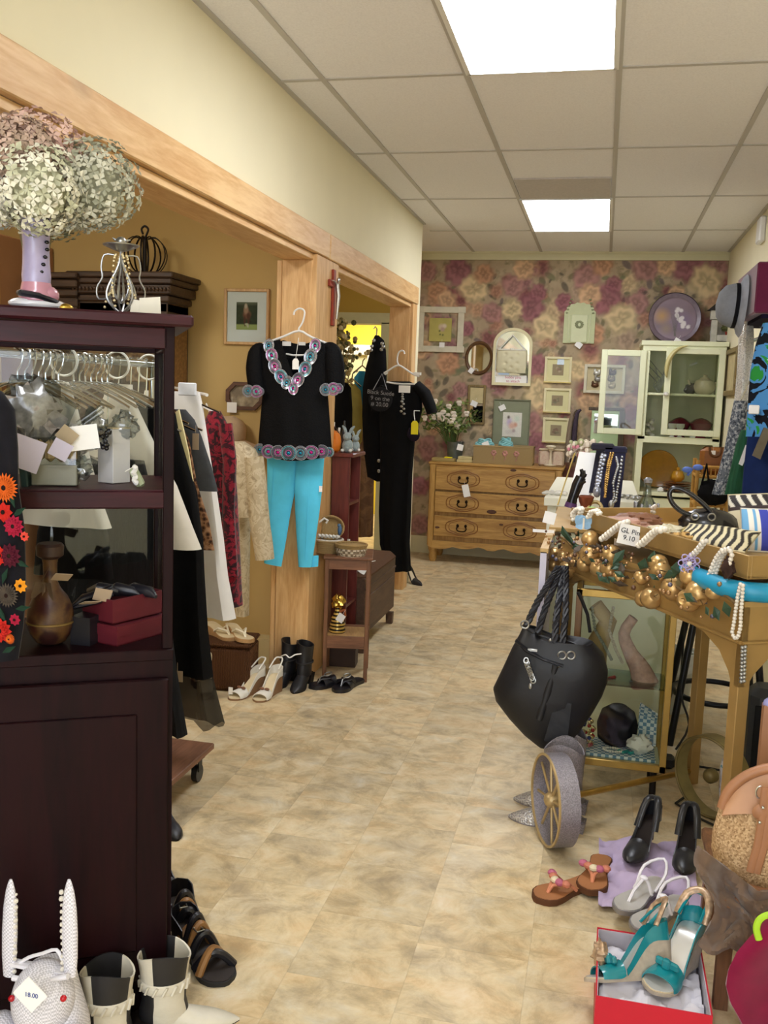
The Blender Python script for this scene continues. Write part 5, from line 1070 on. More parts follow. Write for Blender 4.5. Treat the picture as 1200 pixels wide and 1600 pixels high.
far_garment('jacket', 'black jacket hanging in the second room above the plush rabbits', 'jacket', [(534, 542, 598), (522, 548, 606), (518, 550, 640), (518, 549, 710)], 7.0, black_f)
far_garment('coat', 'khaki coat hanging in the second room', 'coat', [(546, 554, 600), (538, 563, 610), (538, 567, 650), (540, 565, 690), (542, 552, 712)], 7.25, mat('khaki_cloth', '#a3934d', .85, var=.12, scale=12))
far_garment('blouse', 'blue blouse hanging in the second room behind the gown', 'blouse', [(562, 570, 580), (554, 574, 590), (556, 578, 640), (560, 576, 655)], 7.36, mat('teal_blue_cloth', '#2f7fa3', .8, var=.15, scale=16))
plaid = pattern('brown_fur_print', [(0, '#3c2a1e'), (.45, '#5e4532'), (.6, '#75593f'), (.75, '#4a3526')], 9, 'noise', .9, .3, distort=1, constant=False)
far_garment('coat', 'dark brown mottled long coat hanging low in the second room', 'coat', [(560, 574, 655), (556, 582, 670), (554, 584, 740), (556, 583, 800), (558, 582, 838)], 8.0, plaid)
t = thing('dried_flower_swag', 'tall dried flower arrangement beside the yellow doorway', 'flowers', ony(530, 640, 8.35)); b = MB(); c0 = ony(528, 560, 8.35)-t.location
for k in range(330):
    z = R.uniform(-.32, .36); r = .16*(1-abs(z)/.5); p = c0+V(R.gauss(0, r*.7), R.gauss(0, .07), z); b.mi = R.choice((0, 0, 1, 2)); b.ell(p, R.uniform(.012, .028), 5, 4)
b.build('blooms', [mat('dry_bloom', '#9c8a5a', .9, var=.2), mat('dry_leaf', '#57583a', .9, var=.2), mat('dry_pale', '#c3b48a', .9)], t)['kind'] = 'stuff'; b = MB()
for k in range(7): b.tube([(.02*k-.06, 0, 0), c0*.6+V(.03*k-.09, 0, 0), c0+V(.05*k-.15, 0, .1)], .006, 5)
b.build('stem', mat('dry_stem', '#7d7250'), t); b = MB(); b.lathe([(.06, -1.32), (.08, -1.1), (.05, -.6), (.06, -.1), (.05, .02)], n=14); b.build('floor_vase', mat('floor_vase_brown', '#5b4634', .5), t)
# ================================================================== back wall: pictures
WY = YB-.002
wwhite = mat('chippy_white_paint', '#d9d2bb', .7, var=.08, scale=14); creamf = mat('cream_lacquer', '#e4d9ad', .4, var=.03)
goldl = mat('frame_gold_edge', '#c9b167', .35, .5)
mirror = mat('mirror_glass', '#dfe5e4', .03, 1, var=.0)
def wp(px, py): return ony(px, py, WY)
t, w, h = framed('picture_frame', 'large empty white wood frame around a small green rose picture', 'frame', 655, 479, 723, 551, WY, .055, wwhite, .022)
for sx in (-1, 1):
    for sz in (-1, 1): b = MB(); b.box((sx*(w/2+.03), -.014, sz*(h/2+.028)), (.075, .02, .058), bev=.004); b.build('corner_block', wwhite, t)
b = None; tagcard(t, (.02, -.027, -h/2+.01), .05, .045)
def rosepic(u, v):
    C = L3('#b9ae62')*(1+.12*nz(u, v, 3, 2))*np.ones(u.shape+(3,))
    for cu, cv, r, c in ((.55, .62, .18, '#cdb9a0'), (.68, .66, .13, '#d9c9b3'), (.6, .52, .13, '#b89a8c'), (.5, .3, .05, '#5d6638'), (.62, .28, .06, '#6b7240'), (.47, .45, .06, '#6d7440')): m = blob(u, v, cu, cv, r, r, .6); C = C*(1-m)+L3(c)*m
    return C
a, c = wp(672, 497), wp(705, 534); t = thing('canvas_picture', 'small green square canvas with a pale rose inside the empty frame', 'picture', ((a.x+c.x)/2, WY, (a.z+c.z)/2)); w, h = c.x-a.x, a.z-c.z
b = MB(); b.box((0, -.008, 0), (w, .016, h)); b.build('canvas', mat('canvas_edge', '#a89e60', .8), t, smooth=False); print_(t, w, h, rosepic, (40, 40), -.0165)
# oval mirror
c = wp(748.5, 559.5); rx, rz = 21*9.0/F, 25.5*9.0/F; t = thing('oval_mirror', 'small oval mirror in a brown wood frame with a white tag', 'mirror', c)
b = MB(); n = 40; prof = [(1, 0), (1, -.012), (.93, -.022), (.84, -.016), (.78, -.004)]; b.loft([[(rx*q*math.cos(2*PI*i/n), y, rz*q*math.sin(2*PI*i/n)) for i in range(n)] for q, y in prof], caps=False); b.build('frame', wood('mirror_brown', '#6d4c2e', '#4b3019', 8, 'X', .4), t)
b = MB(); b.prism([(rx*.8*math.cos(2*PI*i/n), rz*.8*math.sin(2*PI*i/n)) for i in range(n)], .004, M=FRONT); b.build('glass', mirror, t, smooth=False); tagcard(t, (-rx*.5, -.026, -rz*.75), .045, .05, rot=(0, .6, 0))
# arched mirror with a tufted bag hung in it
a, c = wp(773, 512), wp(829, 603.5); w, h = c.x-a.x, a.z-c.z; t = thing('arched_mirror', 'cream arched mirror with handwriting along its lower edge', 'mirror', ((a.x+c.x)/2, WY, c.z))
o1 = arch(w, h, h-w*.42, 20); k = .026; o2 = [(x*(1-2*k/w), k+z*(1-2*k/h)) for x, z in arch(w, h, h-w*.42, 20)]
b = MB(); b.loft([[(x, y, z) for x, z in o] for o, y in ((o1, 0), (o1, -.035), (o2, -.035), (o2, -.004))], caps=False); b.build('frame', creamf, t)
b = MB(); b.prism(o2, .006, M=FRONT); b.build('glass', mirror, t, smooth=False)
b = MB(); b.box((0, -.010, .058), (w-.08, .004, .075)); b.box((-w*.34, -.013, .05), (.05, .004, .06)); b.build('card', paper, t, smooth=False)
text('handwriting', 'bobby pins\nto attach', .034, mat('pink_ink', '#c9788a', .8), t, M=Matrix.Translation((.015, -.013, .058)) @ FRONT)
q = V((a.x+c.x)/2-.005, WY-.045, c.z); t = thing('tufted_bag', 'cream tufted bag hanging by a white strap in the arched mirror', 'bag', q); bw = w*.74; bh = h*.40
b = MB()
def tuft(u, v):
    x = (u-.5)*bw*(1+.03*math.sin(PI*v)); z = .115+bh*v; d = .03*math.sin(PI*u)**.5*math.sin(PI*min(1, v+.02))**.4
    for tu, tv in ((.3, .8), (.7, .8), (.5, .6), (.3, .42), (.7, .42), (.5, .24), (.28, .1), (.72, .1)): d -= .012*math.exp(-((u-tu)**2+((v-tv)*.9)**2)/.003)
    return V(x*(1-.08*max(0, .2-v)/.2), -d, z)
b.sheet(tuft, 36, 30, .004); b.sheet(lambda u, v: V((u-.5)*bw, .006, .115+bh*v), 4, 4, .004); b.build('body', mat('cream_damask', '#d9d2b0', .6, var=.04), t); b = MB(); b.box((0, -.006, .115+bh), (bw*.98, .02, .016), bev=.004); b.box((0, -.012, .12+bh), (.03, .02, .02), bev=.004); b.build('clasp', mat('pale_clasp', '#e3dfd2', .4), t)
b = MB(); b.tube([V(-bw*.44, -.006, .12+bh), V(0, -.004, .12+bh+.125), V(bw*.44, -.006, .12+bh)], .008, 8); b.build('strap', mat('white_leather', '#e4e0d6'), t)
# narrow brown frame with mirror
t, w, h = framed('narrow_frame', 'narrow upright brown frame with a beige picture over a small mirror', 'frame', 732, 601, 757, 664, WY, .022, wood('olive_frame', '#8a7444', '#6b5730', 8, 'Z', .5)); b = MB(); b.box((0, -.006, h*.27), (w, .006, h*.44)); b.build('beige_panel', mat('beige_paper', '#c8b88c', .8, var=.1), t, smooth=False); b = MB(); b.box((0, -.006, -h*.26), (w, .006, h*.46)); b.build('mirror_glass', mirror, t, smooth=False); tagcard(t, (-.02, -.024, h*.03), .06, .05, rot=(0, .4, 0))
# grey-green matted picture (stands on the dresser top against the wall)
t, w, h = framed('framed_print', 'grey green framed print with a small pastel figure scene and white tag', 'picture', 772, 623, 826, 697, WY, .012, mat('sage_frame', '#7a7c62', .5, var=.08)); matboard(t, w, h, mat('sage_mat', '#8d9178', .8, var=.04))
def pastel(u, v):
    C = L3('#e2dfd3')*np.ones(u.shape+(3,))
    for cu, cv, ru, rv, c in ((.35, .6, .2, .25, '#c8b8d0'), (.3, .8, .1, .1, '#6d5c55'), (.5, .45, .25, .2, '#e0b9a4'), (.68, .5, .14, .14, '#d9a58e'), (.45, .2, .4, .16, '#d5cfc6'), (.75, .75, .2, .2, '#d3dccb'), (.6, .25, .12, .1, '#b9a6a0')): m = blob(u, v, cu, cv, ru, rv, .7); C = C*(1-m)+L3(c)*m
    return C*(1+.08*nz(u, v, 9, 4))
print_(t, w*.55, h*.56, pastel, (40, 50), at=(.008, -.02)); tagcard(t, (-w*.28, -.018, h*.33), .06, .05, rot=(0, -.5, 0))
# three small cream frames
def etch(seed):
    def f(u, v):
        C = L3('#9a8a6c')*np.ones(u.shape+(3,)); r = np.random.RandomState(seed)
        for k in range(9): m = blob(u, v, r.uniform(.25, .75), r.uniform(.25, .75), r.uniform(.1, .25), r.uniform(.1, .2), .5)*.8; C = C*(1-m)+L3(r.choice(['#6f5d4a', '#b9a78a', '#8a6f5c', '#7d7a60']))*m
        return C
    return f
for k, (x0, y0, x1, y1, lab) in enumerate(((852, 557, 892, 599, 'topmost of three small cream gilt-edged frames in a column'), (850.5, 606, 891, 646, 'middle of three small cream gilt-edged frames in a column'), (849, 652, 888, 693, 'lowest of three small cream gilt-edged frames in a column'))):
    t, w, h = framed('small_picture', lab, 'picture', x0, y0, x1, y1, WY, .022, creamf, .02, group='three cream frames in a column'); matboard(t, w, h, mat('cream_mat', '#ded7a5', .8, var=.02)); print_(t, w*.5, h*.52, etch(k), (30, 30)); b = MB(); b.box((0, -.021, -h/2-.016), (w+.05, .006, .008)); b.build('gilt_edge', goldl, t, smooth=False)
    if k == 0: b = MB(); b.box((.02, -.012, h*.4), (.06, .003, .06)); b.build('clear_sleeve', glass('bag_plastic', '#dfe4e6', .10, .12), t)
# sage green arched plaque
a, c = wp(883, 473), wp(928, 537); w, h = c.x-a.x, a.z-c.z; t = thing('carved_plaque', 'pale sage green arched plaque with carved leaf spray', 'plaque', ((a.x+c.x)/2, WY, c.z)); sage = mat('sage_paint', '#c3c89a', .55, var=.04)
ol = [(-w/2, 0), (w/2, 0), (w/2, h*.78)]+[(w/2*.92*math.cos(PI*i/14)*(1+.05*math.cos(i*PI)), h*.78+h*.22*math.sin(PI*i/14)*(1+.06*math.cos(i*PI))) for i in range(1, 14)]+[(-w/2, h*.78)]
b = MB(); b.prism(ol, .02, M=FRONT); b.build('board', sage, t, smooth=False); b = MB(); b.box((0, -.026, h*.36), (w*.52, .012, h*.68), bev=.003)
for s in (-1, 1): b.box((s*w*.34, -.022, h*.36), (.012, .01, h*.7), bev=.003)
b.build('centre_panel', mat('sage_light_paint', '#d3d7ae', .55, var=.03), t); b = MB()
for k in range(9): a_ = 2*PI*k/9; b.ell((.026*math.cos(a_), -.034, h*.46+.026*math.sin(a_)), (.016, .006, .010), 8, 5)
for s in (-1, 1):
    for k in range(5): b.ell((s*(w*.42-.008*k), -.022, h*.8-.0+.03*k-.02), (.012, .006, .008), 8, 5)
b.build('carving', mat('sage_dark_paint', '#8f946e', .6), t); tagcard(t, (.005, -.03, -.015), .06, .05, rot=(0, .6, 0))
# shadow box of brooches
t, w, h = framed('shadow_box', 'cream shadow box frame displaying six metal brooches, behind the open door', 'frame', 914, 569, 975, 616, WY, .026, wwhite, .03); matboard(t, w, h, mat('linen_back', '#cbbd97', .8, var=.05)); b = MB(); b.box((0, -.008, 0), (.012, .006, h)); b.build('divider', wwhite, t)
for i, (x, z, c_) in enumerate(((-.22, .25, '#c9c7bd'), (-.26, -.28, '#5a3b22'), (-.18, -.02, '#8f8b83'), (.22, .28, '#4a3524'), (.2, -.0, '#7a6a52'), (.22, -.3, '#b9a98a'))): b = MB(); b.ell((x*w, -.014, z*h), (.035, .012, .022), 12, 6); b.ell((x*w-.02, -.018, z*h+.02), (.012, .008, .022), 8, 5); b.ell((x*w+.02, -.018, z*h+.015), (.012, .008, .018), 8, 5); b.build('brooch', mat('brooch_%d' % i, c_, .35, .5, var=.3, scale=60), t)

# ================================================================== pine dresser
dp = wood('dresser_pine', '#bd9450', '#966c32', 5, 'X', .42, coat=.2, knots=1.6); dpz = wood('dresser_pine_upright', '#bd9450', '#966c32', 5, 'Z', .42, coat=.2)
DXa, DXb, DYf, DYb = -1.485, -.315, 8.30, 8.74; dw, dd = DXb-DXa, DYb-DYf; dz = .915
t = thing('pine_dresser', 'honey pine chest of three carved drawers with scalloped apron', 'dresser', ((DXa+DXb)/2, (DYf+DYb)/2, 0)); yf = -dd/2
b = MB(); b.box((0, .01, .535), (dw-.02, dd-.02, .70)); b.build('carcass', dpz, t, smooth=False)
b = MB(); b.box((0, 0, dz-.014), (dw+.03, dd+.02, .028), bev=.008); b.box((0, 0, dz-.036), (dw+.012, dd+.006, .016), bev=.004); b.build('top', dp, t)
for s in (-1, 1): b = MB(); b.box((s*(dw/2-.027), yf+.006, .52), (.054, .03, .74), bev=.006); b.build('stile', dpz, t)
prof = [(-dw/2+.01, .20)]+[(-dw/2+.01+(dw-.02)*i/60, .155-.022*abs(math.sin(i/60*PI*5))-.012*math.cos(i/60*PI*2)+(.03 if 27 < i < 33 else 0)*-.3) for i in range(61)]+[(dw/2-.01, .20)]
b = MB(); b.prism(prof, .024, M=Matrix.Translation((0, yf+.016, 0)) @ FRONT); b.build('apron', dp, t, smooth=False)
for sx in (-1, 1):
    for sy in (-1, 1): b = MB(); b.lathe([(.026, 0), (.034, .02), (.040, .05), (.034, .08), (.045, .11), (.05, .17)], (sx*(dw/2-.05), sy*(dd/2-.05), 0), 14); b.build('foot', dpz, t)
def carve(b, cx, cz, y):
    for q, r in ((1, .005), (.8, .0035)):
        pts = []
        for i in range(48):
            a = 2*PI*i/48; ca, sa = math.cos(a), math.sin(a); x = .145*q*math.copysign(abs(ca)**.55, ca); z = .058*q*math.copysign(abs(sa)**.75, sa)*(1+.32*math.exp(-(ca/.22)**2))
            pts.append((cx+x, y, cz+z))
        b.tube(pts, r, 6, closed=True)
for k, (z0, z1, ps) in enumerate(((.665, .872, ((724, 749), (816, 758))), (.462, .648, ((722, 792), (815, 795))), (.243, .428, ((721, 828), (812, 836))))):
    b = MB(); b.box((0, yf-.004, (z0+z1)/2), (dw-.115, .024, z1-z0), bev=.004); d = b.build('drawer', dp, t)
    for px, py in ps:
        q = ony(px, py, DYf-.02)-t.location; zc_ = (z0+z1)/2; b = MB(); carve(b, q.x, zc_, yf-.017); b.build('carved_cartouche', mat('carved_groove', '#8a5a26', .5), d)
        b = MB()
        for s in (-1, 1): b.ell((q.x+s*.036, yf-.022, zc_+.012), (.013, .010, .016), 10, 6)
        b.tube([(q.x-.036, yf-.03, zc_+.006), (q.x-.044, yf-.034, zc_-.014), (q.x-.03, yf-.036, zc_-.032), (q.x, yf-.037, zc_-.036), (q.x+.03, yf-.036, zc_-.032), (q.x+.044, yf-.034, zc_-.014), (q.x+.036, yf-.03, zc_+.006)], .0055, 8); b.build('bail_pull', mat('dark_bronze', '#2b2119'), d)
    for px, py, r in (((768, 800, .045),) if k == 1 else ((802, 735, .028),) if k == 0 else ((783, 820, .02), (683, 824, .022))):
        q = ony(px, py, DYf-.02)-t.location; b = MB(); b.ell((q.x, yf-.016, q.z), (r, .0012, r*.45), 12, 5); b.build('knot', mat('pine_knot', '#4a2a18', .6, var=.3, scale=40), d)
tagcard(t, (ony(728, 766, DYf-.06).x-t.location.x, yf-.05, ony(728, 766, DYf).z), .06, .11, rot=(0, -.25, 0))
# on the dresser
def ond(px, y): return V(ony(px, 700, y).x, y, dz)
t = thing('flower_bucket', 'grey metal bucket on the dresser top holding white roses', 'bucket', ond(711, 8.50)); b = MB(); b.lathe([(.062, 0), (.066, .01), (.078, .17), (.082, .175), (.075, .175), (.06, .02), (0, .02)], n=24); b.build('body', mat('galvanised', '#6d7678', .45, .6, var=.2, scale=20), t); tagcard(t, (.06, -.09, .13), .055, .055, rot=(0, .2, 0))
t = thing('rose_bush', 'bushy white roses with green leaves in the grey bucket', 'flowers', ond(708, 8.50)+V(0, 0, .16)); b = MB(); lf = MB(); rs = []
c0 = ony(697, 655, 8.5)-t.location
for k in range(46):
    a = R.uniform(0, 6.28); rr = R.uniform(.04, 1); p = c0+V(.27*rr*math.cos(a), .16*rr*math.sin(a*1.7), .155*rr*math.sin(a)); b.tube([(0, 0, -.1), p*.45+V(0, 0, .02), p], [.004, .003, .002], 5)
    for j in range(9):
        q = p+V(R.uniform(-.07, .07), R.uniform(-.06, .06), R.uniform(-.06, .05)); e = V(R.uniform(-1, 1), R.uniform(-1, 1), R.uniform(-.6, .8)).normalized(); f = e.cross(V(R.uniform(-1, 1), 1, R.uniform(-1, 1))).normalized(); L_ = R.uniform(.022, .04); lf.mi = R.choice((0, 0, 1)); lf._add([q-e*L_, q+f*L_*.4+V(0, 0, .006), q+e*L_, q-f*L_*.4+V(0, 0, .006)], [(0, 1, 2, 3)])
    if k % 2 == 0: rs.append(p+V(R.uniform(-.02, .02), -.04, .02))
b.build('stem', mat('green_stem', '#4a5a2c', .7), t); o = lf.build('leaves', [mat('rose_leaf', '#5a6e36', .6, var=.2), mat('rose_leaf_light', '#86954f', .6, var=.2)], t, smooth=False)
for p in rs: b = MB(); [b.ell(p+V(.012*math.cos(i*2.4)*(i > 0), -.008*i*.3, .012*math.sin(i*2.4)*(i > 0)), (.02, .018, .018), 7, 5) for i in range(4)]; b.build('rose', mat('white_rose', '#e3d6c6', .7, var=.05), t)
b = MB(); q = ond(695, 8.42); b.box((0, 0, .014), (.21, .14, .028), bev=.003, M=Matrix.Translation(q)); t = b.solo('flat_box', mat('tan_book', '#a08a50', .6, var=.08), 'flat tan box with a yellow tag at the dresser left corner', 'box'); b = MB(); b.box((.04, -.02, .034), (.07, .05, .01), bev=.004); b.build('yellow_tag', mat('yellow_card', '#f0df14'), t)
for k, (z, w) in enumerate(((.0, .15), (.026, .13))): b = MB(); b.box((0, 0, .0125), (w, .13, .025), bev=.003, M=Matrix.Translation(ond(729, 8.42)+V(0, 0, z))); b.solo('small_book', mat('cream_book', '#c9b983', .6, var=.06), ('lower of two cream little boxes stacked by the bucket', 'upper of two cream little boxes stacked by the bucket')[k], 'box', 'cream boxes on the dresser')
wick2 = pattern('tan_woven_reed', [(0, '#7d6440'), (.4, '#a98d5e'), (.7, '#c2a878')], 120, 'wave', .8, .5, distort=3, constant=False)
t = thing('woven_tray', 'oblong tan woven basket with pink flower motifs on the dresser', 'basket', ((ond(741, 8.45).x+ond(836, 8.45).x)/2, 8.45, dz)); w = ond(836, 8.45).x-ond(744, 8.45).x; b = MB(); hh = .155
b.box((0, 0, .005), (w, .24, .01))
for s in (-1, 1): b.box((0, s*.115, hh/2), (w, .012, hh), bev=.004); b.box((s*(w/2-.006), 0, hh/2), (.012, .23, hh), bev=.004)
b.tube([(-w/2, -.115, hh), (w/2, -.115, hh), (w/2, .115, hh), (-w/2, .115, hh)], .01, 6, closed=True); b.build('body', wick2, t)
for x in (-.08, .02, .12):
    b = MB()
    for k in range(6): b.ell((x+.016*math.cos(k*PI/3), -.124, .10+.016*math.sin(k*PI/3)), (.011, .004, .011), 8, 5)
    b.tube([(x, -.123, .085), (x+.006, -.124, .06), (x-.004, -.123, .035)], .004, 5); b.build('flower_motif', mat('pink_raffia', '#b9867a', .8, var=.15), t)
for px, dz_, r, lab in ((757, .17, (.085, .05, .035), 'turquoise yarn bundle spilling over the left of the woven basket'), (790, .185, (.06, .05, .035), 'turquoise yarn bundle in the middle of the woven basket')):
    q = ond(px, 8.40)+V(0, 0, dz_); tt = thing('yarn_bundle', lab, 'yarn', q, 0, 'turquoise yarn in the woven basket'); b = MB()
    for k in range(7): b.tube([(r[0]*(1-.06*k)*math.cos(2*PI*i/18), r[1]*math.sin(2*PI*i/18), r[2]*(.4*math.sin(2*PI*i/9+k)+.25*k-.6)) for i in range(18)], .009, 6, closed=True)
    b.build('strands', mat('turquoise_yarn', '#8cc5c9', .9, var=.12, scale=60), tt)
tagcard(tt, (-.17, -.06, -.02), .06, .06, rot=(0, -.4, 0))
fl_t = pattern('pink_floral_tin', [(0, '#a8756a'), (.3, '#c2a08c'), (.55, '#cbb79c'), (.75, '#b58a7d')], 30, 'noise', .4, distort=1, constant=False)
for k, (px, lab) in enumerate(((852, 'pink floral canister just right of the woven basket'), (873, 'pink floral canister at the dresser right corner'))):
    t = thing('floral_canister', lab, 'canister', ond(px, 8.46), 0, 'pink floral canisters on the dresser'); b = MB(); b.box((0, 0, .07), (.105, .10, .14), bev=.015); b.build('body', fl_t, t); b = MB(); b.box((0, 0, .146), (.11, .105, .014), bev=.006); b.build('lid', mat('cream_lid', '#cbb99a', .5), t)
q = ond(861, 8.40); b = MB(); b.lathe([(.045, 0), (.055, .01), (.02, .016), (.012, .06), (.01, .13), (.022, .15), (.03, .16), (0, .165)], n=18, M=Matrix.Translation(q)); b.ell(q+V(0, 0, .175), (.045, .014, .014)); b.solo('bird_stand', mat('cream_porcelain', '#d3c6ab', .4, coat=.3), 'cream bird topped stand between the two floral canisters', 'ornament')

# ================================================================== celadon hutch in the far right corner
cel = mat('celadon_paint', '#e3e5c2', .5, var=.035, scale=8); HX0, HX1, HYf, HYb = ony(1001, 600, 8.22).x, .955, 8.22, 8.745
zT, zB, zS = ony(1060, 533, 8.22).z, ony(1060, 688, 8.22).z, ony(1060, 772, 8.22).z; hw = HX1-HX0
t = thing('hutch', 'pale celadon hutch with glass doors, its left door swung open', 'hutch', ((HX0+HX1)/2, 8.48, 0)); y0, y1 = HYf-8.48, HYb-8.48; x0 = -hw/2; th = .022
b = MB()
for s in (-1, 1): b.box((s*(hw/2-th/2), (y0+y1)/2, zT/2), (th, y1-y0, zT))
b.build('side_panel', cel, t, smooth=False); b = MB(); b.box((0, y1-.006, zT/2), (hw-.01, .012, zT)); b.build('back_panel', cel, t, smooth=False)
b = MB(); b.box((0, (y0+y1)/2-.01, zT-.02), (hw+.03, y1-y0+.03, .04), bev=.004); b.box((0, y0-.004, zT-.06), (hw, .02, .05), bev=.003); b.build('top', cel, t)
zm = ony(1060, 617, 8.4).z
for z, nm in ((zB-.0, 'shelf'), (zm, 'shelf'), (zS-.01, 'counter')): b = MB(); b.box((0, (y0+y1)/2-(.01 if nm == 'counter' else 0), z), (hw-.01+(.04 if nm == 'counter' else 0), y1-y0, .03 if nm == 'counter' else .02), bev=.003); b.build(nm, cel, t)
b = MB(); b.box((0, y0-.002, zB-.002), (hw, .022, .055), bev=.003)
for s in (-1, 1): b.box((s*(hw/2-.03), y0-.002, (zT+zB)/2), (.06, .022, zT-zB)); b.box((s*(hw/2-.025), y0-.001, zB-.22), (.05, .02, .46))
b.build('face_frame', cel, t, smooth=False)
b = MB(); b.box((0, y0+.02, zS/2-.02), (hw-.05, .02, zS-.05)); b.build('base_front', cel, t, smooth=False)
def gdoor(x0_, x1_, z0_, z1_, fw=.05):
    b = MB(); cx = (x0_+x1_)/2
    for x in (x0_+fw/2, x1_-fw/2): b.box((x, y0-.024, (z0_+z1_)/2), (fw, .02, z1_-z0_), bev=.003)
    for z in (z0_+fw/2, z1_-fw/2): b.box((cx, y0-.024, z), (x1_-x0_-2*fw, .02, fw), bev=.003)
    d = b.build('door', cel, t); b = MB(); b.box((cx, y0-.024, (z0_+z1_)/2), (x1_-x0_-2*fw+.005, .004, z1_-z0_-2*fw+.005)); b.build('glass_pane', glass('door_glass', '#f2f4ee', .015), d, smooth=False); return d
xo = t.location.x
a, c = ony(1042, 540, 8.2), ony(1124, 686, 8.2); d = gdoor(a.x-xo, c.x-xo, c.z+.015, a.z-.015)
b = MB(); b.ell((a.x-xo+.02, y0-.05, zm), (.022, .02, .02), 12, 8); b.build('knob', mat('white_porcelain', '#dedbd2'), d)
a, c = ony(941, 546, 8.2), ony(1002, 680, 8.2); gdoor(a.x-xo, c.x-xo, c.z, a.z)
def onh(px, y, z): return V(ony(px, 650, y).x, y, z)
b = MB(); q = onh(1027, 8.42, zm+.01)
for k in range(11): a = R.uniform(-1.2, 1.2); p = q+V(.05*math.sin(a*2), 0, .09+.02*k); b.tube([q+V(0, 0, .0), q+V(.01*k-.05, 0, .06+.01*k), p+V(.07*math.sin(a), R.uniform(-.04, .04), .05*math.cos(a))], [.008, .006, .003], 6)
b.solo('silver_branch', mat('silvered_branch', '#8f9384', .5, .3, var=.3, scale=40), 'silvery coral-like branch in the hutch upper left bay', 'ornament')
b = MB(); pts = [ony(px, py, 8.17) for px, py in ((1075, 540), (1062, 544), (1050, 554), (1043, 568), (1041, 583), (1042, 590))]; b.tube(pts, [.006, .024, .036, .036, .026, .006], 12, flat=.55); b.solo('tusk_fan', mat('ivory_horn', '#c8bd84', .45, var=.1), 'curved ivory coloured tusk hung at the hutch door top', 'tusk')
q = onh(1017, 8.42, zB+.01); b = MB()
for k in range(8): b.ell(q+V(.022*math.cos(k*1.9), .02*math.sin(k*1.9), .018+.018*k), (.026-.001*k, .022, .018), 8, 6)
b.solo('white_figurine', mat('white_bisque', '#d3d0c0', .5, var=.1, scale=50), 'white ruffled figurine in the hutch lower left bay', 'figurine')
t2 = thing('teapot', 'cream teapot in the hutch behind the right glass door', 'teapot', onh(1097, 8.45, zm+.01)); b = MB(); b.lathe([(.05, 0), (.085, .03), (.095, .07), (.075, .115), (.04, .13), (.035, .14), (.015, .15), (.018, .165), (0, .17)], n=20); b.build('body', mat('cream_porcelain', '#d3c6ab'), t2); b = MB(); b.tube([(-.085, 0, .05), (-.12, 0, .08), (-.135, 0, .12)], [.018, .013, .010], 8); b.build('spout', mat('cream_porcelain', '#d3c6ab'), t2); b = MB(); b.tube([(.08, 0, .10), (.13, 0, .09), (.13, 0, .04), (.085, 0, .03)], .010, 8); b.build('handle', mat('cream_porcelain', '#d3c6ab'), t2)
q = onh(1076, 8.45, zm+.01); b = crumple((q.x, q.y, q.z+.045), (.05, .03, .045), 9, k=.4); b.solo('dark_cup', mat('dark_glaze', '#4a4642', .3, var=.3, scale=40), 'dark patterned small jug left of the cream teapot', 'jug')
rg_ = mat('ruby_glaze', '#7c1733', .25, var=.1, coat=.5)
for k, (px, y, s, lab) in enumerate(((1063, 8.52, 1, 'ruby red bowl behind the white goblet in the hutch'), (1096, 8.52, 1.05, 'ruby red bowl right of the white goblet in the hutch'))): q = onh(px, y, zB+.01); b = MB(); b.lathe([(.05, 0), (.052, .01), (.03, .03), (.075*s, .08), (.095*s, .13), (.05*s, .165), (.01, .18), (0, .18)], n=20, M=Matrix.Translation(q)); b.solo('red_bowl', rg_, lab, 'bowl', 'ruby bowls in the hutch')
for px, lab in ((1064, 'white goblet in front of the ruby bowl in the hutch'), (1052, 'white goblet beside the right door frame in the hutch')): q = onh(px, 8.36, zB+.01); b = MB(); b.lathe([(.035, 0), (.036, .006), (.014, .02), (.013, .06), (.036, .10), (.038, .125), (.032, .125), (.01, .08)], n=18, M=Matrix.Translation(q)); b.solo('white_goblet', mat('white_porcelain', '#dedbd2'), lab, 'goblet', 'white goblets in the hutch')
q = onh(1083, 8.34, zB+.01); b = MB(); b.box((0, 0, .03), (.04, .002, .055), M=Matrix.Translation(q) @ Matrix.Rotation(.4, 4, 'Y')); b.solo('price_tag', paper, 'white tag against the right ruby bowl', 'tag', smooth=False)
q = onh(1034, 8.60, zS+.01); mus = mat('mustard_glaze', '#c08a22', .3, var=.1, coat=.5)
b = MB(); b.lathe([(.02, -.012), (.12, -.008), (.165, .006), (.17, .01), (.165, .014), (.12, .0), (.0, -.004)], n=40, M=Matrix.Translation(q+V(0, 0, .172)) @ Matrix.Rotation(.16, 4, 'X') @ Matrix.Rotation(PI/2, 4, 'X')); b.solo('mustard_plate', mus, 'large mustard yellow plate standing on the hutch counter', 'plate')
q = onh(1066, 8.36, zS+.01); amb = mat('amber_glaze', '#8f4a1e', .25, var=.15, coat=.5)
for k in range(4): b = MB(); b.lathe([(.06, 0), (.115, .014), (.13, .018), (.115, .021), (.06, .006), (0, .006)], n=30, M=Matrix.Translation(q+V(.003*k, 0, .02*k))); b.solo('amber_plate', amb, ('lowest', 'second', 'third', 'topmost')[k]+' amber brown plate of the stack on the hutch counter', 'plate', 'stacked amber plates')
t2 = thing('honey_pot', 'small mustard lidded pot on top of the amber plate stack', 'pot', q+V(.0, 0, .083)); b = MB(); b.lathe([(.03, 0), (.055, .025), (.058, .05), (.045, .075)], n=20); b.build('body', mus, t2); b = MB(); b.lathe([(.046, .075), (.04, .09), (.012, .10), (.016, .115), (.008, .125), (0, .127)], n=20); b.build('lid', mus, t2)
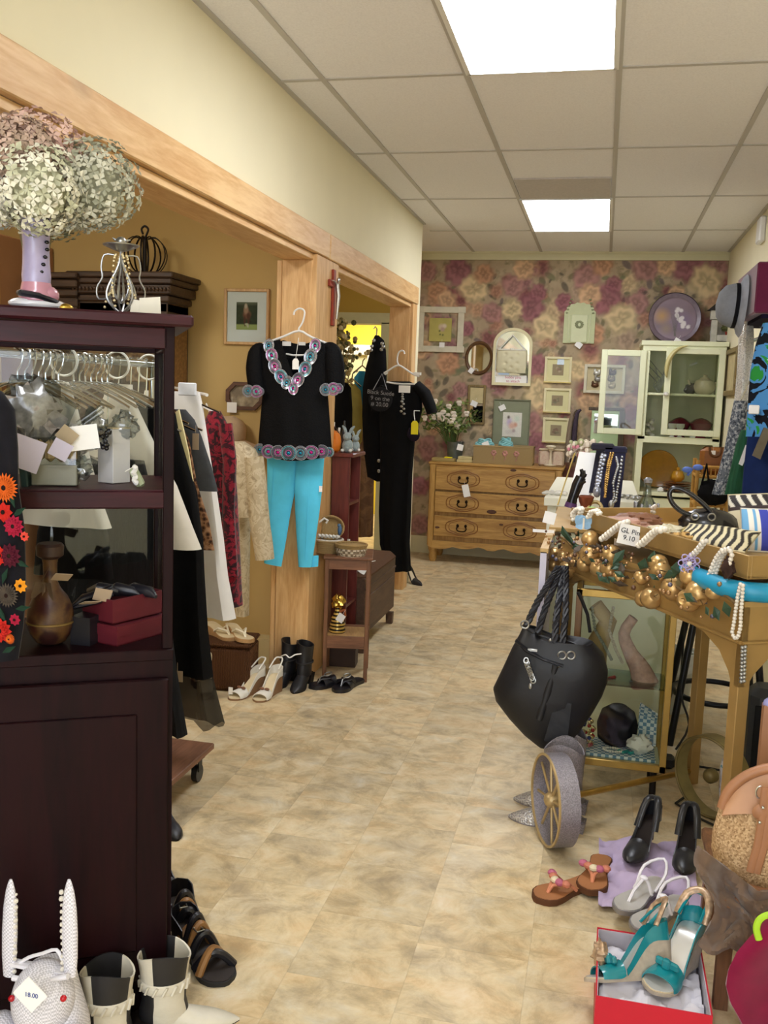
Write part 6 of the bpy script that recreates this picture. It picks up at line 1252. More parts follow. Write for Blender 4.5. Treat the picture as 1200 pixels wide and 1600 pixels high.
q = onh(1040, 8.27, zS+.005); b = crumple((q.x, q.y, q.z+.02), (.025, .015, .02), 4); b.solo('white_tag', paper, 'small white tag in front of the mustard plate', 'tag')
# on the hutch top
q = onh(1054, 8.58, zT); rr = 36*8.7/F
t2 = thing('painted_tray', 'large round purple tray painted with white flowers, on the hutch', 'tray', V(ony(1054, 498, 8.55).x, 8.55, zT)); 
nr = 60; ang = np.linspace(0, 2*np.pi, 73)[:, None]*np.ones((1, nr)); rad = np.linspace(0.001, rr, nr)[None, :]*np.ones((73, 1)); U = rad*np.cos(ang); Vv = rad*np.sin(ang)
def traypaint(U, Vv):
    q = np.sqrt(U**2+Vv**2)/rr; C = L3('#85737f')*np.ones(U.shape+(3,)); C = C*(1+.25*nz(U/rr*.5, Vv/rr*.5, 3, 7))
    for cu, cv, r, c in ((-.5, .1, .4, '#b08a5c'), (.3, -.1, .5, '#7d6a88'), (-.3, -.4, .3, '#8f7c70')): m = blob(U/rr, Vv/rr, cu, cv, r, r, .9); C = C*(1-m)+L3(c)*m
    rs_ = np.random.RandomState(3)
    for k in range(16): cu, cv = (.1+.35*k/16+rs_.uniform(-.12, .12), .35-.75*k/16+rs_.uniform(-.1, .1)); m = blob(U/rr, Vv/rr, cu, cv, .10, .09, .4); C = C*(1-m)+L3('#d9d2d4')*m
    for k in range(6): m = np.clip(1-np.abs(U/rr-(.05*k-.1)-.25*(Vv/rr)*(k-3)*.3)/.02, 0, 1)[..., None]*((Vv/rr < .2) & (Vv/rr > -.7))[..., None]*.6; C = C*(1-m)+L3('#4f5440')*m
    m = ((q > .82))[..., None]; C = np.where(m, L3('#756672')*(1+.2*nz(U/rr, Vv/rr, 6, 5)), C); m = ((q > .80) & (q < .83))[..., None]; return np.where(m, L3('#8d7a86'), C)
prf_y = np.interp(rad/rr, [0, .8, .86, 1], [0, 0, -.012, -.024])
P = np.stack([U, -.012+prf_y, Vv+rr-.004], -1); o = paint('painted_face', P, traypaint(U, Vv), painted('tray_lacquer', .35, .5), t2); o.rotation_euler = (-.10, 0, 0)
b = MB(); b.lathe([(rr*.8, -.09), (rr*.97, -.09), (rr+.003, .02), (rr+.003, .026), (rr, .022), (rr*.8, -.002)], n=72, M=Matrix.Rotation(-.10, 4, 'X') @ Matrix.Translation((0, -.011, rr)) @ FRONT); b.build('rim', mat('dark_tole', '#3d2f3c', .5), t2); tagcard(t2, (.03, -.06, .015), .05, .05, rot=(0, .5, 0))
t2 = thing('picket_planter', 'white picket fence wall planter with red pots, on the hutch right corner', 'planter', onh(1122, 8.56, zT)); pw = mat('weathered_white', '#bdb9ae', .8, var=.15, scale=20); b = MB()
for k in range(5): b.prism([(-.02, 0), (.02, 0), (.02, .26+.03*(k % 2)), (0, .30+.03*(k % 2)), (-.02, .26+.03*(k % 2))], .012, M=Matrix.Translation((-.09+.045*k, .02, 0)) @ FRONT)
b.build('picket', pw, t2, smooth=False); b = MB(); b.box((0, .025, .10), (.24, .012, .03)); b.box((0, -.03, .03), (.22, .09, .012)); b.box((0, -.075, .05), (.22, .01, .05)); b.build('ledge', pw, t2)
b = MB(); b.lathe([(.028, .036), (.042, .10), (.046, .105), (.038, .105)], (.04, -.03, 0), 16); b.build('pot', mat('red_pot', '#b04a35', .6), t2); b = crumple((.02, -.03, .14), (.05, .03, .03), 6, k=.6); b.build('greenery', mat('dried_green', '#5c5f3c', .9, var=.3, scale=60), t2)
t2 = thing('birdhouse', 'white birdhouse post with dark roof left of the picket planter', 'birdhouse', onh(1105, 8.50, zT)); b = MB(); b.box((0, 0, .10), (.05, .05, .2), bev=.003); b.box((0, 0, .24), (.075, .07, .075)); b.build('body', pw, t2); b = MB(); b.prism([(-.065, 0), (.065, 0), (0, .06)], .10, M=Matrix.Translation((0, .05, .277)) @ FRONT); b.build('roof', mat('dark_roof', '#34302e', .7), t2, smooth=False)
# mint green mirror and scarves behind the jewellery table
t2 = thing('green_mirror', 'mint green mirror panel leaning below the open hutch door', 'mirror', V(ony(944, 700, 8.6).x, 8.62, 0)); w = ony(968, 680, 8.6).x-ony(922, 680, 8.6).x; z1_, z0_ = ony(944, 641, 8.6).z, ony(944, 745, 8.6).z; b = MB(); b.box((0, 0, (z0_+z1_)/2), (w, .02, z1_-z0_), bev=.004); b.build('backing', mat('mint_paint', '#b6cf9f', .4, var=.04), t2); b = MB(); b.box((0, -.012, z1_-.12), (w*.8, .006, .17)); b.build('glass', mirror, t2, smooth=False); b = MB(); b.box((w/2+.01, 0, (z0_+z1_)/2), (.05, .035, z1_-z0_), bev=.004); b.box((0, .0, z1_+.01), (w+.06, .035, .03), bev=.004); b.build('frame', wood('dark_frame', '#5c4a34', '#3d2e1e', 8, 'Z', .5), t2); b = MB(); b.box((0, .01, z0_/2), (w*.8, .02, z0_)); b.build('stand', mat('mint_paint', '#b6cf9f'), t2)
for px0, px1, c_, lab in ((884, 893, '#8a7a68', 'taupe scarf hanging on the wallpaper left of the green mirror'), (893, 900, '#4a3f4c', 'dark striped scarf beside the taupe scarf')):
    b = MB(); pts = [ony(px, py, 8.62) for px, py in ((px1+8, 640), (px1+2, 646), ((px0+px1)/2+2, 668), (px0+3, 700), (px0+2, 722))]; b.tube(pts, [.02, .035, .045, .05, .05], 12, flat=.5); b.solo('scarf', mat('scarf_'+c_[1:], c_, .85, var=.2, scale=20, stretch=(6, 6, 1)), lab, 'scarf', 'scarves on the flowered wall')
# ================================================================== gilded table with raised tray
AX, AY, AR = .43, 2.80, math.radians(29)
def cart(x, y, z): return V(AX+x*math.cos(AR)-y*math.sin(AR), AY+x*math.sin(AR)+y*math.cos(AR), z)
gold = mat('gilt_paint', '#a5854f', .42, .35, var=.10, scale=10, bump=.03); goldb = mat('gilt_paint_bright', '#b8965c', .4, .3, var=.10, scale=8)
TL, TW = 1.16, .615; zr_, zc_, zb2, zt0, zt1 = .952, .832, .70, 1.018, 1.086
t = thing('gilded_table', 'gold painted table with a raised tray top, heaped with purses at the right', 'table', (AX, AY, 0), AR)
b = MB(); b.box((TW/2, TL/2, zr_-.008), (TW, TL, .016)); b.build('table_top', goldb, t, smooth=False)
crv = lambda: [(0, zr_-.016), (0, zb2), (.03, zb2), (.05, .735), (.10, .785), (.18, .818), (.30, zc_), (TL-.30, zc_), (TL-.18, .818), (TL-.10, .785), (TL-.05, .735), (TL-.03, zb2), (TL, zb2), (TL, zr_-.016)]
b = MB(); b.prism([(y, z) for y, z in crv()], .02, M=Matrix(((0, 0, 1, 0), (1, 0, 0, 0), (0, 1, 0, 0), (0, 0, 0, 1)))); b.tube([(-.004, .0, zc_), (-.004, TL, zc_)], .006, 6); b.build('apron', gold, t, smooth=False)
b = MB(); b.prism([(0, zr_-.016), (0, zb2), (.03, zb2), (.05, .735), (.10, .785), (.18, .818), (.30, zc_), (TW, zc_), (TW, zr_-.016)], .02, M=Matrix.Translation((0, .02, 0)) @ FRONT); b.tube([(0, -.004, zc_), (TW, -.004, zc_)], .005, 6); b.build('apron', gold, t, smooth=False)
for y in (TL-.01,): b = MB(); b.box((TW/2, y, .89), (TW-.02, .02, .12)); b.build('apron', gold, t, smooth=False)
for x, y, z1 in ((.022, .022, .76), (.022, TL-.03, .76), (.49, .87, .94), (.60, .03, .90)): b = MB(); b.box((x, y, z1/2), (.040, .040, z1), bev=.002); b.build('leg', gold, t)
for x, y in ((.05, .2), (.05, .9), (TW-.06, .2), (TW-.06, .9), (.35, .55)): b = MB(); b.box((x, y, (zr_+zt0)/2), (.05, .05, zt0-zr_)); b.build('tray_support', gold, t, smooth=False)
b = MB(); b.box((TW/2, .545, zt0+.005), (TW, 1.09, .01)); b.build('tray_floor', goldb, t, smooth=False)
for c, d in (((.006, .545, 0), (.012, 1.09)), ((TW-.006, .545, 0), (.012, 1.09)), ((TW/2, .006, 0), (TW-.024, .012)), ((TW/2, 1.084, 0), (TW-.024, .012))): b = MB(); b.box((c[0], c[1], (zt0+zt1)/2), (d[0], d[1], zt1-zt0), bev=.001); b.build('tray_side', goldb if c[1] == 1.084 else gold, t)
b = MB(); hub1 = V(-.075, 3.10, .160); f_ = cart(.49, .87, .05); b.cyl(hub1+(f_-hub1)*.06, f_, .012, n=10); b.wb('axle_bar', mat('brass_bar', '#b08a3f', .3, .7), t)
def wheel(nm, lab, c, nrm, Rw, wd, tread, inner, ns=8):
    z_ = Vector(nrm).normalized(); x_ = Vector((0, 0, 1)); y_ = z_.cross(x_); M3 = Matrix((x_, y_, z_)).transposed().to_4x4(); eu = M3.to_euler()
    t = thing(nm, lab, 'wheel', c, rot=eu); n = 48; b = MB()
    b.loft([[(r*math.cos(2*PI*i/n), r*math.sin(2*PI*i/n), z) for i in range(n)] for r, z in ((Rw, -wd/2), (Rw, wd/2), (Rw-.007, wd/2), (Rw-.007, -wd/2))], caps=False, loop=True); b.build('rim', tread, t)
    b = MB(); b.tube([((Rw-.004)*math.cos(2*PI*i/n), (Rw-.004)*math.sin(2*PI*i/n), wd/2) for i in range(n)], .005, 6, closed=True); b.build('rim_edge', inner, t)
    for k in range(ns): a = 2*PI*k/ns+.2; b = MB(); b.cyl((.02*math.cos(a), .02*math.sin(a), wd*.2), ((Rw-.006)*math.cos(a), (Rw-.006)*math.sin(a), wd*.2), .0048, n=8); b.build('spoke', inner, t)
    b = MB(); b.lathe([(.0, -wd*.1), (.026, -wd*.1), (.027, wd*.3), (.018, wd*.5), (.010, wd*.55), (0, wd*.6)], n=20); b.build('hub', inner, t); return t
glit = mat('silver_glitter', '#918b90', .3, .45, var=.35, scale=220, bump=.4, bscale=320)
wheel('cart_wheel', 'silver glittered spoked wheel standing below the black handbag', hub1, (-.93, -.36, 0), .155, .07, glit, mat('pale_gold_spoke', '#b39a6b', .4, .4, var=.15))
wheel('cart_wheel', 'olive gold wheel standing under the gilded table behind the straw bag', V(.475, 3.50, .155), (-.72, -.69, 0), .15, .06, mat('olive_gilt', '#86794b', .45, .3, var=.15), mat('olive_gilt_dark', '#6f6037', .5, .3, var=.2), 0)
# counter behind
ccm = mat('pale_green_counter', '#cfd3b4', .5, var=.04); t = thing('counter', 'pale green counter with gold top behind the left end of the gilded table', 'counter', (-.03, 4.45, 0)); b = MB(); b.box((.095, .11, .465), (.51, .80, .93), bev=.003); b.build('body', ccm, t); b = MB(); b.box((.095, .11, .94), (.53, .82, .02), bev=.003); b.build('top', goldb, t); b = MB(); b.box((-.157, -.59, .70), (.024, .58, .46)); b.build('end_panel', mat('lavender_white_panel', '#c9c4d6', .5, var=.03), t, smooth=False); b = MB(); b.box((-.155, -.60, .935), (.03, .56, .018)); b.build('top_ledge', goldb, t, smooth=False)

# --- gold apple garland along the tray's outer edge
def rim_y(px):
    lo, hi = -.3, 1.6
    for _ in range(40):
        m_ = (lo+hi)/2; p = cart(-.01, m_, 1)-Vector((0, 0, EYE)); x = 600+F*p.dot(RT)/p.dot(FW)
        if x > px: lo = m_
        else: hi = m_
    return cart(0, lo, 0).y
apple_m = mat('gilded_apple_skin', '#c4a068', .3, .55, var=.12, scale=9)
AP = [(867,866,10),(865,882,10),(880,870,8),(886,891,12.5),(898,875,10),(922,842,11.5),(922,866,14),(913,882,10.5),(936,887,12.5),(955,867,14),(952,887,12.5),(966,902,9),(1002,902,10),(1029,881,12.5),(1033,892,13.5),(1017,935,14.5),(1005,935,11.5),(1051,920,15.5),(1077,900,12.5),(1090,926,16.5),(1077,938,15.5),(1115,925,10.5)]
q0 = cart(-.05, .55, zr_); t = thing('apple_garland', 'garland of gilded apples, berries and dark leaves along the table edge', 'garland', q0)
bg = MB(); lf = MB(); tw = MB()
for k, (px, py, r) in enumerate(AP):
    y = rim_y(px)-.035; p = ony(px, py, y)-q0; rr = r*1.2*y/F; b = MB(); e = V(R.uniform(-.5, .5), R.uniform(-1, 0), R.uniform(-.6, .6)).normalized()
    M_ = Matrix.Translation(p) @ e.to_track_quat('Z', 'Y').to_matrix().to_4x4()
    b.lathe([(0, -.86*rr), (.25*rr, -.95*rr), (.6*rr, -.78*rr), (.93*rr, -.25*rr), (.98*rr, .15*rr), (.8*rr, .62*rr), (.45*rr, .86*rr), (.15*rr, .80*rr), (0, .66*rr)], n=20, M=M_); b.build('apple', apple_m, t)
    tw.tube([M_ @ V(0, 0, rr*.66), M_ @ V(.004, 0, rr*1.2)], .0016, 5)
pts = [cart(-.03, s*1.13, zr_-.005+.018*math.sin(s*21)) for s in [i/30 for i in range(31)]]; tw.tube([p-q0 for p in pts], .005, 6)
for k in range(150):
    s = R.random()**.8; p = cart(R.uniform(-.10, .01), s*1.12, zr_+R.uniform(-.075, .05)*(1.0))-q0
    if k % 3: bg.mi = R.choice((0, 0, 1, 2)); bg.ell(p, R.uniform(.004, .009), 8, 5)
    else:
        e = V(R.uniform(-1, 1), R.uniform(-1, .2), R.uniform(-.8, .8)).normalized(); f = e.cross(V(.3, 1, R.uniform(-1, 1))).normalized(); L_ = R.uniform(.018, .034); lf.mi = R.choice((0, 1)); lf._add([p-e*L_, p+f*L_*.5, p+e*L_, p-f*L_*.5, p+e*L_*.2+V(0, -.006, 0)], [(0, 1, 4), (1, 2, 4), (2, 3, 4), (3, 0, 4)])
for px, py, L_ in ((886, 838, .05), (895, 848, .05), (905, 855, .04), (965, 885, .035), (1005, 885, .04), (1020, 875, .035), (1055, 890, .03)):
    p = ony(px, py, rim_y(px)-.05)-q0; e = V(R.uniform(-.6, .6), -.2, R.uniform(.2, .9)).normalized(); f = V(1, -.2, -.4).normalized(); lf.mi = 0; lf._add([p-e*L_*.8, p+f*L_*.55+V(0, -.008, 0), p+e*L_, p-f*L_*.55+V(0, -.004, 0), p+V(0, -.012, 0)], [(0, 1, 4), (1, 2, 4), (2, 3, 4), (3, 0, 4)])
for px, py in ((853, 838), (858, 842), (862, 846), (866, 836), (872, 842), (868, 850), (875, 846)): bg.mi = 0; bg.ell(ony(px, py, rim_y(870)-.03)-q0, .006, 8, 5)
bg.build('berries', [mat('gold_berry', '#a98358', .3, .5), mat('pewter_berry', '#6e6a78', .25, .5), mat('brown_berry', '#5d3f2c', .3, .2)], t)['kind'] = 'stuff'
lf.build('leaves', [mat('dark_silk_leaf', '#2f4a35', .5, var=.2), mat('brown_silk_leaf', '#4a3d30', .6, var=.3)], t, smooth=False); tw.build('twig', mat('garland_twig', '#6b5434', .7), t)
# --- bracelets and pearls draped on the tray's near side
pearl = mat('pearl', '#e4dccf', .22, .1, var=.05, coat=.4); shellm = mat('shell_white', '#efe8d8', .35, var=.06)
def draped(nm, lab, cat, path, r, m, grp=None, rows=1, dy=-.03):
    """beads strung along pixel path beside the tray wall"""
    b = MB(); P = [ony(px, py, rim_y(px)+dy) for px, py in path]
    L_ = sum((c-a).length for a, c in zip(P, P[1:])); n = max(3, int(L_/(r*1.7))); acc = []
    for i in range(n+1):
        s = L_*i/n
        for a, c in zip(P, P[1:]):
            l = (c-a).length
            if s <= l+1e-9: acc.append(a+(c-a)*(s/l)); break
            s -= l
    for k in range(rows):
        for p in acc: b.ell(p+V(.75*r*k*1.6, -.3*r*k, .5*r*k), r, 8, 5)
    return b.solo(nm, m, lab, cat, grp)
draped('shell_cuff', 'thick white shell cuff leaning on the tray left of the handwritten card', 'bracelet', [(940, 842), (950, 834), (960, 826), (969, 819), (974, 818)], .0115, shellm, None, 2)
draped('shell_cuff', 'thick white shell cuff leaning on the tray right of the handwritten card', 'bracelet', [(998, 852), (1007, 844), (1017, 834), (1026, 828), (1032, 829)], .011, shellm, None, 2)
draped('bead_bracelet', 'white bead bracelet at the tray far left corner', 'bracelet', [(895, 812), (893, 804), (899, 796), (907, 795), (904, 806)], .008, shellm, None, 2)
draped('bead_bracelet', 'white bead bracelet on the tray edge right of the blue butterfly', 'bracelet', [(918, 808), (922, 800), (930, 798), (934, 803)], .008, shellm, None, 2)
draped('pearl_bracelet', 'pearl bracelet on the tray edge above the lavender lace flower', 'bracelet', [(1080, 868), (1088, 860), (1094, 852), (1098, 847)], .008, pearl, None, 2)
draped('pearl_bracelet', 'three strand pearl bracelet beside the dark clip on the tray edge', 'bracelet', [(1108, 898), (1113, 884), (1120, 870), (1128, 860)], .0075, pearl, None, 3)
draped('pearl_bracelet', 'short pearl bracelet on the tray edge nearest the turquoise bag', 'bracelet', [(1130, 862), (1140, 858), (1144, 866), (1140, 880)], .0075, pearl)
draped('pearl_necklace', 'pearl necklace hanging down the table corner apron', 'necklace', [(1157, 913), (1153, 930), (1150, 950), (1147, 972), (1144, 988), (1147, 997), (1153, 996), (1157, 980), (1158, 955), (1160, 930), (1161, 915)], .0062, pearl, dy=-.06)
draped('silver_tassel', 'silver beaded tassel hanging below the table corner', 'tassel', [(1160, 1012), (1159, 1040), (1158, 1065)], .006, silver, None, 2, dy=-.05)
q = ony(984, 836, rim_y(984)-.035); t = thing('handwritten_card', 'white card with handwritten price leaning on the tray side', 'card', q); w_ = .076; b = MB(); b.box((0, 0, 0), (w_, .002, w_*.92), M=Matrix.Rotation(.16, 4, 'Y')); b.build('card', paper, t, smooth=False); text('handwriting', 'GL Pin\n9.10', .024, mat('black_ink', '#1d1b22', .8), t, M=Matrix.Translation((0, -.003, 0)) @ Matrix.Rotation(.16, 4, 'Y') @ FRONT)
q = ony(912, 818, rim_y(912)-.05); t = thing('butterfly_clip', 'pale blue butterfly clip at the left of the tray edge', 'clip', q); b = MB()
for a, L_ in ((2.4, .04), (3.6, .032), (.7, .036), (-.5, .03), (1.6, .03)): e = V(math.cos(a), -.2, math.sin(a)); f = V(-math.sin(a), -.1, math.cos(a)); b.sheet(lambda u, v, e=e, f=f, L_=L_: e*L_*u+f*(v-.5)*L_*1.1*math.sin(PI*min(1, u*.85+.1)), 5, 5, .002)
b.build('wing', mat('blue_organza', '#8fb8d9', .5, var=.12, scale=60), t); b = MB(); b.tube([(0, -.005, -.02), (0, -.008, .02)], .004, 6); b.build('body', shellm, t)
q = ony(1077, 880, rim_y(1077)-.05); t = thing('lace_flower', 'lavender lace flower pin on the garland', 'pin', q); b = MB()
for k in range(14): a = k*.449; rr = .012+.012*(k % 2); b.tube([(rr*math.cos(a)+.009*math.cos(2*PI*i/8), -.004*(k % 3), rr*math.sin(a)+.009*math.sin(2*PI*i/8)) for i in range(8)], .0022, 5, closed=True)
b.build('petals', mat('lavender_lace', '#b3a5d3', .6, var=.2, scale=80), t); b = MB(); b.ell((0, -.008, 0), (.008, .005, .008)); b.build('centre', shellm, t)
q = ony(1138, 888, rim_y(1138)-.03); b = crumple((q.x, q.y, q.z), (.018, .012, .03), 12, k=.6); b.solo('dark_clip', mat('dark_brown_lace', '#3d2c26', .8, var=.3), 'dark brown lace clip among the pearl bracelets', 'clip')
# turquoise purse in the gap, and the things in the tray
tq = mat('turquoise_satin', '#1d93bb', .4, var=.10, scale=14, bump=.1, bscale=16)
b = MB(); b.tube([cart(.015, .34, .985), cart(.0, .28, .985), cart(-.012, .18, .982), cart(-.015, .06, .98), cart(.05, -.012, .98), cart(.2, -.02, .98), cart(.35, -.01, .98)], [.012, .024, .029, .028, .029, .028, .02], 14); b.solo('turquoise_clutch', tq, 'long turquoise satin clutch squeezed under the raised tray corner', 'purse')
tblk = mat('black_patent', '#121216', .22, var=.1, coat=.3)
def trayp(px, y, z=zt0+.01): return V(ony(px, 820, y).x, y, z)
Q = ony(1098, 812, 3.42); t = thing('shoulder_bag', 'black leather bag with its looped handle standing up in the tray', 'handbag', (Q.x, 3.42, zt0+.01)); b = crumple((.02, 0, .06), (.105, .055, .06), 2, k=.12); b.build('body', tblk, t)
b = MB(); b.tube([ony(px, py, 3.40) for px, py in ((1084, 806), (1066, 800), (1052, 788), (1046, 774), (1050, 764), (1060, 763), (1076, 770), (1094, 783), (1108, 797), (1113, 806))], .0085, 10); b.wb('handle', tblk, t); b = MB()
for px, py in ((1086, 807), (1112, 808)): c = ony(px, py, 3.37); b.tube([c+V(.012*math.cos(2*PI*i/14), 0, .012*math.sin(2*PI*i/14)) for i in range(14)], .003, 6, closed=True)
b.wb('ring', silver, t)
def zebra(u, v):
    s = np.sin(u*62+2.2*np.sin(v*7+u*3)+1.5*np.sin(v*3.1)); m = np.clip((s+.15)*4, 0, 1)[..., None]; return L3('#2b241d')*(1-m)+L3('#d6cba6')*m
def pillow_print(nm, lab, cat, loc, w, h, d, rot, fn, sidem, grp=None, part='front', n=(90, 60)):
    t = thing(nm, lab, cat, loc, rot=rot, group=grp); u, v, P = picture_grid(w, h, n[0], n[1]); bulge = d*(np.sin(np.pi*u)*np.sin(np.pi*v))**.5; P[..., 1] = -bulge; P[..., 2] += h/2
    paint(part, P, fn(u, v), painted('printed_cloth', .6, .3), t); b = MB(); b.sheet(lambda a, c: V((a-.5)*w, d*.8*(math.sin(PI*a)*math.sin(PI*c))**.5, c*h), 16, 12, .003); b.tube([(-w/2, 0, 0), (w/2, 0, 0), (w/2, 0, h), (-w/2, 0, h)], .004, 6, closed=True); b.build('back', sidem, t); return t
zb_m = mat('cream_back_cloth', '#cbbf9c', .7, var=.05); brp = mat('dark_brown_patent', '#2e211c', .3, var=.1)
pillow_print('zebra_clutch', 'zebra striped clutch lying in the middle of the tray', 'purse', cart(.12, .36, zt0+.03), .24, .13, .03, (-1.15, 0, AR-1.0), zebra, zb_m)
pillow_print('zebra_handbag', 'cream handbag with a zebra striped top band at the tray back right', 'handbag', cart(.55, .62, zt0+.012), .26, .17, .04, (-.35, -.1, -.12), lambda u, v: np.where((v > .62)[..., None], np.where((v > .70)[..., None], np.where((np.sin(u*44+2*np.sin(v*8)) > .25)[..., None], L3('#d9d3c2'), L3('#2a2220')), L3('#3a2c2a')), L3('#d8cfae')*np.ones(u.shape+(3,))), zb_m)
def stripes(u, v):
    C = L3('#ece6da')*np.ones(u.shape+(3,)); 
    for a, c, h in ((.0, .1, '#6fa9d3'), (.17, .22, '#6fa9d3'), (.28, .42, '#3d46a8'), (.60, .72, '#b01f45'), (.88, .93, '#b01f45')): C = np.where(((u+.0*v >= a) & (u < c))[..., None], L3(h), C)
    return C
pillow_print('striped_purse', 'white purse with blue and red stripes in the tray', 'purse', cart(.36, .34, zt0+.015), .20, .15, .03, (-.5, 0, .12), stripes, mat('white_canvas', '#e6e1d6', .7))
b = MB(); P = [cart(.30+.05*math.cos(a), .17+.04*math.sin(a), zt0+.03) for a in [0]]
t = thing('turquoise_handbag', 'turquoise handbag with a buckled strap at the tray right edge', 'handbag', cart(.36, .09, zt0+.01), AR-.6); b = crumple((0, 0, .05), (.10, .06, .05), 15, k=.15); b.build('body', tq, t); b = MB(); b.tube([(-.06, -.05, .03), (-.05, -.065, .08), (-.02, -.04, .125), (.03, -.02, .14), (.08, 0, .12)], [.014]*5, 8, flat=.4); b.build('strap', tq, t); b = MB()
for x in (-.055, -.045): b.ell((x, -.075, .055+3*(x+.05)), .005, 8, 5)
b.build('stud', silver, t)
nav = mat('navy_canvas', '#16233a', .7, var=.2, scale=30); q = cart(.52, .16, zt0+.012); b = crumple((q.x, q.y, q.z+.05), (.10, .06, .055), 17, k=.2); b.solo('navy_purse', nav, 'navy purse behind the turquoise handbag at the frame edge', 'purse')
q = cart(.56, .40, zt0+.012); b = crumple((q.x+.04, q.y, q.z+.07), (.05, .04, .07), 19, k=.2); b.solo('brown_purse', mat('rust_leather', '#9a5a36', .5, var=.15), 'rust brown purse beyond the striped purse', 'purse')
for k, (x, y, c_, r, lab) in enumerate(((.30, .78, '#7a3038', .06, 'dark red bead necklace heaped in the tray below the black bag'), (.20, .62, '#8d4a2c', .06, 'brown bead necklace heaped in the tray'), (.36, .62, '#a83a5c', .05, 'magenta bead necklace heaped in the tray'))):
    b = MB(); m_ = mat('bead_heap_%d' % k, c_, .3, var=.3, scale=70)
    for i in range(70): a = i*.55; rr = r*(.5+.5*math.sin(i*.21)); b.ell(cart(x+rr*math.cos(a), y+rr*math.sin(a)*1.3, zt0+.02+.012*math.sin(i*1.3)), R.uniform(.005, .009), 7, 5)
    b.solo('bead_necklace', m_, lab, 'necklace', 'bead necklaces in the tray')
def scarfheap(nm, lab, c, rx, ry, h, m, sd): b = crumple((c.x, c.y, c.z+h*.5), (rx, ry, h), sd, k=.4, n=24, m=14); return b.solo(nm, m, lab, 'scarf')
scarfheap('yellow_scarf', 'pale yellow scarf bunched below the black bag in the tray', cart(.22, .55, zt0+.02), .07, .05, .035, mat('yellow_silk', '#c9b45c', .5, var=.15, scale=20), 22)
scarfheap('cream_scarf', 'cream patterned scarf bunched left of the zebra clutch', cart(.13, .60, zt0+.02), .08, .06, .032, pattern('cream_leaf_print', [(0, '#6a5a40'), (.4, '#c9bfa0'), (.6, '#dcd4ba')], 30, 'noise', .6, distort=1), 25)
scarfheap('leopard_scarf', 'tan leopard print scarf by the zebra clutch', cart(.09, .46, zt0+.02), .06, .05, .03, pattern('tan_leopard', [(0, '#3a2c1c'), (.3, '#8a6a3c'), (.5, '#c09a5c')], 55, 'voronoi', .7), 28)
scarfheap('blush_scarf', 'blush coloured scarf behind the handwritten card', cart(.10, .86, zt0+.02), .09, .09, .026, mat('blush_silk', '#b58a78', .5, var=.2, scale=20), 31)
scarfheap('brown_belt', 'dark brown belt coiled at the tray far end', cart(.22, .95, zt0+.02), .09, .07, .03, mat('brown_leather', '#7c5238'), 34)
q = cart(.33, 1.03, zt0+.045); b = MB()
for k in range(8): b.ell(q+V(R.uniform(-.012, .012), -.012, R.uniform(-.03, .04)), .009, 7, 5)
b.solo('crystal_brooch', mat('crystal', '#cfc6bb', .1, .4, var=.2, scale=80), 'crystal brooch pinned inside the tray far side', 'brooch')

# --- black leather handbag hanging from the table's left corner
BY = 3.38; navb = mat('blue_black_leather', '#0b0c12', .5, var=.3, scale=9, bump=.35, bscale=12); t = thing('handbag', 'large black leather handbag with braided straps hanging from the gilded table corner', 'handbag', ony(860, 1160, BY)); b = MB()
bag_rows = [(818, 978, 908, 1014), (812, 990, 926, 1004), (800, 1012, 944, 1024), (786, 1042, 950, 1048), (771, 1074, 949, 1066), (775, 1092, 942, 1084), (796, 1120, 924, 1116), (818, 1144, 905, 1142), (838, 1162, 888, 1166)]
rings = []
for k, (xl, yl, xr, yr) in enumerate(bag_rows):
    a, c = ony(xl, yl, BY), ony(xr, yr, BY); d = (.04, .065, .085, .095, .095, .09, .08, .07, .045)[k]; rings.append([(a+c)/2+(c-a)/2*math.copysign(abs(math.cos(2*PI*i/32))**.75, math.cos(2*PI*i/32))+V(0, d*math.copysign(abs(math.sin(2*PI*i/32))**.7, math.sin(2*PI*i/32))+.008*noise.noise(V(i*.5, k*.9, 0)), .006*noise.noise(V(i*.4, k, 5))) for i in range(32)])
b.loft(rings); b.tube(rings[0]+[], .005, 6, closed=True); b.wb('body', navb, t)
b = MB(); pts = [(806, 1000), (822, 1016), (850, 1030), (880, 1040)]; b.tube([ony(px, py, BY-.085) for px, py in pts], [.018]*4, 8, flat=.3); b.tube([ony(px, py, BY-.09) for px, py in ((868, 1040), (856, 1080), (842, 1125))], [.012, .014, .012], 8, flat=.4); b.wb('trim_strap', navb, t)
A_ = [ony(*p, BY-.088) for p in ((868, 1094), (893, 1100), (886, 1162), (850, 1158))]; b = MB(); b._add(A_+[p+V(0, .03, 0) for p in A_], [(0, 1, 2, 3), (7, 6, 5, 4), (0, 4, 5, 1), (1, 5, 6, 2), (2, 6, 7, 3), (3, 7, 4, 0)]); b.wb('pocket', navb, t)
b = MB(); c = ony(832, 1016, BY-.088); b.box(tuple(c), (.035, .004, .010), bev=.001); b.wb('name_plate', silver, t)
def braid(b, pts, r):
    pts = [Vector(p) for p in pts]; n = 24
    for ph in (0, 2.09, 4.19):
        path = []
        for i in range(n+1):
            s = i/n*(len(pts)-1); k = min(int(s), len(pts)-2); p = pts[k].lerp(pts[k+1], s-k); a = i*1.15+ph; path.append(p+V(math.cos(a), math.sin(a)*.6, 0)*r*.7)
        b.tube(path, r*.75, 6)
hk = cart(-.02, 1.10, zr_+.008)
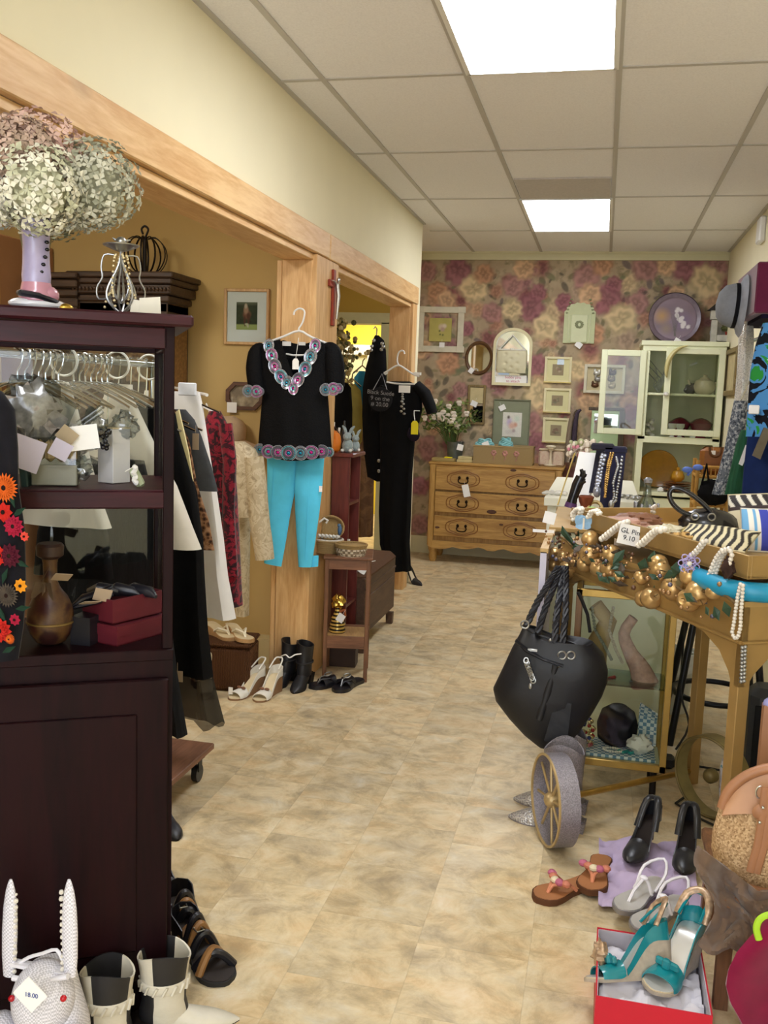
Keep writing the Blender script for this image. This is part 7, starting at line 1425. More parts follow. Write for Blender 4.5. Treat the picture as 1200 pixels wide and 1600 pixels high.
for path in (((822, 978), (840, 940), (858, 910), (872, 886)), ((840, 990), (852, 950), (866, 915), (876, 886)), ((866, 1006), (870, 960), (876, 920), (880, 886)), ((878, 1012), (884, 960), (884, 915), (884, 886))):
    b = MB(); braid(b, [ony(px, py, lerp(BY-.06, 3.66, k/3)) for k, (px, py) in enumerate(path)], .010); b.wb('braided_strap', navb, t)
b = MB(); b.tube([ony(px, py, BY+.05) for px, py in ((922, 988), (918, 960), (910, 940), (903, 925))], .007, 6); b.wb('back_strap', navb, t)
b = MB()
for px, py in ((878, 1024), (892, 1024), (820, 976)): c = ony(px, py, BY-.085); b.tube([c+V(.014*math.cos(2*PI*i/16), .003*math.sin(4*PI*i/16), .014*math.sin(2*PI*i/16)) for i in range(16)], .0032, 6, closed=True)
for px, py in ((874, 1040), (860, 1000)): b.ell(ony(px, py, BY-.09), .006, 8, 5)
b.wb('ring', silver, t); b = MB()
for i in range(8): c = ony(822+1.6*i, 1032+4.5*i, BY-.10); b.tube([c+V(.008*math.cos(2*PI*j/10), .004*math.sin(2*PI*j/10+i), .009*math.sin(2*PI*j/10)) for j in range(10)], .0026, 5, closed=True)
b.ell(ony(829, 1072, BY-.10), (.007, .005, .012)); b.wb('charm', silver, t)
# --- silver glitter boots
bootm = pattern('silver_snake', [(0, '#6e6b6e'), (.35, '#a3a09f'), (.6, '#c3bfba')], 150, 'voronoi', .3, .4, metal=.5, constant=False)
for k, (tx, ty, lab) in enumerate(((795, 1283, 'silver glittered cowboy boot nearer the camera, under the handbag'), (803, 1255, 'silver glittered cowboy boot further back, under the handbag'))):
    q = onz(tx, ty); t = thing('cowboy_boot', lab, 'boot', q+V(.13, .015, 0), 1.45, 'silver cowboy boots'); L_ = .27; h = hheel(.035); b = MB(); sole(b, L_, .095, h, .008, pt=.7); b.build('sole', glit, t); b = MB(); b.box((0, -.4*L_, .018), (.055, .055, .036), taper=1.15); b.build('heel', glit, t)
    b = MB(); vamp(b, L_, .095, h, .01, .30, 1.0, .085, .018, pt=.7, n=14); b.build('foot', bootm, t); b = MB(); rings = []
    for z, ry, rx, dy in ((.042, .065, .038, -.05), (.08, .068, .042, -.05), (.13, .06, .044, -.055), (.20, .066, .05, -.055), (.30, .072, .055, -.05), (.30, .067, .05, -.05), (.12, .055, .04, -.055)): rings.append([(rx*math.cos(2*PI*i/24), dy+ry*math.sin(2*PI*i/24), z+(.02*math.cos(4*PI*i/24) if z > .29 else 0)) for i in range(24)])
    b.loft(rings); b.build('shaft', glit, t)
# --- small glass display case below the table
x0_, x1_, yf_, yb_ = -.055, .315, 3.56, 3.80; z0_, z1_ = .115, .80; t = thing('display_case', 'small brass framed glass display case standing under the gilded table', 'display case', ((x0_+x1_)/2, (yf_+yb_)/2, 0), .0); br = mat('brass_frame', '#b3924a', .32, .6, var=.1); hx, hy = (x1_-x0_)/2, (yb_-yf_)/2
for sx in (-1, 1):
    for sy in (-1, 1): b = MB(); b.box((sx*(hx-.012), sy*(hy-.012), (z0_+z1_)/2), (.024, .024, z1_-z0_), bev=.002); b.build('post', br if sx > 0 else wood('case_wood', '#7d5a34', '#5e4226', 6, 'Z', .5), t); b = MB(); b.cyl((sx*(hx-.04), sy*(hy-.04), 0), (sx*(hx-.04), sy*(hy-.04), z0_), .013, n=10); b.build('foot', mat('black_iron', '#241d19'), t)
for z, nm in ((z0_+.014, 'bottom_rail'), (z1_-.012, 'top_rail')):
    b = MB()
    for sy in (-1, 1): b.box((0, sy*(hy-.01), z), (2*hx, .02, .028), bev=.002)
    for sx in (-1, 1): b.box((sx*(hx-.01), 0, z), (.02, 2*hy, .028), bev=.002)
    b.build(nm, br, t)
b = MB(); b.box((0, 0, z0_+.02), (2*hx-.03, 2*hy-.03, .01)); b.build('floor_board', ccm, t, smooth=False); zs_ = ony(990, 1073, 3.58).z; b = MB(); b.box((0, 0, zs_), (2*hx-.03, 2*hy-.03, .007)); b.build('glass_shelf', glass('shelf_glass', '#c9d3cd', .1), t, smooth=False)
b = MB(); b.box((0, -hy+.012, (z0_+z1_)/2), (2*hx-.04, .004, z1_-z0_-.05)); b.build('front_pane', glass('door_glass'), t, smooth=False); b = MB(); b.box((hx-.012, 0, (z0_+z1_)/2), (.004, 2*hy-.04, z1_-z0_-.05)); b.build('side_pane', glass('door_glass'), t, smooth=False)
def inc(px, py, y): return ony(px, py, y)
zf_ = z0_+.026; ging = pattern('blue_gingham', [(0, '#6d8fa8'), (.5, '#dfe5e6')], 70, 'check', .8); b = MB(); b.box((.13, 3.68, zf_+.006), (.30, .19, .012), bev=.004); b.sheet(lambda u, v: V(.215+.07*u, 3.72+.04*math.sin(v*3), zf_+.02+.17*v-.04*u*v), 6, 8, .004); b.solo('gingham_cloth', ging, 'blue and white gingham cloth lining the display case floor', 'cloth')
b = MB(); q = inc(907, 1150, 3.64)
for ring, (rr, zz, n) in enumerate(((.045, .0, 18), (.047, .03, 16), (.05, .06, 14), (.04, .09, 10))):
    for i in range(n): a = 2*PI*i/n; b.mi = R.choice((0, 0, 0, 1, 2)); b.ell((q.x+rr*math.cos(a), 3.66+rr*math.sin(a)*.8, zf_+.025+zz), .0085, 7, 5)
b.solo('jewelled_crown', [mat('gold_crystal', '#cdbb88', .12, .5, var=.2), mat('ruby', '#a8202f', .1), mat('sapphire', '#222f7a', .1)], 'jewelled gold crown with red and blue stones in the display case', 'crown')
q = inc(966, 1120, 3.70); b = MB(); b.lathe([(.05, 0), (.075, .02), (.08, .08), (.065, .13), (.03, .155), (0, .16)], n=22, M=Matrix.Translation((q.x, 3.73, zf_+.014))); b.solo('black_hat', mat('black_felt', '#16151b', .8, var=.2), 'rounded black felt hat in the lower display case', 'hat')
q = inc(1000, 1172, 3.62); b = crumple((q.x, 3.64, zf_+.05), (.045, .035, .036), 8, k=.35); b.solo('white_puff', mat('white_feather', '#e9e5df', .95, var=.05), 'fluffy white puff at the display case right corner', 'puff')
b = MB(); q = inc(958, 1168, 3.61)
for i in range(24): a = 2*PI*i/24; b.ell((q.x+.036*math.cos(a), 3.63+.02*math.sin(a), zf_+.020), .005, 7, 5)
b.solo('pearl_bracelet', pearl, 'pearl bracelet lying flat on the gingham cloth', 'bracelet')
b = MB(); b.tube([(q.x+.02+.07*i/8, 3.63+.012*math.sin(i*2), zf_+.018) for i in range(9)], .006, 6); b.solo('teal_necklace', mat('teal_bead', '#2f8a86', .3, var=.3, scale=90), 'teal beads lying beside the pearl bracelet', 'necklace')
b = MB(); b.tube([inc(px, py, 3.68) for px, py in ((1008, 1070), (1000, 1045), (985, 1020), (975, 990), (990, 965))], [.055, .04, .028, .022, .02], 12); b.solo('lace_bustier', mat('dusty_pink_lace', '#b9958a', .7, var=.2, scale=50), 'dusty pink lace piece draped on the glass shelf', 'lace')
b = MB(); b.tube([inc(px, py, 3.74) for px, py in ((925, 1060), (932, 1010), (950, 970), (930, 945))], [.05, .045, .035, .03], 12); b.solo('driftwood_stand', mat('pale_driftwood', '#b59d72', .8, var=.15), 'pale driftwood necklace stand in the upper display case', 'stand')
for k, (pth, c_, lab) in enumerate(((((925, 950), (930, 985), (945, 1010), (955, 1030)), '#8a8f86', 'grey bead strand on the left of the driftwood stand'), (((958, 950), (952, 985), (962, 1015), (972, 1035)), '#b3aa96', 'pale bead strand hanging in the middle of the display case'), (((930, 1055), (945, 1062), (960, 1058)), '#a0342e', 'red beads on the glass shelf'), (((985, 1066), (1000, 1070), (1012, 1066)), '#9aa3b5', 'silver blue beads at the shelf right end'))):
    b = MB(); P = [inc(px, py, 3.66) for px, py in pth]; n = 22
    for i in range(n): s = i/(n-1)*(len(P)-1); j = min(int(s), len(P)-2); b.ell(P[j].lerp(P[j+1], s-j), .007, 7, 5)
    b.solo('bead_strand', mat('strand_%d' % k, c_, .3, var=.2, scale=60), lab, 'necklace', 'bead strands in the display case')
# ================================================================== jewellery on the counter and the white table behind
whl = mat('white_table_paint', '#e6e3cf', .45, var=.02); t = thing('white_table', 'white table beyond the counter with small trinkets on it', 'table', (-.03, 6.2, 0)); b = MB(); b.box((0, 0, .92), (.54, 1.5, .05), bev=.004); b.build('top', whl, t)
for sx in (-1, 1):
    for sy in (-1, 1): b = MB(); b.box((sx*.225, sy*.69, .45), (.05, .05, .90)); b.build('leg', whl, t)
CT = .951
def onc(px, y): return V(ony(px, 790, y).x, y, CT)
def stand(nm, lab, cat, quad, y, thick, m, lean=.10, part='board'):
    """leaning panel drawn by four pixel corners: bottom-left, bottom-right, top-right, top-left"""
    P = [ony(*quad[0], y), ony(*quad[1], y), ony(*quad[2], y+lean), ony(*quad[3], y+lean)]; c = (P[0]+P[1])/2; t = thing(nm, lab, cat, c); b = MB(); b._add([p-c for p in P]+[p-c+V(0, thick, 0) for p in P], [(0, 1, 2, 3), (7, 6, 5, 4), (0, 4, 5, 1), (1, 5, 6, 2), (2, 6, 7, 3), (3, 7, 4, 0)]); b.build(part, m, t, smooth=False); return t
t = stand('display_card', 'bright white easel card topped with flowers on the jewellery counter', 'card', ((885, 792), (922, 794), (931, 708), (905, 706)), 4.66, .012, mat('bright_card', '#f6f5f2', .6, var=.01)); b = MB(); b.tube([V(-.10, .01, .005), V(-.035, .10, .26)], .004, 6); b.build('gilt_edge', goldl, t)
t = thing('flower_spray', 'pink and cream silk flowers with a ribbon above the white easel card', 'flowers', ony(915, 705, 4.80)); b = MB(); c0 = t.location
for k in range(60): p = ony(R.uniform(888, 940), R.uniform(690, 712), 4.78+R.uniform(0, .08))-c0; b.mi = R.choice((0, 0, 1, 2)); b.ell(p, R.uniform(.008, .018), 6, 4)
b.build('blooms', [mat('cream_silk', '#e3d6c2', .7), mat('pink_silk', '#d78c98', .7), mat('pale_green_silk', '#b3b68c', .7)], t)['kind'] = 'stuff'; b = MB(); b.tube([ony(px, py, 4.78)-c0 for px, py in ((905, 700), (894, 708), (888, 722), (892, 712), (900, 702))], .010, 6, flat=.3); b.tube([V(0, .03, 0), V(0, .05, -.12), (onc(915, 4.88)-c0)], .004, 5); b.build('ribbon', mat('taupe_ribbon', '#a8998c', .6), t)
navy_v = mat('navy_velvet', '#23233a', .9, var=.1, sheen=.3)
for quad, lab, m in ((((920, 770), (941, 772), (951, 703), (932, 702)), 'dark necklace stand holding crystal pendants, behind the navy stand', mat('charcoal_velvet', '#2c2b36', .9, sheen=.2)), (((936, 795), (968, 797), (978, 708), (945, 706)), 'tall navy velvet necklace stand on the jewellery counter', navy_v)):
    t = stand('necklace_stand', lab, 'display stand', quad, 4.58 if 'tall' in lab else 4.66, .02, m, .07); b = MB(); q = (ony(*quad[2], 4.65)+ony(*quad[3], 4.65))/2-t.location; b.box((q.x, q.y+.02, q.z+.012), (.11, .05, .035), bev=.008); b.build('top_roll', m, t)
def neck(lab, path, y, r, m, pend=None):
    b = MB(); P = [ony(px, py, y) for px, py in path]; n = int(sum((c-a).length for a, c in zip(P, P[1:]))/(r*1.6))
    for i in range(n+1):
        s = i/n*(len(P)-1); j = min(int(s), len(P)-2); b.ell(P[j].lerp(P[j+1], s-j)+V(0, 0, 0), r*R.uniform(.8, 1.2), 6, 4)
    if pend: b.ell(ony(*pend, y), (r*2, r, r*3), 8, 6)
    b.solo('necklace', m, lab, 'necklace', 'necklaces on the stands')
crys = mat('grey_crystal', '#a6a8b0', .15, .4, var=.3, scale=60)
neck('grey crystal necklace on the dark necklace stand', ((941, 710), (938, 725), (934, 745), (932, 765), (937, 752), (940, 735), (945, 712)), 4.62, .010, crys, (933, 768)); neck('gold flat chain necklace on the navy stand', ((954, 708), (949, 730), (946, 755), (945, 778), (949, 752), (952, 730), (958, 708)), 4.55, .0065, mat('gold_chain', '#b8924e', .3, .7)); neck('long silver link necklace on the navy stand', ((963, 715), (966, 728), (962, 740), (958, 755), (960, 775), (954, 790), (962, 782), (965, 762), (969, 740), (972, 714)), 4.54, .007, silver, (955, 788))
t = thing('glove_hand', 'black hand shaped ring display with purple cuff on the counter', 'display hand', onc(893, 4.50)); b = MB(); P = [ony(px, py, 4.50)-t.location for px, py in ((891, 793), (895, 778), (902, 758), (908, 745))]; b.tube(P, [.026, .022, .026, .024], 12, flat=.6)
for px, py in ((908, 733), (912, 735), (915, 740)): b.tube([P[3]-V(0, 0, .01), (P[3]+(ony(px, py, 4.5)-t.location))/2+V(.006, 0, 0), ony(px, py, 4.5)-t.location], [.011, .010, .008], 8)
b.tube([P[2], ony(914, 752, 4.48)-t.location], [.012, .008], 8); b.build('hand', tblk, t); b = MB(); b.tube([P[0], P[0]*.5+P[1]*.5], [.029, .026], 12, flat=.7); b.build('cuff', mat('purple_satin', '#4f2a5c', .4), t)
def bangle(lab, px, y, r, th_, c_, z=0, tilt=.3, grp='bangles on the counter'): b = MB(); q = onc(px, y); b.tube([V(q.x+r*math.cos(2*PI*i/24), y+r*.8*math.sin(2*PI*i/24), CT+th_+z+r*tilt*(1+math.sin(2*PI*i/24))) for i in range(24)], th_, 8, closed=True, flat=1.4); b.solo('bangle', mat('bangle_'+c_[1:], c_, .3, var=.1), lab, 'bangle', grp)
bangle('hot pink bangle, lower one on the counter beside the black hand', 908, 4.36, .034, .010, '#d6336f'); bangle('coral pink bangle resting on the hot pink one', 911, 4.38, .034, .009, '#c95a5a', .022); bangle('lime green bangle beside the pink bangles', 926, 4.40, .03, .010, '#6fc23a', .0, .8); bangle('gold and white bangle leaning behind the lime bangle', 930, 4.50, .032, .008, '#b9a06a', .01, 1.0)
b = MB(); q = onc(915, 4.52); b.lathe([(.02, 0), (.032, .03), (.038, .055), (.03, .06), (.024, .03)], n=16, M=Matrix.Translation(q+V(0, 0, .05))); b.lathe([(.03, 0), (.03, .05)], n=12, M=Matrix.Translation(q)); b.solo('copper_bowl', mat('copper_glaze', '#8a4a34', .3, .3), 'small copper bowl on a block behind the pink bangles', 'bowl')
q = onc(1010, 4.78); t = thing('glass_decanter', 'clear glass bottle with beads around its base on the counter', 'bottle', q); b = MB(); b.lathe([(.05, 0), (.055, .01), (.05, .05), (.022, .10), (.016, .15), (.02, .165), (.017, .165), (.012, .15), (.017, .10), (.044, .05), (.048, .01), (0, .008)], n=24); b.build('body', glass('bottle_glass', '#dfe6e4', .12), t); b = MB()
for i in range(60): a = i*.7; b.ell((.056*math.cos(a), .056*math.sin(a), .01+.0009*i), .008, 6, 4)
b.build('bead_wrap', crys, t); b = MB(); b.lathe([(.02, .165), (.022, .18), (.012, .19), (0, .192)], n=14); b.build('stopper', crys, t)
for px, y, lab in ((868, 5.62, 'white china trinkets heaped on the white table left end'), (985, 5.62, 'silver clip trinkets on the white table right end')):
    b = MB(); x = ony(px, 770, y).x
    for i in range(16): b.ell((x+R.uniform(-.06, .06), y+R.uniform(-.05, .08), .957), (R.uniform(.012, .024), .014, .010), 7, 4)
    o = b.solo('trinket_heap', [mat('white_porcelain', '#dedbd2'), silver]['silver' in lab], lab, 'trinkets'); o['kind'] = 'stuff'
q = ony(858, 808, 4.0); t = thing('paper_tag', 'white paper tag on a brown card beside the counter left edge', 'tag', (-.215, 4.0, .95)); b = MB(); b.box((q.x+.215-.01, 0, q.z-.95), (.05, .004, .05), M=Matrix.Rotation(.2, 4, 'Y')); b.box((.0, 0, -.0), (.09, .006, .012)); b.build('card', paper, t, smooth=False)
# rattan shelf with bags
rat = mat('honey_rattan', '#b98a3e', .5, var=.15, scale=30); t = thing('rattan_shelf', 'honey rattan shelf stand in front of the hutch right side', 'shelf', (.775, 7.0, 0)); b = MB()
xs_ = (-.105, .105)
for x in xs_:
    for y in (-.12, .12): b = MB(); b.cyl((x, y, 0), (x, y, 1.12), .014, n=10); b.build('post', rat, t)
for z in (.35, .80, 1.0): b = MB(); b.box((0, 0, z), (.2, .24, .012)); [b.cyl((x, -.13, z+.006), (x, .13, z+.006), .011, n=8) for x in xs_]; [b.cyl((-.11, y, z+.006), (.11, y, z+.006), .011, n=8) for y in (-.12, .12)]; b.build('shelf', rat, t)
b = MB(); [b.cyl((-.11, y, 1.075), (.11, y, 1.075), .011, n=8) for y in (-.12, .12)]; [b.cyl((-.105+.03*k, -.12, 1.0), (-.105+.03*k, -.12, 1.075), .005, n=6) for k in range(8)]; b.build('gallery_rail', rat, t)
q = V(.79, 7.02, 1.012); t = thing('leather_handbag', 'tan brown stiff leather handbag on the rattan shelf', 'handbag', q); b = MB(); b.box((0, 0, .10), (.20, .07, .2), bev=.03); b.build('body', mat('tan_saddle', '#8a5522', .4, var=.15), t); b = MB(); b.tube([(-.04, -.04, .2), (-.03, -.045, .15), (0, -.045, .135), (.03, -.045, .15), (.04, -.04, .2)], .010, 8); b.build('handle', mat('tan_saddle_dark', '#5e3816', .4), t); tagcard(t, (-.015, -.05, .16), .03, .03)
b = MB(); b.lathe([(.11, 0), (.115, .01), (.02, .014), (0, .014)], n=28, M=Matrix.Translation((.925, 6.90, 1.13)) @ Matrix.Rotation(1.3, 4, 'Y')); b.cyl((.925, 6.90, 1.01), (.9, 7.0, 1.01), .008, n=6); b.solo('wicker_plate', rat, 'round wicker plate standing right of the tan leather handbag', 'plate')
b = crumple((.78, 6.84, .90), (.10, .05, .09), 6, k=.25); b.bm.transform(Matrix.Translation((0, 0, 0))); b.tube([(.70, 6.84, .95), (.72, 6.80, 1.10), (.74, 6.80, .98)], .008, 6); b.solo('black_pouch', mat('black_cloth', '#101013'), 'black cloth pouch hanging on the rattan shelf front', 'bag')
q = ony(1082, 732, 6.86); t = thing('blue_bow', 'bright blue bow tied to the rattan shelf', 'bow', q); b = MB(); [b.ell((s*.035, -.01, .01*s), (.035, .012, .022), 10, 6) for s in (-1, 1)]; b.tube([(0, 0, 0), (-.03, -.01, -.05)], .010, 6); b.build('loops', mat('blue_ribbon_bright', '#5f7fd6', .5), t)
# ================================================================== right wall
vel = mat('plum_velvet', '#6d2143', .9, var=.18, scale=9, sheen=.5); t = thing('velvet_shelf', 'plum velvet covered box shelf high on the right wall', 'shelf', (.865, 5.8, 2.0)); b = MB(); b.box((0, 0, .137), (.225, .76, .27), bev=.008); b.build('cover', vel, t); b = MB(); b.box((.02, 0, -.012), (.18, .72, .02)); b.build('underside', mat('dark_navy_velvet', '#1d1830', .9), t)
t = thing('grey_hat', 'grey felt hat with black band hanging beside the plum velvet shelf', 'hat', (.70, 5.72, 2.08)); fe = mat('grey_felt', '#8d9199', .9, var=.06, scale=40); M_ = Matrix.Translation(ony(1152, 478, 5.72)-t.location) @ Matrix.Rotation(.12, 4, 'X') @ Matrix.Rotation(-PI/2+.05, 4, 'Y'); b = MB(); b.lathe([(.125, 0), (.122, .03), (.108, .075), (.07, .105), (.02, .115), (0, .116)], n=28, M=M_); b.build('crown', fe, t); b = MB(); b.lathe([(.126, .002), (.126, .02), (.120, .026)], n=28, M=M_, caps=False); b.build('band', mat('black_band', '#141317', .7), t); b = MB(); b.lathe([(.12, 0), (.16, -.016), (.175, -.03), (.165, -.022), (.12, -.006)], n=32, M=M_, caps=False); b.build('brim', mat('grey_felt_light', '#a3a8b4', .9), t)
a = onx(1194, 360, XR); b = MB(); b.box((XR-.02, a.y, a.z), (.04, .16, .17), bev=.01); b.solo('wall_box', mat('white_plastic', '#e9e8e4'), 'small white box fixed high on the right wall', 'wall fixture')
for x0_, x1_, py0, py1, lab in ((1139, 1151, 548, 618, 'narrow brown picture frame on the right wall beside the hutch'), (1157, 1163, 540, 600, 'second thin frame on the right wall, nearer the sequinned top')):
    a, c = onx(x0_, py0, XR), onx(x1_, py1, XR); t = thing('side_frame', lab, 'picture', (XR, (a.y+c.y)/2, (a.z+c.z)/2)); w, h = abs(a.y-c.y), abs(a.z-c.z); b = MB()
    for s in (-1, 1): b.box((-.014, s*(w/2-.02), 0), (.028, .04, h), bev=.004); b.box((-.014, 0, s*(h/2-.02)), (.028, w-.08, .04), bev=.004)
    b.build('frame', wood('olive_frame', '#8a7444', '#6b5730'), t); b = MB(); b.box((-.005, 0, 0), (.004, w-.07, h-.07)); b.build('picture_face', mat('beige_paper', '#c8b88c'), t, smooth=False)
t = thing('wall_rail', 'chrome clothes rail fixed along the right wall', 'rail', (.9, 5.6, 1.92)); b = MB(); b.cyl((0, -.9, 0), (0, 1.0, 0), .012, n=10); b.build('bar', chrome, t)
for y in (-.7, .8): b = MB(); b.cyl((0, y, 0), (XR-.9, y, 0), .010, n=8); b.build('bracket', chrome, t)
def wallgarment(nm, lab, cat, rows, y, m, dep=.05, fold=.012, hanger=True):
    t = thing(nm, lab, cat, ony((rows[-1][0]+rows[-1][1])/2, rows[-1][2], y), 0, 'clothes on the right wall rail'); b = MB(); outline_garment(b, rows, y, dep, 26, fold, 5); b.wb('body', m, t)
    p = ony((rows[0][0]+rows[0][1])/2, rows[0][2], y); b = MB(); b.tube([p, (p+V(.9, y, 1.92))/2, V(.9, y, 1.92+.014)], .004, 6); b.wb('hanger', chrome, t); return t
wallgarment('sequin_top', 'silver sequinned top hanging on the right wall', 'top', [(1163, 1171, 462), (1158, 1176, 486), (1154, 1178, 530), (1151, 1175, 585), (1146, 1172, 640)], 6.0, pattern('silver_sequins', [(0, '#6f6f74'), (.2, '#c9c9cb'), (.5, '#f0f0ee')], 110, 'voronoi', .3, .5, metal=.4, constant=False))
wallgarment('knit_scarf', 'long grey and white flecked knit hanging low on the right wall', 'scarf', [(1147, 1168, 626), (1140, 1166, 660), (1132, 1160, 700), (1123, 1150, 735), (1112, 1140, 772)], 5.75, pattern('flecked_knit', [(0, '#3d4550'), (.4, '#707680'), (.55, '#b9bcc0'), (.7, '#5a626e')], 60, 'noise', .9, .4, constant=True))
wallgarment('shawl', 'dark green shawl with a white tag hanging right of the flecked knit', 'shawl', [(1158, 1172, 672), (1150, 1170, 695), (1142, 1166, 730), (1132, 1162, 772)], 5.5, mat('bottle_green', '#2c5a40', .8, var=.25, scale=9, stretch=(5, 5, 1))); b = MB(); A_ = [ony(*p, 5.41) for p in ((1154, 725), (1160, 728), (1173, 698), (1165, 695))]; b._add(A_+[p+V(0, .004, 0) for p in A_], [(0, 1, 2, 3), (7, 6, 5, 4), (0, 4, 5, 1), (1, 5, 6, 2), (2, 6, 7, 3), (3, 7, 4, 0)]); b.solo('price_tag', paper, 'long white tag on the dark green shawl', 'tag', smooth=False)
b = MB(); A_ = [ony(*p, 5.42) for p in ((1171, 672), (1174, 672), (1175, 688), (1172, 688))]; b._add(A_+[p+V(0, .004, 0) for p in A_], [(0, 1, 2, 3), (7, 6, 5, 4), (0, 4, 5, 1), (1, 5, 6, 2), (2, 6, 7, 3), (3, 7, 4, 0)]); b.solo('yellow_tag', mat('yellow_card', '#f0df14'), 'thin yellow tag at the top of the green shawl', 'tag', smooth=False)
wallgarment('print_shirt', 'blue, green and black abstract print shirt at the right frame edge', 'shirt', [(1192, 1240, 505), (1180, 1250, 540), (1172, 1252, 580), (1168, 1252, 630), (1164, 1250, 682)], 5.0, pattern('abstract_print', [(0, '#14161c'), (.42, '#14161c'), (.47, '#4f8cc4'), (.57, '#2f8f3e'), (.64, '#e8ebe8'), (.66, '#14161c')], 5, 'noise', .8, distort=1.8))
wallgarment('navy_trousers', 'navy blue trousers hanging below the abstract print shirt', 'trousers', [(1172, 1240, 640), (1168, 1240, 680), (1162, 1238, 730), (1158, 1236, 776)], 5.2, mat('navy_cotton', '#1c2c5a', .85, var=.15, scale=14), .06)
b = MB(); q = ony(1178, 640, 4.93); b.box(tuple(q), (.05, .012, .045), bev=.004); b.solo('white_clip', paper, 'white folded paper under the hem of the print shirt', 'paper')
b = MB(); A_ = [ony(*p, 4.9) for p in ((1176, 712), (1188, 718), (1206, 672), (1194, 668))]; b._add(A_+[p+V(0, .02, 0) for p in A_], [(0, 1, 2, 3), (7, 6, 5, 4), (0, 4, 5, 1), (1, 5, 6, 2), (2, 6, 7, 3), (3, 7, 4, 0)]); b.solo('belt_pouch', mat('taupe_suede', '#6b6250', .8, var=.1), 'taupe pouch against the navy trousers at the frame edge', 'pouch')
# ================================================================== behind the gilded table: stool, bin, speaker, cables
blkm = mat('black_metal', '#17171a', .35, .3); t = thing('bar_stool', 'black stool with a ring footrest behind the gilded table legs', 'stool', (.58, 4.40, 0)); b = MB(); b.lathe([(.17, .70), (.175, .72), (.17, .75), (0, .755)], n=28); b.build('seat', mat('black_vinyl', '#18181b', .5), t)
for sx, sy in ((-1, -1), (1, -1), (-1, 1), (1, 1)): b = MB(); b.cyl((sx*.20, sy*.20, 0), (sx*.11, sy*.11, .71), .016, n=10); b.build('leg', blkm, t)
b = MB(); b.tube([(.185*math.cos(2*PI*i/40), .185*math.sin(2*PI*i/40), .20) for i in range(40)], .013, 10, closed=True); b.build('foot_ring', blkm, t)
t = thing('waste_bin', 'white plastic bin behind the glass display case', 'bin', onz(1044, 1108)); b = MB(); b.lathe([(.085, 0), (.09, .01), (.115, .27), (.122, .275), (.122, .285), (.112, .285), (.082, .01), (0, .01)], n=28); b.build('body', mat('translucent_white', '#d9dcd6', .4, var=.03), t)
b = MB(); b.sheet(lambda u, v: V(.125*math.cos(2*PI*u)*(1+.05*math.sin(14*u)), .125*math.sin(2*PI*u), .30-.09*v+.01*math.sin(30*u)), 30, 4, .002); b.build('liner', mat('white_bag', '#e9ebe8', .4), t)
t = thing('speaker', 'dark grey upright speaker behind the chair post at the right edge', 'speaker', (.70, 3.83, 0)); b = MB(); b.box((0, 0, .21), (.14, .16, .42), bev=.03); b.build('cabinet', mat('dark_grey_plastic', '#3a3d42', .5, var=.08), t); b = MB(); b.box((0, -.082, .2), (.11, .006, .32), bev=.002); b.build('grille', mat('black_grille', '#1c1d20', .7), t)
for k, (pts, lab) in enumerate((([(.20, 4.0, .012), (.32, 4.02, .01), (.42, 4.0, .012), (.46, 4.25, .012), (.52, 4.5, .01)], 'black cable winding behind the display case to the stool'), ([(.15, 3.90, .012), (.28, 3.86, .012), (.38, 3.95, .01), (.5, 3.95, .012), (.62, 3.9, .02)], 'black cable running to the speaker along the floor'), ([(.40, 3.62, .012), (.36, 3.55, .01), (.42, 3.45, .012), (.50, 3.38, .01)], 'black cable curling around the olive wheel'), ([(.44, 4.65, .62), (.425, 4.4, .45), (.41, 4.2, .25), (.45, 4.15, .12), (.40, 4.12, .012)], 'thin black cord hanging down beside the stool leg'))): b = MB(); b.tube(pts, .005, 6); b.solo('power_cable', mat('black_rubber', '#141415', .5), lab, 'cable', 'black cables on the floor')
b = MB(); b.box((.33, 3.93, .028), (.10, .06, .05), bev=.01); b.solo('power_adapter', mat('black_rubber', '#141415'), 'black power block on the floor behind the brass bar', 'adapter')
# ================================================================== floor at the lower right
brs = mat('tan_insole', '#a06a40', .55, var=.08)
def fz(px, py, z=0): return onz(px, py, z)
dk_s = mat('brown_sole', '#5e3d28', .7)
for px, py, rz, lab in ((884, 1394, 2.35, 'brown thong sandal with coloured ribbon, left and partly under its mate'), (931, 1376, 2.98, 'brown thong sandal with coloured ribbon, right one standing in front')):
    q = fz(px, py); t = thong('ribbon_sandal', lab, (q.x, q.y, .0 if px < 900 else .012), rz, 'brown ribbon sandals', brs, dk_s, L=.25, W=.10, rot=(0, 0 if px < 900 else .03, rz), dressing=mat('orange_ribbon_pale', '#c07a58', .6, var=.3, scale=50)); b = MB()
    for k, c_ in enumerate((0, 1, 2, 0, 1)): b.mi = c_; b.ell((-.035+.018*k, .035+.012*math.sin(k), .052), (.016, .014, .011), 8, 5)
    b.build('ribbon_trim', [mat('coral_ribbon', '#c2755a', .6), mat('pink_ribbon', '#b4607a', .6), mat('cream_ribbon', '#d9c9a8', .6)], t)
lav = mat('lavender_tissue', '#b7a6c2', .8, var=.06); q = fz(1010, 1372); b = MB(); b.sheet(lambda u, v: V(q.x+(u-.5)*.30, q.y+(v-.5)*.44+.05*(u-.5), .022+.02*noise.noise(V(u*4, v*4, 1))+.02*noise.noise(V(u*9, v*9, 2))*1.0), 26, 30, .002); b.solo('tissue_paper', lav, 'lavender tissue paper under the black and silver shoes', 'tissue paper')
satb = mat('black_satin_shoe', '#101014', .35, var=.15, sheen=.2)
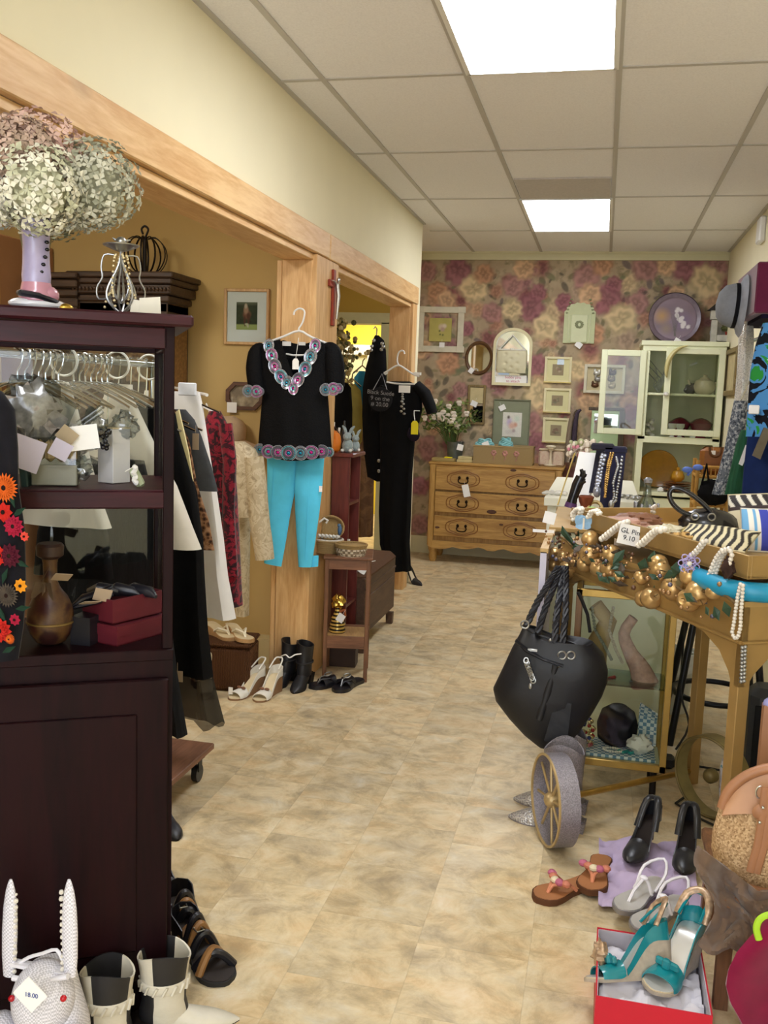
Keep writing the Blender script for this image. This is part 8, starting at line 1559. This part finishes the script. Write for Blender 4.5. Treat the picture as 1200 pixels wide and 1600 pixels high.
for px, py, lab in ((1002, 1338, 'black satin heel on lavender tissue, left of its pair'), (1072, 1352, 'black satin heel on lavender tissue, right of its pair')):
    q = fz(px, py, .03); t = pump(lab, (q.x, q.y+.03, .038), 2.75 if px < 1050 else 3.0, 'black satin heels', satb, hh=.075, L=.23, W=.085, pt=.4); b = MB(); h = hheel(.075); b.tube([V(-.03, -.03, h(.37)+.01), V(-.02, -.08, .14), V(0, -.105, .145), V(.02, -.08, .14), V(.03, -.03, h(.37)+.01)], .012, 8, flat=.5); b.build('ankle_strap', satb, t)
sil = mat('metallic_silver_insole', '#d8d6d2', .3, .45, var=.05); wst = mat('white_strap', '#eceaf0', .4)
for px, py, rz, lab in ((1000, 1410, 2.62, 'silver flat sandal with white straps, left one'), (1030, 1440, 2.55, 'silver flat sandal with white straps, right one behind the teal wedges')):
    q = fz(px, py, .03); t = shoe('silver_sandal', lab, (q.x, q.y, .045), rz, 'silver flat sandals', (.0, -.03, rz)); b = MB(); sole(b, .26, .09, hflat, .014); b.build('sole', mat('silver_edge', '#8f8d90', .4, .4), t); b = MB(); sole(b, .25, .083, lambda u: .014, .003); b.build('insole', sil, t); b = MB(); h = hflat
    b.tube([V(0, .075, .017), V(0, .05, .04), V(0, .0, .055), V(0, -.02, .06)], .0045, 6); strap(b, .26, .09, h, .014, .45, .45, .045, .005); b.tube([V(-.03, -.03, .02), V(-.035, -.08, .06), V(0, -.135, .075), V(.035, -.08, .06), V(.03, -.03, .02)], .0045, 6); b.ell((0, -.01, .06), (.014, .010, .006)); b.build('strap', wst, t)
# red shoe box with teal wedges
a, c = fz(931, 1556, .115), fz(1114, 1588, .115); dx = c-a; rz = math.atan2(dx.y, dx.x); bw = dx.length; bd = .30; cx = (a+c)/2+V(-math.sin(rz), math.cos(rz), 0)*bd/2
redm = mat('red_card', '#c2102c', .45, var=.03); t = boxobj('shoe_box', (cx.x, cx.y, 0), (bw, bd, .115), rz, redm, 'open bright red shoe box lined with tissue at the lower right', 'shoe box'); b = MB()
for s in (-1, 1): b.box((s*(bw/2-.0042), 0, .058), (.0025, bd-.008, .108)); b.box((0, s*(bd/2-.0042), .058), (bw-.01, .0025, .108))
b.build('grey_lining', mat('grey_lining', '#b9b4bc', .7), t, smooth=False); b = MB(); b.sheet(lambda u, v: V((u-.5)*(bw-.02), (v-.5)*(bd-.02)-.004, .07+.03*noise.noise(V(u*5, v*5, 3))+.015*noise.noise(V(u*12, v*12, 4))), 30, 30, .002); b.build('tissue', mat('white_tissue', '#dcdae4', .8, var=.03), t)
teal = mat('teal_patent', '#14808a', .2, var=.08, coat=.4); linw = mat('pale_linen_wedge', '#b0a392', .85, var=.1, scale=60); met = mat('snake_metallic', '#b79a7c', .35, .3, var=.4, scale=70)
for k, (px, py, z, rz2, lab) in enumerate(((985, 1508, .075, 2.0, 'teal patent wedge lying on its side in the red box, the left one'), (1052, 1500, .085, 2.65, 'teal patent wedge with a bow standing in the red box, the right one'))):
    q = fz(px, py, z+.04); t = wedge_pump(lab, (q.x, q.y, z), rz2, 'teal wedges in the red box', teal, linw, hh=.085, L=.235, W=.092, bow=False, nm='teal_wedge', rot=(.05, .5 if k == 0 else -.05, rz2)); h = hheel(.085); b = MB(); b.box((0, .045, h(.69)+.048), (.06, .012, .02), bev=.004); b.box((0, .05, h(.7)+.05), (.02, .016, .026), bev=.004); b.build('teal_bow', teal, t)
    b = MB(); b.tube([V(-.036, -.07, h(.2)+.04), V(-.03, -.10, h(.1)+.085), V(0, -.12, h(0)+.10), V(.03, -.10, h(.1)+.085), V(.036, -.07, h(.2)+.04)], .010, 8, flat=.5); b.build('ankle_strap', met, t); b = MB(); sole(b, .225, .085, lambda u: h(u)+.010, .002); b.build('insole', sil, t)
q = fz(935, 1490, .12); b = crumple((q.x+.005, q.y, .118), (.02, .03, .03), 5, k=.5); b.solo('print_scarf', met, 'metallic print ribbon over the red box left rim', 'ribbon')
# chair with straw bag, suede cloth and magenta garment
wch = wood('chair_brown', '#7a5334', '#573821', 6, 'Z', .45); q = fz(1124, 1572); t = thing('wooden_chair', 'low brown wooden chair under the straw bag and suede cloth', 'chair', (q.x+.17, q.y+.17, 0))
for sx in (-1, 1):
    for sy in (-1, 1): b = MB(); b.box((sx*.17, sy*.17, .14), (.034, .034, .28)); b.build('leg', wch, t)
b = MB(); b.box((0, 0, .29), (.40, .40, .03), bev=.006); b.build('seat', wch, t)
pw_ = onz(1190, 1200, .55); zt_ = ony(1192, 1100, q.y+.34).z
for sx in (-.30, 1): b = MB(); b.box((.0+sx*.17, .17, .28+(zt_-.28)/2), (.036, .034, zt_-.28)); b.build('back_post', mat('pinkish_wood', '#9a6f52', .45, var=.1, scale=6), t); b = MB(); b.ell((sx*.17, .17, zt_), (.020, .019, .02), 12, 6); b.build('post_cap', mat('lavender_paint', '#8f8fc0', .4), t)
b = MB(); b.box((.06, .175, zt_-.12), (.20, .02, .06)); b.build('back_rail', wch, t)
BYs = q.y+.10; straw = pattern('woven_straw', [(0, '#8a6a48'), (.35, '#c09d74'), (.6, '#d6b78d'), (.8, '#b08e68')], 240, 'cells', .8, .5, constant=False); ltan = mat('tan_handle_leather', '#a3714e', .5, var=.08)
t = thing('straw_handbag', 'woven straw handbag with tan leather trim at the right frame edge', 'handbag', (onz(1170, 1380, .31).x+.03, BYs, .31)); b = MB(); rings = []
for k, (xl, xr, py, d) in enumerate(((1135, 1290, 1236, .03), (1122, 1300, 1258, .05), (1113, 1310, 1290, .068), (1111, 1312, 1315, .075), (1118, 1306, 1345, .075), (1135, 1295, 1372, .065), (1150, 1285, 1386, .045))):
    a, c = ony(xl, py+8, BYs), ony(xr, py-10, BYs); rings.append([(a+c)/2+(c-a)/2*math.cos(2*PI*i/36)+V(0, d*math.sin(2*PI*i/36), 0) for i in range(36)])
b.loft(rings); b.wb('body', straw, t); b = MB(); b.tube([ony(px, py, BYs-.02) for px, py in ((1128, 1262), (1136, 1240), (1152, 1222), (1175, 1208), (1205, 1200), (1240, 1203), (1262, 1220))], .013, 10); b.wb('rim', ltan, t); b = MB(); b.sheet(lambda u, v: (lambda p: V(p.x, BYs-.05+.04*v, p.z))(ony(1205-80*math.cos(PI*u)*(1-.12*v), 1262-60*v*math.sin(PI*u)**.8-4*math.sin(PI*u), BYs)), 24, 8, .006); b.wb('flap', mat('tan_flap_leather', '#b98a66', .5, var=.06), t)
b = MB()
for pth in (((1196, 1230), (1192, 1270), (1184, 1320), (1172, 1362)), ((1206, 1230), (1202, 1272), (1194, 1322), (1182, 1364))): b.tube([ony(px, py, BYs-.078) for px, py in pth], .010, 8, flat=.6)
b.ell(ony(1192, 1270, BYs-.076), (.026, .008, .022), 12, 6); b.tube([ony(px, py, BYs-.06) for px, py in ((1140, 1374), (1165, 1386), (1200, 1392))], .010, 8); b.wb('leather_strap', ltan, t); b = MB(); c = ony(1188, 1238, BYs-.07); b.tube([c+V(.010*math.cos(2*PI*i/16), 0, .016*math.sin(2*PI*i/16)) for i in range(16)], .0025, 6, closed=True); [b.ell(ony(px, py, BYs-.088), .0045, 8, 5) for px, py in ((1192, 1262), (1187, 1285))]; b.wb('ring', mat('steel', '#c9c9c6', .2, .9), t)
su = mat('brown_suede', '#6f5a4a', .95, var=.12, scale=10, sheen=.3, bump=.3, bscale=8); A_, B_ = ony(1086, 1345, q.y-.04), ony(1215, 1500, q.y-.04); b = MB()
def drape(u, v):
    xl = 1098-14*math.sin(v*7+.5)+8*v; px = lerp(xl, 1230, u); py = lerp(1322+70*min(1, u*1.5), 1478+36*u+9*math.sin(u*13), v)
    yy = q.y-.055-.022*math.sin(u*10+v*5)-.035*noise.noise(V(u*5, v*5, 0))-.015*noise.noise(V(u*11, v*11, 3))+.03*(1-v); return ony(px, py, yy)
b.sheet(drape, 40, 30, .006); b.solo('suede_garment', su, 'crumpled brown suede garment draped over the chair seat', 'garment')
mg = mat('magenta_wool', '#7d1038', .9, var=.1, scale=20, sheen=.3); b = MB(); Y_ = q.y-.17
def mag(u, v): xl = lerp(1205, 1128, min(1, v*1.15)) if v < .62 else lerp(1150, 1170, (v-.62)/.38); xl = [1200, 1176, 1152, 1138, 1134, 1140, 1154, 1166][min(7, int(v*7.99))]*(1-(v*7.99) % 1)+[1200, 1176, 1152, 1138, 1134, 1140, 1154, 1166][min(7, int(v*7.99)+1)]*((v*7.99) % 1); p = ony(lerp(xl, 1300, u), lerp(1438, 1640, v), Y_-.02*math.sin(u*6+v*3)); return p
b.sheet(mag, 24, 28, .012); b.solo('magenta_garment', mg, 'magenta wool garment hanging at the lower right corner', 'garment')
b = MB(); b.tube([ony(px, py, Y_-.03) for px, py in ((1186, 1468), (1182, 1452), (1186, 1438), (1198, 1430), (1216, 1428))], .008, 8, flat=.7); b.solo('lime_strap', mat('lime_green', '#a9d62a', .5), 'lime green strap above the magenta garment', 'strap')
t = thing('umbrella', 'pale printed folded umbrella leaning behind the straw bag', 'umbrella', fz(1128, 1270)); y_ = fz(1128, 1270).y; b = MB(); b.tube([ony(px, py, y_) for px, py in ((1128, 1268), (1132, 1235), (1136, 1200), (1140, 1192))], [.008, .02, .026, .03], 12); b.wb('canopy', pattern('pastel_print', [(0, '#c9b3b8'), (.45, '#dfd9dc'), (.6, '#6fa3b3'), (.7, '#8a4a4a')], 26, 'noise', .7), t); b = MB(); b.tube([ony(px, py, y_) for px, py in ((1136, 1200), (1134, 1176))], .006, 6); b.wb('shaft', blkm, t)
# ================================================================== floor at the lower left: wicker rabbit, patchwork boots, sandals
wk = pattern('white_wicker_mesh', [(0, '#c2c0c8'), (.35, '#dcdbe2'), (.7, '#eceaf2')], 240, 'check', .6, .4, constant=False); whw = mat('white_cane', '#e6e4ea', .5, var=.04)
RYy = 1.66; q = ony(64, 1640, RYy); t = thing('wicker_rabbit', 'white wicker rabbit with tall ears at the lower left corner', 'rabbit figure', (q.x, RYy, 0)); rx = lambda px, py, d=0: ony(px, py, RYy+d)-t.location
h0 = rx(68, 1560); b = MB(); b.ell(h0, (.066, .068, .085), 24, 14); b.build('head', wk, t); b = MB(); b.lathe([(.07, 0), (.085, .05), (.08, .12), (.06, .2), (.05, .25)], (h0.x, .03, 0), 24); b.build('body', wk, t)
for xa, xb, nm in ((14, 17, 'ear'), (110, 108, 'ear')):
    b = MB(); P = [rx(xa+(xb-xa)*s, 1524-150*s) for s in (0, .2, .45, .7, .88, 1)]; b.tube(P, [.013, .017, .018, .016, .011, .003], 14, flat=.6); e = b.build(nm, wk, t); b = MB(); s_ = 1 if xa < 60 else -1
    for i in range(14): p = P[0].lerp(P[-1], i/15); b.ell(p+V(s_*.016, -.004, 0), R.uniform(.003, .006), 6, 4)
    b.build('lace_edge', mat('cream_lace', '#d9d3c8', .8), e)
b = MB(); b.box(tuple(rx(62, 1512)), (.13, .02, .008)); b.tube([rx(px, py) for px, py in ((26, 1508), (45, 1496), (66, 1490), (88, 1484), (98, 1500))], .004, 6); b.tube([rx(px, py, -.02) for px, py in ((20, 1528), (60, 1534), (106, 1526))], .006, 8); b.build('crown_band', whw, t)
for px in (18, 99): b = MB(); b.ell(rx(px, 1560, -.055), .007, 10, 6); b.build('eye', mat('red_bead', '#b01020', .2), t)
for sx in (-1, 1): b = MB(); b.ell((h0.x+sx*.09, -.03, rx(64, 1604).z), (.03, .045, .032), 14, 8); b.build('paw', wk, t)
c = rx(47, 1554, -.085); b = MB(); b.box((0, 0, 0), (.056, .002, .056), M=Matrix.Translation(c) @ Matrix.Rotation(PI/4-.08, 4, 'Y')); tg = b.build('price_tag', paper, t, smooth=False); text('price', '18.00', .014, mat('blue_ink', '#5f6a9a', .8), t, M=Matrix.Translation(c+V(.004, -.002, 0)) @ FRONT)
wl, bl_ = mat('bone_leather', '#cdc6b4', .45, var=.06, bump=.1, bscale=60), mat('black_grain_leather', '#1b1a1c', .5, var=.15)
def patch_boot(lab, loc, rz):
    t = thing('patchwork_boot', lab, 'boot', loc, rz, 'black and white boots'); t.scale = (.9, .95, .60); L_, Wd = .27, .095; h = hheel(.03); b = MB(); sole(b, L_, Wd, h, .01, pt=.8); b.build('sole', mat('dark_sole', '#211a17'), t); b = MB(); b.box((0, -.4*L_, .015), (.055, .055, .03), taper=1.1); b.build('heel', mat('dark_sole', '#211a17'), t); b = MB(); vamp(b, L_, Wd, h, .01, .30, 1.0, .08, .018, pt=.8, n=14); b.build('foot', wl, t)
    Z = [.04, .08, .12, .165, .17, .205, .21, .27, .315]; RX = [.036, .04, .043, .046, .0475, .0475, .047, .05, .053]; RY = [.06, .06, .054, .055, .0565, .0575, .057, .062, .066]; n = 32
    def ring(k, s=1): return [V(RX[k]*s*math.cos(2*PI*i/n), -.052+RY[k]*s*math.sin(2*PI*i/n), Z[k]+(.018*math.cos(4*PI*i/n) if k == 8 else 0)) for i in range(n)]
    for (k0, k1, off, nm) in ((0, 3, 0, 'lower_shaft'), (6, 8, 1, 'upper_shaft')):
        b = MB(); rs = [ring(k) for k in range(k0, k1+1)]+[ring(k, .93) for k in range(k1, k0-1, -1)]; m_ = len(rs)
        for i in range(n):
            b.mi = ((i+2)*4//n+off) % 2; vs = []
            for r_ in rs: vs += [r_[i], r_[(i+1) % n]]
            b._add(vs, [(2*j, 2*j+1, 2*((j+1) % m_)+1, 2*((j+1) % m_)) for j in range(m_)])
        bmesh.ops.remove_doubles(b.bm, verts=b.bm.verts[:], dist=1e-5); b.build(nm, [wl, bl_], t)
    b = MB(); b.loft([ring(3), ring(4, 1.03), ring(5, 1.03), ring(6)], caps=False)
    for i in range(0, n, 2): b.tube([ring(4, 1.06)[i], ring(5, 1.06)[(i+1) % n]], .004, 5)
    b.build('braided_band', wl, t); return t
q = fz(372, 1592); patch_boot('black and white patchwork boot with its toe showing, nearer the sandals', (q.x-.115, q.y-.05, 0), -1.2); patch_boot('black and white patchwork boot between the wicker rabbit and its mate', (q.x-.205, q.y-.155, 0), -1.35)
stl = mat('brown_strap', '#8a6236', .45, var=.15)
for k, (px, py, rz, lab) in enumerate(((316, 1500, -2.25, 'black and brown strappy sandal in front, pointing at the aisle'), (292, 1462, -2.5, 'black and brown strappy sandal behind its mate beside the cabinet'))):
    q = fz(px, py); t = shoe('strappy_sandal', lab, (q.x, q.y, 0), rz, 'strappy sandals beside the cabinet'); h = hheel(.035); b = MB(); sole(b, .27, .105, h, .012, base=lambda u: 0); b.build('sole', mat('black_rubber_sole', '#1b1a1b', .6), t); b = MB(); sole(b, .26, .095, lambda u: h(u)+.012, .002); b.build('footbed', mat('dark_footbed', '#2c2420', .6), t)
    for j, (u0, u1, H_, m_) in enumerate(((.80, .66, .04, lth), (.62, .78, .045, stl), (.56, .50, .06, lth), (.42, .46, .065, stl), (.34, .38, .07, lth))): b = MB(); wa, wb_ = wprof(u0)*.105, wprof(u1)*.105; b.tube([V(lerp(-wa, wb_, i/10), (lerp(u0, u1, i/10)-.5)*.27, lerp(h(u0), h(u1), i/10)+.012+H_*math.sin(PI*i/10)) for i in range(11)], .011, 8, flat=1, up=(0, 1, 0)); b.build('strap', m_, t)
    b = MB(); counter(b, .27, .105, h, .012, .30, .06, .03); b.build('heel_counter', lth, t); b = MB(); p = V(.012, -.0, h(.5)+.082); b.tube([p+V(.014*math.cos(2*PI*i/4+.78), .016*math.sin(2*PI*i/4+.78), 0) for i in range(4)], .002, 5, closed=True); b.build('buckle', silver, t)
for px, py, lab in ((266, 1390, 'toe of a black shoe peeking past the cabinet side'), (265, 1290, 'toe of another black shoe further along the cabinet side')):
    q = fz(px, py+18); t = pump(lab, (q.x-.05, q.y+.06, 0), -2.3, 'black shoes behind the cabinet', lth, hh=.04, pt=.3, nm='black_shoe')
